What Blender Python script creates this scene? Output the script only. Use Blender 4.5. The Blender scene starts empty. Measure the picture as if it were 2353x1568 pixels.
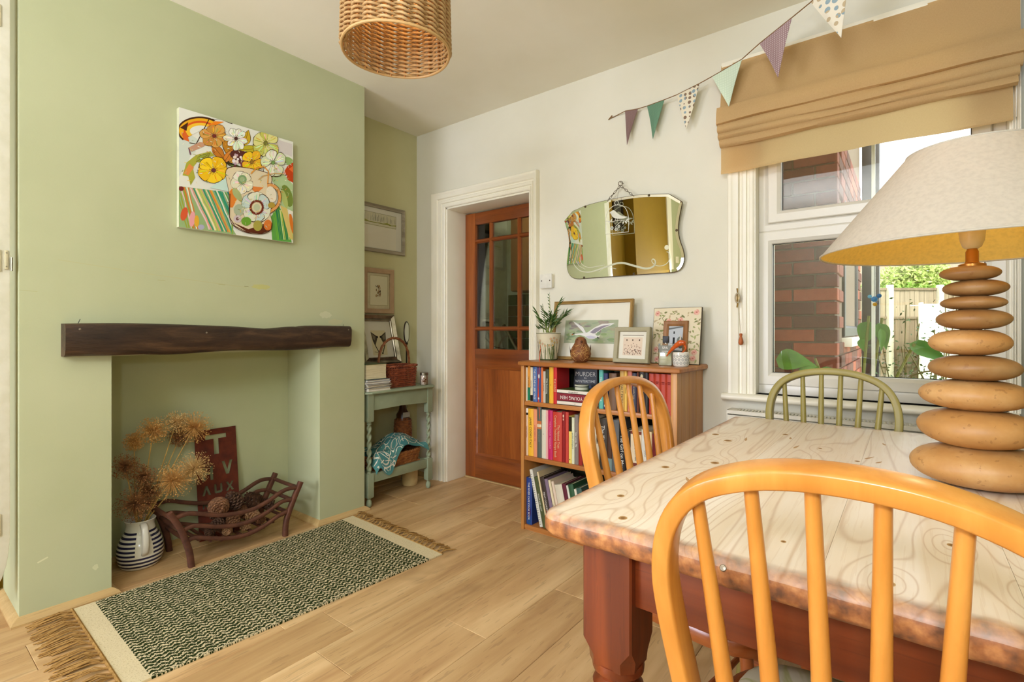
import bpy, bmesh, math, random
from mathutils import Vector, Matrix
from mathutils.geometry import tessellate_polygon
R = math.radians
rnd = random.Random(7)
SC = bpy.context.scene
COL = SC.collection

# ------------------------------------------------------------------ camera, sky, lights, exposure
cd = bpy.data.cameras.new('camera'); cam = bpy.data.objects.new('camera', cd); COL.objects.link(cam)
cam.location = (0, 0, 1.09); cam.rotation_euler = (R(90), 0, R(38))
cd.sensor_width = 36; cd.lens = 36 * 1168 / 2353; cd.shift_y = -24 / 2353; cd.clip_start = 0.01
SC.camera = cam

w = bpy.data.worlds.new('overcast_sky'); SC.world = w; w.use_nodes = True
wn = w.node_tree.nodes; wb = wn['Background']
wb.inputs['Color'].default_value = (0.93, 0.97, 1.0, 1); wb.inputs['Strength'].default_value = 3.6

def area(name, loc, target, size, energy, col=(1, 0.95, 0.86), sy=None):
    l = bpy.data.lights.new(name, 'AREA'); l.energy = energy; l.color = col; l.size = size
    if sy: l.shape = 'RECTANGLE'; l.size_y = sy
    o = bpy.data.objects.new(name, l); COL.objects.link(o); o.location = loc
    o.rotation_euler = (Vector(target) - Vector(loc)).to_track_quat('-Z', 'Y').to_euler()
    return o
area('flash_head', (0.06, -0.32, 1.37), (-1.35, 2.1, 1.35), 0.12, 6, (0.93, 1.0, 1.18))
area('added_strip_fill', (0.0, -2.05, 2.30), (-1.1, 1.9, 1.7), 1.1, 46, (0.92, 1.0, 1.22), 0.42)  # unseen fill light added behind the camera to brighten the room
area('added_low_fill', (-2.1, -1.95, 1.1), (-1.4, 1.7, 0.7), 1.0, 52, (0.92, 1.0, 1.22))  # second unseen fill, added to lift the lower half of the room
area('added_ceiling_fill', (-0.75, -0.80, 1.70), (-0.75, -0.80, 2.56), 0.6, 30, (0.93, 1.0, 1.18))  # added fill aimed upwards so the ceiling returns soft light from above
area('added_kitchen_fill', (-2.1, 3.25, 2.42), (-2.3, 3.3, 0), 0.35, 9.0, (1, 0.95, 0.85))  # added to brighten the kitchen behind the door glass; no fitting is modelled
sun = bpy.data.lights.new('hazy_sun', 'SUN'); sun.energy = 5.0; sun.angle = R(12); sun.color = (1, 0.96, 0.88)
so = bpy.data.objects.new('hazy_sun', sun); COL.objects.link(so); so.rotation_euler = (R(48), 0, R(35))
SC.view_settings.view_transform = 'Standard'; SC.view_settings.look = 'None'
SC.view_settings.exposure = 0.1; SC.view_settings.gamma = 1.0; SC.view_settings.use_curve_mapping = False

# ------------------------------------------------------------------ helpers
def lin(c):
    out = []
    for x in c:
        x = x / 255.0
        out.append(x / 12.92 if x <= 0.04045 else ((x + 0.055) / 1.055) ** 2.4)
    return tuple(out)
def rgb(*c): return lin(c) + (1.0,)

def base_mat(name):
    m = bpy.data.materials.new(name); m.use_nodes = True
    nt = m.node_tree; b = nt.nodes['Principled BSDF']
    return m, nt, b
def coords(nt, scale=(1, 1, 1), rand=False):
    tc = nt.nodes.new('ShaderNodeTexCoord'); src = tc.outputs['Object']
    if rand:
        oi = nt.nodes.new('ShaderNodeObjectInfo'); mu = nt.nodes.new('ShaderNodeMath'); mu.operation = 'MULTIPLY'
        mu.inputs[1].default_value = 37.0; nt.links.new(oi.outputs['Random'], mu.inputs[0])
        ad = nt.nodes.new('ShaderNodeVectorMath'); ad.operation = 'ADD'
        nt.links.new(src, ad.inputs[0]); nt.links.new(mu.outputs[0], ad.inputs[1]); src = ad.outputs[0]
    mp = nt.nodes.new('ShaderNodeMapping'); mp.inputs['Scale'].default_value = scale
    nt.links.new(src, mp.inputs['Vector'])
    return mp.outputs['Vector']
def noise(nt, vec, scale, detail=4, rough=0.55, dist=0.0):
    n = nt.nodes.new('ShaderNodeTexNoise'); n.inputs['Scale'].default_value = scale
    n.inputs['Detail'].default_value = detail; n.inputs['Roughness'].default_value = rough; n.inputs['Distortion'].default_value = dist
    nt.links.new(vec, n.inputs['Vector']); return n.outputs['Fac']
def ramp(nt, fac, stops):
    r = nt.nodes.new('ShaderNodeValToRGB'); e = r.color_ramp.elements
    while len(e) < len(stops): e.new(0.5)
    for el, (p, c) in zip(e, stops): el.position = p; el.color = c
    nt.links.new(fac, r.inputs['Fac']); return r.outputs['Color']
def mix(nt, a, b, fac, mode='MIX'):
    m = nt.nodes.new('ShaderNodeMix'); m.data_type = 'RGBA'; m.blend_type = mode
    for s, v in ((m.inputs[6], a), (m.inputs[7], b), (m.inputs[0], fac)):
        if isinstance(v, (tuple, float, int)): s.default_value = v
        else: nt.links.new(v, s)
    return m.outputs[2]
def math_(nt, op, a, b=0.0):
    m = nt.nodes.new('ShaderNodeMath'); m.operation = op
    for s, v in ((m.inputs[0], a), (m.inputs[1], b)):
        if isinstance(v, (float, int)): s.default_value = v
        else: nt.links.new(v, s)
    return m.outputs[0]
def bump(nt, b, h, strength=0.2, dist=0.002):
    n = nt.nodes.new('ShaderNodeBump'); n.inputs['Strength'].default_value = strength; n.inputs['Distance'].default_value = dist
    nt.links.new(h, n.inputs['Height']); nt.links.new(n.outputs['Normal'], b.inputs['Normal'])
MATS = {}
def mk(name, c, rough=0.55, metal=0.0, c2=None, ns=20, bs=None, bstr=0.15, coat=0, spec=0.4, bd=0.002):
    if name in MATS: return MATS[name]
    m, nt, b = base_mat(name)
    b.inputs['Roughness'].default_value = rough; b.inputs['Metallic'].default_value = metal
    b.inputs['Specular IOR Level'].default_value = spec
    if coat: b.inputs['Coat Weight'].default_value = coat; b.inputs['Coat Roughness'].default_value = 0.15
    v = coords(nt)
    if c2 is None: c2 = tuple(max(0, x * 0.93) for x in c)
    f = noise(nt, v, ns, 5)
    nt.links.new(ramp(nt, f, [(0.35, rgb(*c)), (0.68, rgb(*c2))]), b.inputs['Base Color'])
    if bs: bump(nt, b, noise(nt, v, bs, 3), bstr, bd)
    MATS[name] = m; return m
def wood(name, c1, c2, c3=None, axis='x', sc=14, along=0.07, rough=0.5, rings=0, coat=0, rand=True, bstr=0.12, spec=0.4, fleck=0.25):
    if name in MATS: return MATS[name]
    m, nt, b = base_mat(name); b.inputs['Roughness'].default_value = rough; b.inputs['Specular IOR Level'].default_value = spec
    if coat: b.inputs['Coat Weight'].default_value = coat; b.inputs['Coat Roughness'].default_value = 0.2
    s = [1, 1, 1]; s['xyz'.index(axis)] = along
    v = coords(nt, tuple(s), rand)
    f = noise(nt, v, sc, 6, 0.6, 0.5)
    c3 = c3 or tuple((a + d) / 2 for a, d in zip(c1, c2))
    colr = ramp(nt, f, [(0.3, rgb(*c1)), (0.5, rgb(*c3)), (0.72, rgb(*c2))])
    if rings:
        g = noise(nt, v, sc * 0.28, 2, 0.4, 0.9)
        wv = math_(nt, 'SINE', math_(nt, 'MULTIPLY', g, rings * 6.283))
        k = math_(nt, 'POWER', math_(nt, 'ABSOLUTE', wv), 5.0)
        colr = mix(nt, colr, rgb(*c2), math_(nt, 'MULTIPLY', k, 0.75))
    fine = noise(nt, v, sc * 9, 2)
    colr = mix(nt, colr, rgb(*[x * 0.72 for x in c2]), math_(nt, 'MULTIPLY', math_(nt, 'GREATER_THAN', fine, 0.63), fleck))
    nt.links.new(colr, b.inputs['Base Color']); bump(nt, b, fine, bstr, 0.0015)
    MATS[name] = m; return m
def pane_mat(name, tint=(1, 1, 1), refl=0.07):
    m = bpy.data.materials.new(name); m.use_nodes = True; nt = m.node_tree; nt.nodes.clear()
    out = nt.nodes.new('ShaderNodeOutputMaterial'); t = nt.nodes.new('ShaderNodeBsdfTransparent'); g = nt.nodes.new('ShaderNodeBsdfGlossy')
    t.inputs['Color'].default_value = (*tint, 1); g.inputs['Roughness'].default_value = 0.0
    fr = nt.nodes.new('ShaderNodeFresnel'); fr.inputs['IOR'].default_value = 1.5
    ms = nt.nodes.new('ShaderNodeMixShader')
    nt.links.new(math_(nt, 'MULTIPLY', fr.outputs[0], refl / 0.04), ms.inputs[0])
    nt.links.new(t.outputs[0], ms.inputs[1]); nt.links.new(g.outputs[0], ms.inputs[2]); nt.links.new(ms.outputs[0], out.inputs['Surface'])
    MATS[name] = m; return m
GLASS = pane_mat('window_glass', (0.97, 0.99, 0.98), 0.075)
PICGLASS = pane_mat('picture_glass', (0.99, 0.99, 0.985), 0.022)
DOORGLASS = pane_mat('door_glass', (0.86, 0.9, 0.85), 0.06)

def paint_material():
    m, nt, b = base_mat('flat_print'); a = nt.nodes.new('ShaderNodeAttribute'); a.attribute_name = 'Col'
    b.inputs['Roughness'].default_value = 0.75; b.inputs['Specular IOR Level'].default_value = 0.15
    nt.links.new(a.outputs['Color'], b.inputs['Base Color']); return m
PAINT = paint_material()

WORLD = {}
def tag(o, label=None, cat=None, group=None, kind=None):
    if label: o['label'] = label
    if cat: o['category'] = cat
    if group: o['group'] = group
    if kind: o['kind'] = kind
    return o
def thing(name, label, cat, loc=(0, 0, 0), rot=(0, 0, 0), group=None, world=False):
    o = bpy.data.objects.new(name, None); COL.objects.link(o); o.empty_display_size = 0.05
    o.location = loc; o.rotation_euler = rot
    tag(o, label, cat, group)
    if world: WORLD[o.name] = Vector(loc)
    return o
def link(name, me, parent=None, loc=None, rot=None):
    o = bpy.data.objects.new(name, me); COL.objects.link(o)
    if parent is not None:
        o.parent = parent
        if parent.name in WORLD: WORLD[o.name] = WORLD[parent.name]
    if loc is not None: o.location = loc
    if rot is not None: o.rotation_euler = rot
    return o
class MB:
    def __init__(s): s.v = []; s.f = []; s.m = []
    def add(s, vs, fs, mi=0):
        n = len(s.v); s.v += [tuple(p) for p in vs]; s.f += [tuple(i + n for i in f) for f in fs]; s.m += [mi] * len(fs); return s
    def box(s, x0, x1, y0, y1, z0, z1, mi=0):
        if x0 > x1: x0, x1 = x1, x0
        if y0 > y1: y0, y1 = y1, y0
        if z0 > z1: z0, z1 = z1, z0
        return s.add([(x0, y0, z0), (x1, y0, z0), (x1, y1, z0), (x0, y1, z0), (x0, y0, z1), (x1, y0, z1), (x1, y1, z1), (x0, y1, z1)],
              [(0, 3, 2, 1), (4, 5, 6, 7), (0, 1, 5, 4), (1, 2, 6, 5), (2, 3, 7, 6), (3, 0, 4, 7)], mi)
    def obox(s, M, sx, sy, sz, mi=0):
        p = [M @ Vector((a * sx / 2, b * sy / 2, c * sz / 2)) for c in (-1, 1) for a, b in ((-1, -1), (1, -1), (1, 1), (-1, 1))]
        return s.add(p, [(0, 3, 2, 1), (4, 5, 6, 7), (0, 1, 5, 4), (1, 2, 6, 5), (2, 3, 7, 6), (3, 0, 4, 7)], mi)
    def loft(s, rings, closed=True, cap=(True, True), mi=0, wrap=False):
        n = len(rings[0]); vs = [p for r in rings for p in r]; fs = []
        k = len(rings)
        for i in range(k if wrap else k - 1):
            j = (i + 1) % k
            for a in range(n if closed else n - 1):
                b = (a + 1) % n
                fs.append((i * n + a, i * n + b, j * n + b, j * n + a))
        if cap[0] and not wrap: fs.append(tuple(reversed(range(n))))
        if cap[1] and not wrap: fs.append(tuple((k - 1) * n + a for a in range(n)))
        return s.add(vs, fs, mi)
    def tube(s, pts, r, n=8, cap=True, mi=0, sec=None, up=None, wrap=False, twist=0.0):
        pts = [Vector(p) for p in pts]; k = len(pts); rings = []
        prev = None
        for i, p in enumerate(pts):
            if wrap: t = pts[(i + 1) % k] - pts[i - 1]
            else: t = pts[min(i + 1, k - 1)] - pts[max(i - 1, 0)]
            t.normalize()
            if up is not None: u = Vector(up)
            elif prev is not None: u = prev
            else: u = Vector((0, 0, 1)) if abs(t.z) < 0.9 else Vector((1, 0, 0))
            a = (u - t * u.dot(t)).normalized(); prev = a; b = t.cross(a)
            rr = r[i] if isinstance(r, (list, tuple)) else r
            ring = []
            if sec:
                for (q, wv) in sec: ring.append(p + a * q * rr + b * wv * rr)
            else:
                for j in range(n):
                    an = 2 * math.pi * j / n + twist * i
                    ring.append(p + a * math.cos(an) * rr + b * math.sin(an) * rr)
            rings.append(ring)
        return s.loft(rings, True, (cap, cap), mi, wrap)
    def lathe(s, prof, n=24, c=(0, 0, 0), M=None, cap=(True, True), mi=0):
        rings = []
        for (r, z) in prof:
            ring = [Vector((r * math.cos(2 * math.pi * j / n), r * math.sin(2 * math.pi * j / n), z)) for j in range(n)]
            if M is not None: ring = [M @ q for q in ring]
            rings.append([q + Vector(c) for q in ring])
        return s.loft(rings, True, cap, mi)
    def prism(s, poly, fn, h0, h1, mi=0):
        a = [fn(p[0], p[1], h0) for p in poly]; b = [fn(p[0], p[1], h1) for p in poly]
        return s.loft([a, b], True, (True, True), mi)
    def grid(s, nx, ny, fn, mi=0):
        vs = [fn(i / nx, j / ny) for j in range(ny + 1) for i in range(nx + 1)]
        return s.add(vs, [(j * (nx + 1) + i, j * (nx + 1) + i + 1, (j + 1) * (nx + 1) + i + 1, (j + 1) * (nx + 1) + i) for j in range(ny) for i in range(nx)], mi)
    def mesh(s, name, mats, smooth=35, bevel=0, seg=2, off=(0, 0, 0), fixn=True):
        me = bpy.data.meshes.new(name); o = Vector(off)
        me.from_pydata([Vector(p) - o for p in s.v], [], s.f)
        for m in (mats if isinstance(mats, (list, tuple)) else [mats]): me.materials.append(m)
        me.polygons.foreach_set('material_index', s.m)
        if fixn or bevel:
            bm = bmesh.new(); bm.from_mesh(me)
            if fixn: bmesh.ops.recalc_face_normals(bm, faces=bm.faces)
            if bevel:
                es = [e for e in bm.edges if len(e.link_faces) == 2 and e.calc_face_angle(0) > 0.5]
                bmesh.ops.bevel(bm, geom=es, offset=bevel, segments=seg, affect='EDGES', profile=0.6, clamp_overlap=True)
            bm.to_mesh(me); bm.free()
        if smooth:
            me.polygons.foreach_set('use_smooth', [True] * len(me.polygons)); me.set_sharp_from_angle(angle=R(smooth))
        me.update(); return me
    def build(s, name, mats, parent=None, loc=None, rot=None, origin=None, **k):
        off = (0, 0, 0)
        if parent is not None and parent.name in WORLD: off = WORLD[parent.name]
        elif origin is not None: off = origin
        me = s.mesh(name, mats, off=off, **k)
        return link(name, me, parent, loc if loc is not None else (origin if parent is None and origin is not None else None), rot)
def structure(name, mb, m, **k):
    o = mb.build(name, m, **k); o['kind'] = 'structure'; return o

def ell(cx, cy, rx, ry=None, rot=0, n=14):
    ry = rx if ry is None else ry; c, s_ = math.cos(rot), math.sin(rot)
    return [(cx + rx * math.cos(2 * math.pi * i / n) * c - ry * math.sin(2 * math.pi * i / n) * s_,
             cy + rx * math.cos(2 * math.pi * i / n) * s_ + ry * math.sin(2 * math.pi * i / n) * c) for i in range(n)]
def strk(pts, wd):
    """a polyline as a list of quads"""
    out = []
    for (a, b), (c, d) in zip(pts[:-1], pts[1:]):
        l = math.hypot(c - a, d - b) or 1e-6; nx, ny = -(d - b) / l * wd / 2, (c - a) / l * wd / 2
        out.append([(a + nx, b + ny), (c + nx, d + ny), (c - nx, d - ny), (a - nx, b - ny)])
    return out
def petal(cx, cy, L, W, rot, n=9):
    pts = []
    for i in range(n + 1):
        t = i / n; pts.append((t * L, W / 2 * math.sin(math.pi * t ** 0.75)))
    for i in range(n - 1, 0, -1):
        t = i / n; pts.append((t * L, -W / 2 * math.sin(math.pi * t ** 0.75)))
    c, s_ = math.cos(rot), math.sin(rot)
    return [(cx + x * c - y * s_, cy + x * s_ + y * c) for x, y in pts]
def paint(name, shapes, parent, fn, N, eps=5e-5, start=1):
    """flat print: shapes = [(colour, poly or [polys])], fn maps picture coordinates to 3D, N the face normal"""
    vs, fs, cs = [], [], []; N = Vector(N)
    off = WORLD.get(parent.name, Vector((0, 0, 0))) if parent is not None else Vector((0, 0, 0))
    for k, (c, sh) in enumerate(shapes):
        polys = sh if isinstance(sh[0], list) else [sh]
        for p in polys:
            n0 = len(vs)
            vs += [Vector(fn(*q)) + N * eps * (k + start) - off for q in p]
            fs.append(tuple(range(n0, n0 + len(p)))); cs += [rgb(*c)] * len(p)
    me = bpy.data.meshes.new(name); me.from_pydata(vs, [], fs); me.materials.append(PAINT)
    at = me.color_attributes.new('Col', 'FLOAT_COLOR', 'CORNER')
    bm = bmesh.new(); bm.from_mesh(me); bm.free()
    flat = []
    for c in cs: flat += list(c)
    at.data.foreach_set('color', flat)
    me.update()
    return link(name, me, parent)
FONT_CACHE = {}
def text_mesh(txt, size, bold=0.0, spacing=1.0):
    key = (txt, size, bold, spacing)
    if key in FONT_CACHE: return FONT_CACHE[key]
    cu = bpy.data.curves.new('letters', 'FONT'); cu.body = txt; cu.size = size; cu.align_x = 'CENTER'; cu.align_y = 'CENTER'
    cu.offset = bold; cu.space_character = spacing; cu.resolution_u = 2
    o = bpy.data.objects.new('letters', cu); COL.objects.link(o)
    dg = bpy.context.evaluated_depsgraph_get(); dg.update()
    me = bpy.data.meshes.new_from_object(o.evaluated_get(dg))
    bpy.data.objects.remove(o); bpy.data.curves.remove(cu)
    FONT_CACHE[key] = me; return me
def text(txt, size, m, parent, M, name='lettering', bold=0.0, spacing=1.0, fit=None):
    me = text_mesh(txt, size, bold, spacing).copy(); me.name = name; me.materials.clear(); me.materials.append(m)
    if fit and len(me.vertices):
        xs = [v.co.x for v in me.vertices]; wd = max(xs) - min(xs)
        if wd > fit: me.transform(Matrix.Diagonal((fit / wd, fit / wd if fit / wd < 0.6 else 1, 1, 1)))
    me.transform(M)
    return link(name, me, parent)
def basis(o, x, y, z):
    return Matrix(((x[0], y[0], z[0], o[0]), (x[1], y[1], z[1], o[1]), (x[2], y[2], z[2], o[2]), (0, 0, 0, 1)))
def dup(root, loc, rot=None, label=None, name=None):
    r = root.copy(); COL.objects.link(r); r.location = loc
    if rot is not None: r.rotation_euler = rot
    if label: r['label'] = label
    for ch in list(root.children):
        c = ch.copy(); COL.objects.link(c); c.parent = r
        for g in list(ch.children):
            d = g.copy(); COL.objects.link(d); d.parent = c
    return r
# ------------------------------------------------------------------ materials
GREEN = mk('sage_wall_paint', (188, 191, 152), 0.72, c2=(181, 185, 145), ns=2.2, bs=160, bstr=0.08, spec=0.25)
GREEN2 = mk('sage_toned_for_alcove_light', (198, 192, 146), 0.75, c2=(191, 185, 139), ns=2.5, bs=160, bstr=0.08, spec=0.2)  # copy of the sage paint, its colour shifted for the alcove's dimmer light
CREAM = mk('cream_wall_paint', (230, 225, 206), 0.75, c2=(224, 219, 198), ns=2, bs=150, bstr=0.08, spec=0.2)
CEIL = mk('ceiling_paint', (246, 241, 224), 0.8, c2=(240, 234, 214), ns=1.6, bs=25, bstr=0.12, spec=0.15)
WHITE = mk('trim_gloss', (246, 240, 220), 0.35, c2=(242, 235, 212), ns=5, spec=0.5)
UPVC = mk('window_plastic', (232, 226, 210), 0.3, c2=(228, 222, 206), ns=3, spec=0.5)
MUST = mk('mustard_wall_paint', (134, 104, 22), 0.75, c2=(128, 98, 19), ns=2, spec=0.2)
BEAD = wood('oak_bead', (206, 176, 122), (180, 146, 92), axis='y', sc=20, along=0.05, rough=0.45)
LAM = wood('oak_laminate', (232, 198, 146), (184, 142, 94), (212, 174, 122), axis='y', sc=9, along=0.10, rough=0.42, bstr=0.06, spec=0.35)
DOORW = wood('stained_door_wood', (172, 96, 38), (116, 58, 20), (146, 76, 28), axis='z', sc=12, along=0.06, rough=0.35, coat=0.25)
DOORH = wood('stained_door_wood_rail', (164, 90, 34), (110, 54, 18), (138, 71, 26), axis='x', sc=12, along=0.06, rough=0.35, coat=0.25)
METAL = mk('steel', (170, 165, 150), 0.3, 1.0)
BLACK = mk('black_plastic', (22, 21, 20), 0.4)
CEILZ = 2.565; XL = -2.95; XR = 0.33; YB = 2.60; YS = -2.2; XC = -2.60

# ------------------------------------------------------------------ floor
fl = structure('floor', MB().box(-3.3, 0.45, -2.3, 3.75, -0.08, -0.0125), LAM, smooth=0)
PL = {}
def plank(x0, x1, y0, y1):
    key = (round(x1 - x0, 3), round(y1 - y0, 2))
    if key not in PL:
        PL[key] = MB().box(0.0005, key[0] - 0.0005, 0.0005, key[1] - 0.0005, 0, 0.0122).mesh('plank', LAM, bevel=0.0014, seg=1, smooth=0)
    link('plank', PL[key], fl, (x0, y0, -0.0122))
LAMN = LAM.node_tree
def floor_detail():
    nt = LAMN; b = nt.nodes['Principled BSDF']; src = b.inputs['Base Color'].links[0].from_socket
    v = coords(nt, (1, .22, 1), True); kn = noise(nt, v, 5.5, 3, .6, 1.2); st = noise(nt, coords(nt, (1, .035, 1), True), 26, 4, .7, .6)
    oi = nt.nodes.new('ShaderNodeObjectInfo'); tone = ramp(nt, oi.outputs['Random'], [(0, rgb(226, 222, 214)), (1, rgb(255, 255, 255))])
    c = mix(nt, src, tone, .8, 'MULTIPLY')
    k = nt.nodes.new('ShaderNodeMapRange'); k.inputs['From Min'].default_value = .62; k.inputs['From Max'].default_value = .76; nt.links.new(kn, k.inputs['Value'])
    c = mix(nt, c, rgb(140, 108, 70), math_(nt, 'MULTIPLY', k.outputs[0], .6))
    k2 = nt.nodes.new('ShaderNodeMapRange'); k2.inputs['From Min'].default_value = .60; k2.inputs['From Max'].default_value = .72; nt.links.new(st, k2.inputs['Value'])
    c = mix(nt, c, rgb(150, 114, 72), math_(nt, 'MULTIPLY', k2.outputs[0], .45)); nt.links.new(c, b.inputs['Base Color'])
floor_detail()
PW = 0.205; prnd = random.Random(3)
for k in range(-9, 8):
    x0 = -1.178 + PW * (k - 0) - PW; x1 = x0 + PW
    if x1 > XR + 0.02: x1 = XR + 0.02
    if x0 < -2.97: x0 = -2.97
    if x1 - x0 < 0.02: continue
    y = 1.36 - 2.4 if k == 0 else -0.45 - prnd.choice((0.15, 0.4, 0.6, 0.85, 1.0)) 
    while y < 2.82:
        a, b_ = max(y, -0.45), min(y + 1.2, 2.83)
        if b_ - a > 0.03: plank(x0, x1, a, b_)
        y += 1.2

# ------------------------------------------------------------------ walls and ceiling
structure('ceiling', MB().box(-3.35, 0.5, -2.35, 3.8, CEILZ, CEILZ + 0.06), CEIL, smooth=0)
DX0, DX1, DZ = -2.63, -1.88, 1.975        # door opening
WX0, WX1, WZ0, WZ1 = -0.575, 0.295, 0.79, 2.30   # window opening
m = MB()
m.box(-3.05, DX0, YB, 2.88, 0, CEILZ).box(DX0, DX1, YB, 2.88, DZ, CEILZ).box(DX1, WX0, YB, 2.88, 0, CEILZ)
m.box(WX0, WX1, YB, 2.88, 0, WZ0).box(WX0, WX1, YB, 2.88, WZ1, CEILZ).box(WX1, 0.45, YB, 2.88, 0, CEILZ)
structure('wall_back', m, CREAM, smooth=0)
structure('wall_left', MB().box(-3.05, XL, 0.36, YB, 0, CEILZ), GREEN2, smooth=0)
structure('wall_left_rear', MB().box(-3.05, XL, -0.70, 0.36, 0, CEILZ).box(-3.05, -2.80, -1.66, -0.70, 0, CEILZ), MUST, smooth=0)
structure('wall_left_end', MB().box(-3.05, -2.80, YS, -1.80, 0, CEILZ), GREEN, smooth=0)
structure('trim_5', MB().box(-3.05, -2.785, -1.80, -1.66, 0, CEILZ), WHITE, smooth=0)
OY0, OY1, OZ = 0.637, 1.58, 0.985
m = MB().box(XL, XC, 0.36, OY0, 0, CEILZ).box(XL, XC, OY1, 1.876, 0, CEILZ).box(XL, XC, OY0, OY1, OZ, CEILZ)
wc = structure('wall_chimney', m, GREEN, smooth=0)
m = MB().box(XL + 0.0, XL + 0.004, OY0, OY1, 0, OZ)
o = m.build('fireback', GREEN, wc, smooth=0)
structure('wall_right', MB().box(XR, XR + 0.1, YS, YB, 0, CEILZ), GREEN, smooth=0)
structure('wall_front', MB().box(-3.05, XR + 0.1, YS - 0.1, YS, 0, CEILZ), CREAM, smooth=0)
m = MB().box(-3.05, -2.95, 2.88, 3.7, 0, CEILZ).box(-3.05, -1.2, 3.7, 3.78, 0, CEILZ).box(-1.3, -1.2, 2.88, 3.7, 0, CEILZ)
kw = structure('wall_kitchen', m, mk('kitchen_wall_paint', (196, 200, 180), 0.7), smooth=0)
# faint marks on the chimney breast: filled cable chase, filler patches, scuffs
pf = lambda y, z: (XC, y, z)
pr_ = random.Random(5)
def blob(cy, cz, ry, rz, n=18):
    return [(cy + ry * math.cos(6.283 * i / n) * pr_.uniform(0.75, 1.1), cz + rz * math.sin(6.283 * i / n) * pr_.uniform(0.7, 1.1)) for i in range(n)]
paint('filler_patch', [((192, 190, 124), blob(1.25, 1.313, 0.05, 0.014)), ((196, 192, 150), blob(1.68, 1.14, 0.05, 0.018)), ((203, 203, 168), blob(1.615, 1.178, 0.04, 0.02)),
      ((185, 185, 141), strk([(0.47, 1.365), (0.8, 1.333), (1.0, 1.318), (1.18, 1.305)], 0.004)), ((178, 178, 132), strk([(0.36, 1.24), (0.41, 1.238)], 0.002)),
      ((174, 172, 124), strk([(0.80, 1.312), (0.83, 1.312)], 0.002)), ((170, 168, 120), strk([(1.05, 1.312), (1.08, 1.31)], 0.003)), ((140, 138, 96), strk([(1.17, 1.31), (1.19, 1.309)], 0.003)),
      ((212, 212, 176), strk([(0.41, 0.21), (0.44, 0.222)], 0.006)), ((208, 208, 170), blob(0.585, 0.13, 0.01, 0.012))], wc, pf, (1, 0, 0))

# ------------------------------------------------------------------ mouldings
def run_mould(name, path, prof, m_, kind='structure'):
    """profile (out, z) swept along a floor path, room on the right of travel, mitred"""
    rings = []
    n = len(path)
    for i, p in enumerate(path):
        d0 = Vector(path[i]) - Vector(path[i - 1]) if i else Vector(path[1]) - Vector(path[0])
        d1 = Vector(path[i + 1]) - Vector(path[i]) if i < n - 1 else d0
        d0 = d0.normalized(); d1 = d1.normalized()
        n0 = Vector((d0.y, -d0.x)); n1 = Vector((d1.y, -d1.x))
        mt = n0 + n1; mt = mt / max(0.2, mt.dot(n0)) if mt.length > 1e-6 else n0
        rings.append([(p[0] + mt.x * o_, p[1] + mt.y * o_, z) for o_, z in prof])
    o = MB().loft(rings).build(name, m_, smooth=30); o['kind'] = kind
    return o
run_mould('trim_1', [(XL, -0.69), (XL, 0.36), (XC, 0.36), (XC, OY0), (XL, OY0), (XL, OY1), (XC, OY1), (XC, 1.876), (XL, 1.876), (XL, YB), (DX0 - 0.13, YB)],
          [(0, 0), (0.026, 0), (0.026, 0.007), (0.02, 0.016), (0.016, 0.018), (0.010, 0.024), (0, 0.028)], BEAD)
run_mould('baseboard_left', [(XL, -0.69), (XL, 0.345)], [(0, 0.028), (0.016, 0.028), (0.016, 0.1), (0.012, 0.108), (0.006, 0.118), (0, 0.12)], WHITE)
run_mould('baseboard_back', [(-0.795, YB), (XR, YB), (XR, 2.3)], [(0, 0), (0.016, 0), (0.016, 0.1), (0.008, 0.116), (0, 0.12)], WHITE)
ARCH = [(0, 0), (0, 0.016), (0.006, 0.02), (0.02, 0.02), (0.024, 0.013), (0.03, 0.013), (0.034, 0.022), (0.05, 0.024), (0.056, 0.016), (0.064, 0.016),
        (0.07, 0.026), (0.09, 0.03), (0.1, 0.036), (0.112, 0.036), (0.118, 0.03), (0.118, 0)]
def casing(name, x0, x1, z0, z1, y, sl, sr, st, m_):
    L = [[(x0 - o_ * sl, y - p, z0) for o_, p in ARCH], [(x0 - o_ * sl, y - p, z1 + o_ * st) for o_, p in ARCH],
         [(x1 + o_ * sr, y - p, z1 + o_ * st) for o_, p in ARCH], [(x1 + o_ * sr, y - p, z0) for o_, p in ARCH]]
    o = MB().loft(L).build(name, m_, smooth=30); o['kind'] = 'structure'; return o
casing('trim_2', DX0, DX1, 0, DZ, YB, 1.1, 0.55, 0.95, WHITE)
m = MB().box(DX0 - 0.004, DX0 + 0.012, YB - 0.005, 2.86, 0, DZ).box(DX1 - 0.012, DX1 + 0.004, YB - 0.005, 2.86, 0, DZ).box(DX0, DX1, YB - 0.005, 2.86, DZ - 0.012, DZ + 0.004)
structure('trim_3', m, WHITE, bevel=0.002)
structure('trim_4', MB().box(DX0 + 0.012, DX1 - 0.012, 2.775, 2.84, 0, 0.008), BEAD, bevel=0.003)
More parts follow.
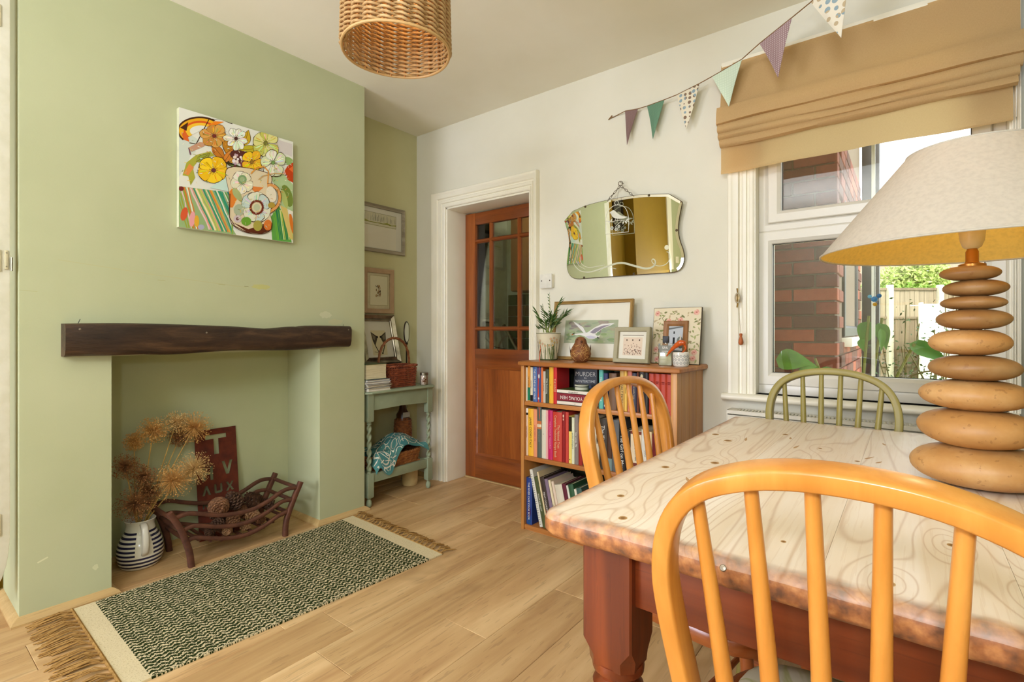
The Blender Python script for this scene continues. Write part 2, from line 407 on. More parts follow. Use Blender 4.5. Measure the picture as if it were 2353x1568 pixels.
# ------------------------------------------------------------------ panelled door
d = thing('door_1', None, None, ((DX0 + DX1) / 2, 2.78, 0), world=True); d['kind'] = 'structure'
ax, bx = DX0 + 0.014, DX1 - 0.014; Y0, Y1 = 2.782, 2.822
MB().box(ax, ax + 0.098, Y0, Y1, 0.01, 1.955).build('stile', DOORW, d, bevel=0.003)
MB().box(bx - 0.098, bx, Y0, Y1, 0.01, 1.955).build('stile', DOORW, d, bevel=0.003)
gx0, gx1 = ax + 0.098, bx - 0.098
for nm, z0, z1 in (('top_rail', 1.868, 1.955), ('middle_rail', 0.83, 0.957), ('bottom_rail', 0.01, 0.175)):
    MB().box(gx0 - 0.002, gx1 + 0.002, Y0 + 0.001, Y1 - 0.001, z0, z1).build(nm, DOORH, d, bevel=0.003)
vx = (-2.376, -2.122); hz = (1.748, 1.104)
def bar_v(x, z0, z1): 
    prof = [(-0.015, Y0 + 0.016), (-0.013, Y0 + 0.012), (-0.006, Y0 + 0.003), (0.006, Y0 + 0.003), (0.013, Y0 + 0.012), (0.015, Y0 + 0.016), (0.015, Y1 - 0.01), (-0.015, Y1 - 0.01)]
    MB().loft([[(x + a, y, z) for a, y in prof] for z in (z0, z1)]).build('muntin', DOORW, d, smooth=0)
def bar_h(z, x0, x1):
    prof = [(-0.015, Y0 + 0.017), (-0.013, Y0 + 0.012), (-0.006, Y0 + 0.002), (0.006, Y0 + 0.002), (0.013, Y0 + 0.012), (0.015, Y0 + 0.017), (0.015, Y1 - 0.01), (-0.015, Y1 - 0.01)]
    MB().loft([[(x, y, z + a) for a, y in prof] for x in (x0, x1)]).build('muntin', DOORH, d, smooth=0)
for x in vx: bar_v(x, 0.957, 1.868)
for z in hz: bar_h(z, gx0, gx1)
xs = [gx0, vx[0], vx[1], gx1]; zs = [0.957, hz[1], hz[0], 1.868]
for i in range(3):
    for j in range(3):
        MB().box(xs[i], xs[i + 1], Y0 + 0.02, Y0 + 0.024, zs[j], zs[j + 1]).build('pane', DOORGLASS, d, smooth=0)
# moulding round the lower panel and its four boards
mo = [(0, Y0), (0.012, Y0 + 0.003), (0.02, Y0 + 0.012), (0.024, Y0 + 0.016)]
z0, z1 = 0.175, 0.83
cs = [(gx0, z0, 1, 1), (gx0, z1, 1, -1), (gx1, z1, -1, -1), (gx1, z0, -1, 1)]
MB().loft([[(x + sx * o_, y, z + sz * o_) for o_, y in mo] for x, z, sx, sz in cs], closed=False, wrap=True).build('moulding', DOORH, d, smooth=60)
nb = 5; wdt = (gx1 - gx0 - 0.03) / nb
for i in range(nb):
    MB().box(gx0 + 0.015 + i * wdt, gx0 + 0.015 + (i + 1) * wdt, Y0 + 0.012, Y1 - 0.012, z0 + 0.01, z1 - 0.01).build('board', DOORW, d, bevel=0.0008, seg=1)

# ------------------------------------------------------------------ kitchen seen through the door
KC = wood('kitchen_unit_wood', (150, 98, 50), (118, 72, 34), axis='z', sc=10)
k = thing('wall_cupboard', 'brown wooden wall cupboard seen through the panes of the wooden door', 'cupboard', (-2.2, 3.55, 1.42), world=True)
MB().box(-2.66, -1.45, 3.40, 3.695, 1.42, 2.15).build('carcass', KC, k, bevel=0.003)
for i in range(3):
    MB().box(-2.655 + i * 0.402, -2.258 + i * 0.402, 3.38, 3.40, 1.425, 2.145).build('door', KC, k, bevel=0.004)
TILES = [mk('tile_%s' % n, c, 0.25) for n, c in (('brown', (92, 66, 40)), ('olive', (98, 100, 62)), ('sand', (160, 140, 96)), ('moss', (66, 72, 44)), ('umber', (64, 44, 28)))]
tr = random.Random(11)
for j in range(5):
    for i in range(9):
        MB().box(-2.93 + i * 0.1 + 0.002, -2.83 + i * 0.1 - 0.002, 3.688, 3.699, 0.92 + j * 0.1 + 0.002, 1.02 + j * 0.1 - 0.002).build('tile', tr.choice(TILES), kw, bevel=0.002, seg=1)
k = thing('kitchen_worktop', 'pale kitchen worktop on a base unit behind the wooden door', 'worktop', (-2.2, 3.5, 0), world=True)
MB().box(-2.94, -1.4, 3.12, 3.68, 0.87, 0.91).build('top', mk('worktop_laminate', (150, 140, 118), 0.4), k, bevel=0.004)
MB().box(-2.94, -1.4, 3.16, 3.68, 0, 0.87).build('base_unit', KC, k)
k = thing('wall_socket', 'white wall socket with two black plugs seen through the door glass', 'socket', (-2.95, 3.42, 1.16), world=True)
MB().box(-2.95, -2.938, 3.32, 3.48, 1.10, 1.19).build('plate', WHITE, k, bevel=0.003)
for y in (3.36, 3.44):
    MB().box(-2.938, -2.895, y - 0.024, y + 0.024, 1.115, 1.17).build('plug', BLACK, k, bevel=0.008)
tag(MB().tube([(-2.915, 3.36, 1.115), (-2.9, 3.34, 1.02), (-2.86, 3.40, 0.95), (-2.8, 3.52, 0.918)], 0.006, 6).build('power_cable', BLACK, origin=(-2.9, 3.36, 0.915)), 'black cable looping down to the kitchen worktop behind door glass', 'cable')
k = thing('kitchen_knife_steel', 'shiny metal tube leaning on the tiles behind the door glass', 'tube', (-2.82, 3.4, 0.912), world=True)
MB().tube([(-2.68, 3.5, 0.918), (-2.87, 3.57, 1.12)], 0.014, 10).build('tube', METAL, k)
MB().tube([(-2.87, 3.57, 1.12), (-2.885, 3.575, 1.137)], 0.017, 10).build('end_cap', BLACK, k)

# ------------------------------------------------------------------ window
casing('trim_6', WX0, WX1, WZ0, WZ1, YB, 0.98, 0.2, 0.6, WHITE)
m = MB().box(WX0 - 0.003, WX0 + 0.006, YB - 0.012, 2.67, WZ0, WZ1).box(WX1 - 0.006, WX1 + 0.003, YB - 0.012, 2.67, WZ0, WZ1).box(WX0, WX1, YB - 0.012, 2.67, WZ1 - 0.006, WZ1 + 0.003)
structure('trim_7', m, WHITE, bevel=0.001)
W = thing('window_1', None, None, ((WX0 + WX1) / 2, 2.68, WZ0), world=True); W['kind'] = 'structure'
sill_prof = [(2.665, 0.79), (2.56, 0.79), (2.548, 0.787), (2.541, 0.78), (2.54, 0.773), (2.543, 0.765), (2.55, 0.76), (2.562, 0.758), (2.598, 0.757), (2.665, 0.757)]
MB().loft([[(x, y, z) for y, z in sill_prof] for x in (-0.712, 0.312)]).build('sill', WHITE, W, smooth=50)
fy0, fy1 = 2.655, 2.72
def ringframe(nm, x0, x1, z0, z1, wd, y0, y1, parent, chamf=0.012, mat_=None):
    """one mitred frame, its inner edge chamfered towards the glass"""
    pr2 = [(0, y1), (0, y0 + 0.004), (0.004, y0), (wd - chamf - 0.004, y0), (wd - 0.002, y0 + chamf * 0.9), (wd, y0 + chamf * 1.3), (wd, y1)]
    cs = [(x0, z0, 1, 1), (x0, z1, 1, -1), (x1, z1, -1, -1), (x1, z0, -1, 1)]
    return MB().loft([[(x + sx * o_, y, z + sz * o_) for o_, y in pr2] for x, z, sx, sz in cs], wrap=True).build(nm, mat_ or UPVC, parent, smooth=25)
TZ = 1.548   # transom centre
lowf_ = ringframe('frame', WX0 + 0.004, WX1 - 0.004, 0.832, TZ + 0.012, 0.058, fy0, fy1, W)
ringframe('frame', WX0 + 0.004, WX1 - 0.004, TZ + 0.012, WZ1 - 0.004, 0.046, fy0, fy1, W)
sash_ = ringframe('sash', WX0 + 0.047, WX1 - 0.047, TZ + 0.05, WZ1 - 0.045, 0.055, fy0 - 0.012, fy1 - 0.02, W)
MB().box(WX0, WX1, 2.66, 2.72, 0.79, 0.834).build('sub_frame', UPVC, W, bevel=0.004)
g = MB().box(WX0 + 0.06, WX1 - 0.06, 2.69, 2.694, 0.885, TZ - 0.04).build('pane', GLASS, lowf_, smooth=0)
g = MB().box(WX0 + 0.1, WX1 - 0.1, 2.685, 2.689, TZ + 0.1, WZ1 - 0.1).build('pane', GLASS, sash_, smooth=0)
GASK = mk('gasket', (24, 24, 22), 0.6)
def gasket(x0, x1, z0, z1, y):
    t = 0.003
    MB().box(x0, x0 + t, y - 0.003, y, z0, z1).box(x1 - t, x1, y - 0.003, y, z0, z1).box(x0, x1, y - 0.003, y, z0, z0 + t).box(x0, x1, y - 0.003, y, z1 - t, z1).build('gasket', GASK, W, smooth=0)
gasket(WX0 + 0.0615, WX1 - 0.0615, 0.8895, TZ - 0.0455, 2.689); gasket(WX0 + 0.1015, WX1 - 0.1015, TZ + 0.1045, WZ1 - 0.1, 2.684)

# ------------------------------------------------------------------ outside the window
LAWN = mk('lawn', (150, 168, 84), 0.9, c2=(120, 146, 62), ns=6, bs=60, bstr=0.5)
g = structure('ground', MB().box(-30, 30, 2.9, 60, -0.3, -0.2), LAWN, smooth=0)
structure('pavement', MB().box(-3.2, 4, 2.9, 6.5, -0.2, -0.15), mk('patio_concrete', (176, 170, 150), 0.85, bs=40), smooth=0)
MORT = mk('mortar', (120, 104, 88), 0.9, bs=90)
BR = [mk('brick_%s' % n, c, 0.85, c2=c2, ns=30, bs=120, bstr=0.3) for n, c, c2 in (('red', (128, 66, 50), (112, 56, 42)), ('dark', (92, 54, 44), (78, 44, 38)), ('orange', (150, 78, 54), (136, 68, 46)), ('plum', (106, 60, 50), (92, 50, 44)))]
bw = structure('wall_extension', MB().box(-1.15, -0.325, 3.315, 5.1, -0.2, 3.3), MORT, smooth=0)
brd = random.Random(21)
BK = {}
def brick(sx, sy, sz, loc):
    mt = brd.choice((0, 0, 1, 1, 2, 3)); key = (round(sx, 4), round(sy, 4), mt)
    if key not in BK: BK[key] = MB().box(-sx / 2, sx / 2, -sy / 2, sy / 2, -sz / 2, sz / 2).mesh('brick', BR[mt], bevel=0.003, seg=1, smooth=0)
    o = link('brick', BK[key], bw, loc)
CO = 0.0765
far = [MB() for _ in BR]
for c in range(10, 32):
    z = -0.2 + CO * (c + 0.5); off = 0 if c % 2 else 0.1125
    x = -0.3125 - (0.1025 if c % 2 == 0 else 0.0)      # the corner shows a header, then a stretcher
    # front face, x from the corner leftwards
    widths = [0.215, 0.215, 0.215] if c % 2 else [0.1025, 0.215, 0.215, 0.215]
    xr = -0.31
    for wd in widths:
        if xr - wd < -1.13: break
        brick(wd, 0.1025, 0.0665, (xr - wd / 2, 3.3 + 0.05125, z)); xr -= wd + 0.01
    # side face running away from the window
    y = 3.3 + (0.1125 if c % 2 else 0.225)
    i = 0
    while y < 4.98:
        zz = z
        inwin = 3.62 < y + 0.1 < 4.72 and 1.0 < zz < 1.9
        if not inwin:
            if i < 2: brick(0.1025, 0.215, 0.0665, (-0.31 - 0.05125, y + 0.1075, zz))
            else: brd.choice(far).box(-0.34, -0.31, y, y + 0.215, zz - 0.033, zz + 0.033)
        y += 0.225; i += 1
for mb_, mt in zip(far, BR):
    o = mb_.build('far_bricks', mt, bw, smooth=0); o['kind'] = 'stuff'
ew = thing('window_2', None, None, (-0.3, 4.2, 1.04), world=True); ew['kind'] = 'structure'
wf2 = ringframe('frame', -0.5, 0.5, 0.0, 0.84, 0.07, 0.0, 0.05, None, mat_=mk('dark_window_frame', (40, 38, 36), 0.5)); wf2.parent = ew; wf2.rotation_euler = (0, 0, R(90)); wf2.location = (-0.008, 0, 0.012)
o = MB().box(-0.45, 0.45, 0.02, 0.025, 0.05, 0.79).build('pane', mk('dark_pane', (120, 128, 132), 0.08, spec=0.8), smooth=0); o.parent = wf2
MB().box(-0.33, -0.27, 3.68, 4.72, 0.99, 1.045).build('sill', WHITE, ew, bevel=0.005)
p = thing('drainpipe', 'black square downpipe at the far corner of the brick extension', 'drainpipe', (-0.25, 5.15, -0.15), world=True)
MB().box(-0.31, -0.19, 5.10, 5.22, -0.15, 3.25).build('pipe', BLACK, p, bevel=0.01)
for z in (0.9, 1.8): MB().box(-0.325, -0.18, 5.09, 5.23, z, z + 0.06).build('bracket', BLACK, p, bevel=0.004)
tag(MB().box(-0.1305, -0.1165, 2.79, 2.803, 0.6, 2.6).build('trellis_pole', WHITE, origin=(-0.12, 2.8, 0.6), bevel=0.002), 'slim white pole standing upright just outside the window', 'pole')
bpy.data.objects['trellis_pole'].location = (-0.123, 2.8, 0.3)
# fence of vertical boards with concrete posts
FW = [wood('fence_board_%d' % i, c, tuple(x * 0.8 for x in c), axis='z', sc=20, along=0.05, rough=0.85) for i, c in enumerate(((150, 132, 104), (134, 116, 92), (164, 148, 122)))]
fn_ = thing('garden_fence', 'weathered brown board fence with concrete posts across the garden', 'fence', (0.6, 10.4, -0.2), world=True)
F0 = Vector((-1.6, 13.35)); F1 = Vector((3.2, 17.1)); fd = (F1 - F0).normalized(); fa = math.atan2(fd.y, fd.x); FL = (F1 - F0).length
fbm = MB().box(-0.052, 0.052, -0.01, 0.01, 0, 0.66).mesh('board', FW[0], smooth=0); fbm2 = MB().box(-0.052, 0.052, -0.01, 0.01, 0, 1.58).mesh('board', FW[1], smooth=0); fbm3 = MB().box(-0.052, 0.052, -0.01, 0.01, 0, 0.66).mesh('board', FW[2], smooth=0)
frd = random.Random(2); s_ = 0.0
while s_ < FL:
    q = F0 + fd * s_
    for me_, z in ((frd.choice((fbm, fbm3)), 1.40), (fbm2, -0.2)):
        link('board', me_, fn_, Vector((q.x, q.y + frd.uniform(-0.014, 0.014), z)) - WORLD[fn_.name], (0, 0, fa))
    s_ += 0.110
def along(s_, off=0.0): q = F0 + fd * s_ + Vector((fd.y, -fd.x)) * off; return q
for z in (2.03, 1.38, 0.3):
    q = along(FL / 2, .03); MB().obox(Matrix.Translation((q.x, q.y, z)) @ Matrix.Rotation(fa, 4, 'Z'), FL, 0.03, 0.05).build('rail', FW[1], fn_, smooth=0)
CONC = mk('concrete_post', (206, 196, 174), 0.9, bs=60)
for s_ in (1.55, 2.68, 4.5):
    q = along(s_, .06); MB().obox(Matrix.Translation((q.x, q.y, 0.96)) @ Matrix.Rotation(fa, 4, 'Z'), 0.11, 0.10, 2.32).build('post', CONC, fn_, bevel=0.01)
pv = thing('white_panel_fence', 'low white panel fence standing in front of the brown fence', 'fence', (1.2, 13.6, -0.2), world=True)
for i in range(6):
    q = along(1.72 + .42 * i, 1.0); zt = 1.64 + .05 * i
    MB().obox(Matrix.Translation((q.x, q.y, (zt - .2) / 2)) @ Matrix.Rotation(fa, 4, 'Z'), 0.39, 0.03, zt + .2).build('panel', UPVC, pv, bevel=0.004)
    q = along(1.51 + .42 * i, .98); MB().obox(Matrix.Translation((q.x, q.y, (zt - .17) / 2)) @ Matrix.Rotation(fa, 4, 'Z'), 0.05, 0.07, zt + .23).build('post', UPVC, pv, bevel=0.004)
hs = thing('neighbour_house', 'distant house with a brown tiled roof beyond the garden fence', 'house', (-3, 33, -0.2), world=True)
MB().box(-7, -0.3, 30, 36, -0.2, 3.0).build('wall', mk('render', (206, 190, 168), 0.9), hs, smooth=0)
MB().add([(-7.4, 29.6, 2.9), (-0.1, 29.6, 2.9), (-0.1, 33, 6.0), (-7.4, 33, 6.0), (-7.4, 36.4, 2.9), (-0.1, 36.4, 2.9), (-7.4, 29.6, 2.75), (-0.1, 29.6, 2.75)], [(0, 1, 2, 3), (3, 2, 5, 4), (6, 7, 1, 0), (1, 5, 2), (0, 3, 4)]).build('roof', mk('roof_tiles', (150, 122, 100), 0.9, bs=8, bstr=0.6), hs, smooth=0, fixn=False)
hs = thing('neighbour_house', 'distant white gabled house half hidden behind the pebble lamp', 'house', (2.4, 36, -0.2), world=True)
MB().box(0.7, 4.2, 34, 39, -0.2, 3.9).build('wall', mk('render_white', (226, 220, 206), 0.9), hs, smooth=0)
MB().add([(0.4, 33.7, 3.7), (4.5, 33.7, 3.7), (2.4, 33.7, 5.4), (0.4, 39.3, 3.7), (4.5, 39.3, 3.7), (2.4, 39.3, 5.4)], [(0, 1, 2), (0, 2, 5, 3), (1, 4, 5, 2), (3, 5, 4)]).build('roof', mk('roof_grey', (160, 140, 126), 0.9), hs, smooth=0)
LEAFM = [mk('leaf_%s' % n, c, 0.6, c2=c2, ns=12) for n, c, c2 in (('fresh', (124, 156, 52), (98, 134, 40)), ('dark', (58, 92, 38), (44, 76, 32)), ('pale', (186, 196, 120), (160, 176, 98)), ('glossy', (86, 138, 40), (60, 110, 34)))]
def leaf_cloud(n, fn, size, seed):
    r_ = random.Random(seed); mb_ = MB()
    for _ in range(n):
        p = Vector(fn(r_)); a = Vector((r_.uniform(-1, 1), r_.uniform(-1, 1), r_.uniform(-0.7, 0.7))).normalized(); b_ = a.cross(Vector((r_.uniform(-1, 1), r_.uniform(-1, 1), r_.uniform(-1, 1)))).normalized()
        s1 = size * r_.uniform(0.6, 1.3)
        mb_.add([p - a * s1, p + b_ * s1 * 0.5, p + a * s1, p - b_ * s1 * 0.5], [(0, 1, 2), (0, 2, 3)])
    return mb_
def ball(cx, cy, cz, rx, ry, rz):
    def f(r_):
        while True:
            v = Vector((r_.uniform(-1, 1), r_.uniform(-1, 1), r_.uniform(-1, 1)))
            if v.length < 1: return (cx + v.x * rx, cy + v.y * ry, cz + v.z * rz)
    return f
t = thing('tree', 'pale green rounded tree beyond the garden fence', 'tree', (0.1, 26, -0.2), world=True)
MB().tube([(0.1, 26, -0.2), (0.1, 26, 2.6)], 0.14, 8).build('trunk', FW[1], t)
o = leaf_cloud(6000, lambda r_: ball(0.1 + r_.uniform(-0.5, 0.6), 26, 3.05, 0.75, 0.9, 0.95)(r_), 0.09, 4).build('crown', LEAFM[2], t, smooth=0, fixn=False); o['kind'] = 'stuff'
def hed(r_):
    q = along(r_.uniform(1.9, 6), -1.6 + r_.uniform(-.4, .4)); return (q.x, q.y, r_.uniform(.3, 2.28))
o = leaf_cloud(5000, hed, 0.07, 6).build('hedge', LEAFM[0], smooth=0, fixn=False, origin=(1.5, 17, -0.2)); tag(o, 'green hedge top showing over the garden fence', 'hedge', kind='stuff')
# wiry shrub close outside
sh = thing('garden_shrub', 'wiry small-leaved shrub growing just outside the window', 'shrub', (0.06, 3.5, -0.15), world=True)
mb_ = MB(); lf = []
srd = random.Random(9)
for i in range(34):
    x, y, z = 0.05 + srd.uniform(-0.1, 0.1), 3.5 + srd.uniform(-0.1, 0.1), -0.15
    dx, dy = srd.uniform(-0.20, 0.24), srd.uniform(-0.15, 0.15); H_ = srd.uniform(0.85, 1.46) - abs(dx) * .5
    pts = [(x + dx * (t_ / 6) ** 1.4 + srd.uniform(-0.01, 0.01), y + dy * (t_ / 6), z + H_ * t_ / 6) for t_ in range(7)]
    mb_.tube(pts, 0.0026, 4, cap=False)
    for q in range(3, 7):
        for _ in range(13):
            p = Vector(pts[q]) + Vector((srd.uniform(-0.07, 0.07), srd.uniform(-0.07, 0.07), srd.uniform(-0.15, 0.04))); p.x = max(p.x, -.20); lf.append(p)
for p0, p1, h in (((-0.16, 3.2, 0.72), (0.28, 3.15, 0.86), 0.10), ((-0.15, 3.1, 0.76), (0.36, 3.2, 0.74), 0.05), ((-0.02, 3.2, 1.02), (0.10, 3.2, 0.74), 0.01)):
    mb_.tube([Vector(p0).lerp(Vector(p1), t_ / 8) + Vector((0, 0, h * math.sin(3.14 * t_ / 8))) for t_ in range(9)], 0.004, 5)
mb_.build('stem', mk('shrub_stem', (96, 92, 48), 0.8), sh)
it = iter(lf)
o = leaf_cloud(len(lf), lambda r_: next(it), 0.0105, 3).build('foliage', LEAFM[1], sh, smooth=0, fixn=False); o['kind'] = 'stuff'
# broad-leaved plant against the outside of the glass
def broad_leaf(cx, cy, cz, L, Wd, tilt, roll=60, curl=0.25, droop=0.3):
    mb2 = MB(); n = 8
    M = Matrix.Translation((cx, cy, cz)) @ Matrix.Rotation(R(tilt), 4, 'Y') @ Matrix.Rotation(R(roll), 4, 'X')
    def f(u, v):
        t_ = u; x = t_ * L; wv = Wd * math.sin(math.pi * min(1, t_ ** 0.62)) * (1 - 0.25 * t_); s2 = v * 2 - 1
        return M @ Vector((x, s2 * wv / 2, -droop * L * t_ * t_ + curl * Wd * abs(s2) ** 1.5 * 0.5 * math.sin(math.pi * min(1, t_ ** 0.62))))
    mb2.grid(n, 6, f); return mb2
bp = thing('broad_leaved_plant', 'climbing plant with broad glossy leaves pressed near the window outside', 'plant', (-0.2, 2.95, 0.4), world=True)
mb_ = MB()
for p0, p1 in (((-0.2, 2.95, 0.4), (-0.15, 2.93, 1.16)), ((-0.18, 2.95, 0.4), (-0.1, 2.95, 1.15)), ((-0.22, 2.95, 0.4), (-0.37, 2.93, 0.95)), ((-0.2, 2.95, 0.4), (0.02, 2.97, 1.03))):
    mb_.tube([Vector(p0).lerp(Vector(p1), t_ / 6) + Vector((0, 0, 0.04 * math.sin(3.14 * t_ / 6))) for t_ in range(7)], 0.006, 6)
mb_.build('stem', mk('green_stem', (120, 124, 50), 0.7), bp)
for a in ((-0.53, 2.84, 0.945, 0.17, 0.125, 4, 62, .25, .1), (-0.425, 2.83, 0.90, 0.12, 0.10, 8, 55, .2, .2), (-0.345, 2.86, 0.895, 0.11, 0.06, 5, 50, .2, .2),
          (-0.150, 2.93, 1.135, 0.12, 0.10, 100, 70, .3, .15), (-0.185, 2.93, 1.05, 0.07, 0.05, 70, 60, .3, .1), (-0.115, 2.92, 1.125, 0.13, 0.07, 72, 70, .4, .2), (-0.105, 2.9, 1.10, 0.11, 0.05, 85, 40, .3, .1),
          (0.0, 2.97, 1.03, 0.17, 0.085, 28, 60, .3, .1)):
    broad_leaf(*a).build('leaf', LEAFM[3], bp, smooth=60, fixn=False)
sc_ = thing('suncatcher', 'tiny blue and yellow suncatcher hanging against the window glass', 'suncatcher', (-0.118, 2.68, 1.22), world=True)
for i, (c, dx, dz, r_) in enumerate((((70, 130, 170), 0.0, 0.0, 0.012), ((110, 170, 190), -0.016, 0.012, 0.008), ((60, 110, 150), 0.017, 0.014, 0.009), ((196, 150, 40), 0.002, -0.022, 0.008))):
    MB().lathe([(0.001, -r_ * 0.5), (r_, -r_ * 0.1), (r_, r_ * 0.1), (0.001, r_ * 0.5)], 10, (0, 0, 0), Matrix.Translation((-0.118 + dx, 2.682, 1.225 + dz)) @ Matrix.Rotation(R(90), 4, 'X')).build('bead', mk('bead_%d' % i, c, 0.2), sc_)
MB().tube([(-0.118, 2.682, 1.235), (-0.118, 2.684, 1.50)], 0.0008, 4).build('thread', BLACK, sc_)
# ------------------------------------------------------------------ mantel beam
BEAM = wood('old_beam_wood', (92, 66, 44), (34, 24, 17), (58, 41, 28), axis='y', sc=22, along=0.16, rough=0.5, bstr=0.9)
br_ = random.Random(4); rings = []
NY = 40
for i in range(NY + 1):
    t = i / NY; y = 0.478 + t * 1.262
    top = 1.117 - 0.004 * t + 0.004 * math.sin(t * 9) - 0.012 * math.exp(-((t - 0.62) / 0.09) ** 2) - 0.006 * math.exp(-((t - 0.75) / 0.02) ** 2)
    bot = 0.986 + 0.008 * t + 0.004 * math.sin(t * 14 + 1) + 0.004 * math.exp(-((t - 0.2) / 0.05) ** 2)
    fx = -2.528 + 0.005 * math.sin(t * 11) + br_.uniform(-0.001, 0.001)
    e = 0.004 if 0 < i < NY else 0.0
    c = 0.016 + 0.008 * math.sin(t * 17) if t < 0.9 else 0.02
    rings.append([(-2.60, y, bot), (-2.60, y, top), (fx - 0.016, y, top), (fx - 0.004, y, top - 0.006), (fx + 0.002, y, top - 0.022), (fx + 0.001, y, (top + bot) / 2), (fx - 0.001, y, bot + c + 0.012), (fx - 0.010, y, bot + 0.008), (fx - 0.024, y, bot)])
bt = thing('mantel_beam', 'rough dark timber beam mounted as a mantel over the fireplace', 'beam', (-2.58, 1.1, 0.99), world=True)
MB().loft(rings).build('timber', BEAM, bt, smooth=40)
SCREW = mk('screw_metal', (160, 150, 130), 0.4, 0.9)
for y, z in ((0.52, 1.095), (1.715, 1.095), (0.97, 1.08)):
    MB().lathe([(0.0001, 0.003), (0.004, 0.002), (0.0045, 0)], 8, (-2.5265, y, z), Matrix.Rotation(R(90), 4, 'Y')).build('screw', SCREW, bt)
MB().tube([(-2.56, 0.52, 1.114), (-2.562, 0.528, 1.135)], 0.0012, 5).tube([(-2.56, 1.70, 1.111), (-2.56, 1.703, 1.125)], 0.0012, 5).build('nail', BLACK, bt)

# ------------------------------------------------------------------ canvas painting of flowers in a jug
cv = thing('canvas_painting', 'square canvas painting of yellow and white flowers in a jug on green wall', 'painting', (-2.6, 1.1465, 1.554), world=True)
cvm = MB().box(-2.598, -2.570, 0.873, 1.407, 1.554, 2.089).build('canvas', mk('canvas_edge', (206, 206, 170), 0.8, bs=300), cv, bevel=0.0015)
def art(x, y):
    u = (x - 150) / 1152; yt = 92 + u * 358; yb = 1300 + u * 165
    return (-2.570, 0.873 + 0.534 * min(1, max(0, u)), 2.089 - 0.535 * min(1, max(0, (y - yt) / (yb - yt))))
def smooth_xyz(P, k=6):
    Q = [P[0]] + P + [P[-1]]; out = []
    for i in range(1, len(Q) - 2):
        a, b_, c, d_ = Q[i - 1], Q[i], Q[i + 1], Q[i + 2]
        for j in range(k):
            t = j / k; out.append(tuple(0.5 * (2 * b_[q] + (c[q] - a[q]) * t + (2 * a[q] - 5 * b_[q] + 4 * c[q] - d_[q]) * t * t + (3 * b_[q] - a[q] - 3 * c[q] + d_[q]) * t ** 3) for q in (0, 1)) + (0,))
    return out + [(P[-1][0], P[-1][1], 0)]
S = []
A = lambda c, p: S.append((c, p))
A((226, 226, 212), [(150, 92), (1302, 450), (1302, 1465), (150, 1300)])
A((206, 214, 200), [(150, 300), (330, 420), (200, 700), (150, 800)]); A((214, 206, 200), [(1000, 380), (1290, 470), (1290, 600), (1100, 520)])
A((150, 176, 120), [(150, 890), (610, 945), (600, 1240), (680, 1375), (150, 1300)])
SR = random.Random(8)
cols = [(28, 140, 128), (60, 150, 110), (150, 176, 70), (230, 232, 214), (222, 170, 60), (214, 120, 60), (90, 160, 80), (196, 196, 90), (40, 120, 110), (236, 220, 180), (120, 170, 150), (226, 150, 150)]
for i in range(34):
    x = 130 + i * 17 + SR.uniform(-5, 5); c = SR.choice(cols) if i > 8 else SR.choice([(226, 150, 130), (222, 170, 60), (236, 226, 200), (150, 160, 60), (206, 120, 50), (230, 190, 190)])
    y0 = 893 + max(0, x - 150) * 0.11; L = 1310 + max(0, x - 150) * 0.14
    sl = 0.42 if i > 6 else 0.22
    pts = [(min(640, x + (y - y0) * sl + SR.uniform(-5, 5)), y) for y in [y0 + (L - y0) * k / 6 for k in range(7)]]
    A(c, strk([p for p in pts if p[0] > 152] or [(153, y0), (153, y0 + 30)], SR.uniform(7, 17)))
A((120, 44, 40), ell(170, 915, 22, 24)); A((210, 90, 50), ell(195, 1170, 30, 70, 0.2)); A((230, 160, 160), ell(265, 1220, 26, 80, 0.1)); A((222, 170, 50), ell(305, 1240, 22, 60)); A((170, 170, 190), ell(345, 1300, 30, 26))
# right-hand cloth
A((96, 160, 70), [(1140, 1090), (1250, 1300), (1285, 1460), (1060, 1430), (1040, 1200)])
for i in range(14):
    x = 1050 + i * 15; A(SR.choice([(60, 140, 70), (150, 190, 80), (40, 120, 80), (220, 226, 160), (110, 180, 60), (196, 200, 90)]), strk([(x + 20 + SR.uniform(-5, 5), 1130), (x + 45, 1280), (x + 70, 1430)], 8))
A((214, 190, 110), [(1150, 1080), (1230, 1110), (1300, 1440), (1250, 1400)]); A((214, 120, 40), ell(1285, 1270, 22, 110, -0.2)); A((236, 230, 212), ell(1270, 1150, 30, 24))
A((176, 200, 146), [(1030, 780), (1180, 760), (1300, 880), (1300, 1150), (1150, 1080), (1100, 900)]); A((150, 180, 110), ell(1240, 640, 70, 40, 0.3)); A((120, 140, 60), ell(1230, 990, 60, 120, -0.4)); A((176, 190, 110), ell(1200, 1020, 30, 100, -0.3))
A((196, 70, 24), [(1190, 750), (1235, 690), (1302, 655), (1302, 860), (1240, 830)]); A((230, 110, 50), [(1250, 720), (1302, 690), (1302, 760)]); A((240, 220, 210), strk([(1185, 760), (1230, 790)], 10) + strk([(1195, 735), (1225, 800)], 8))
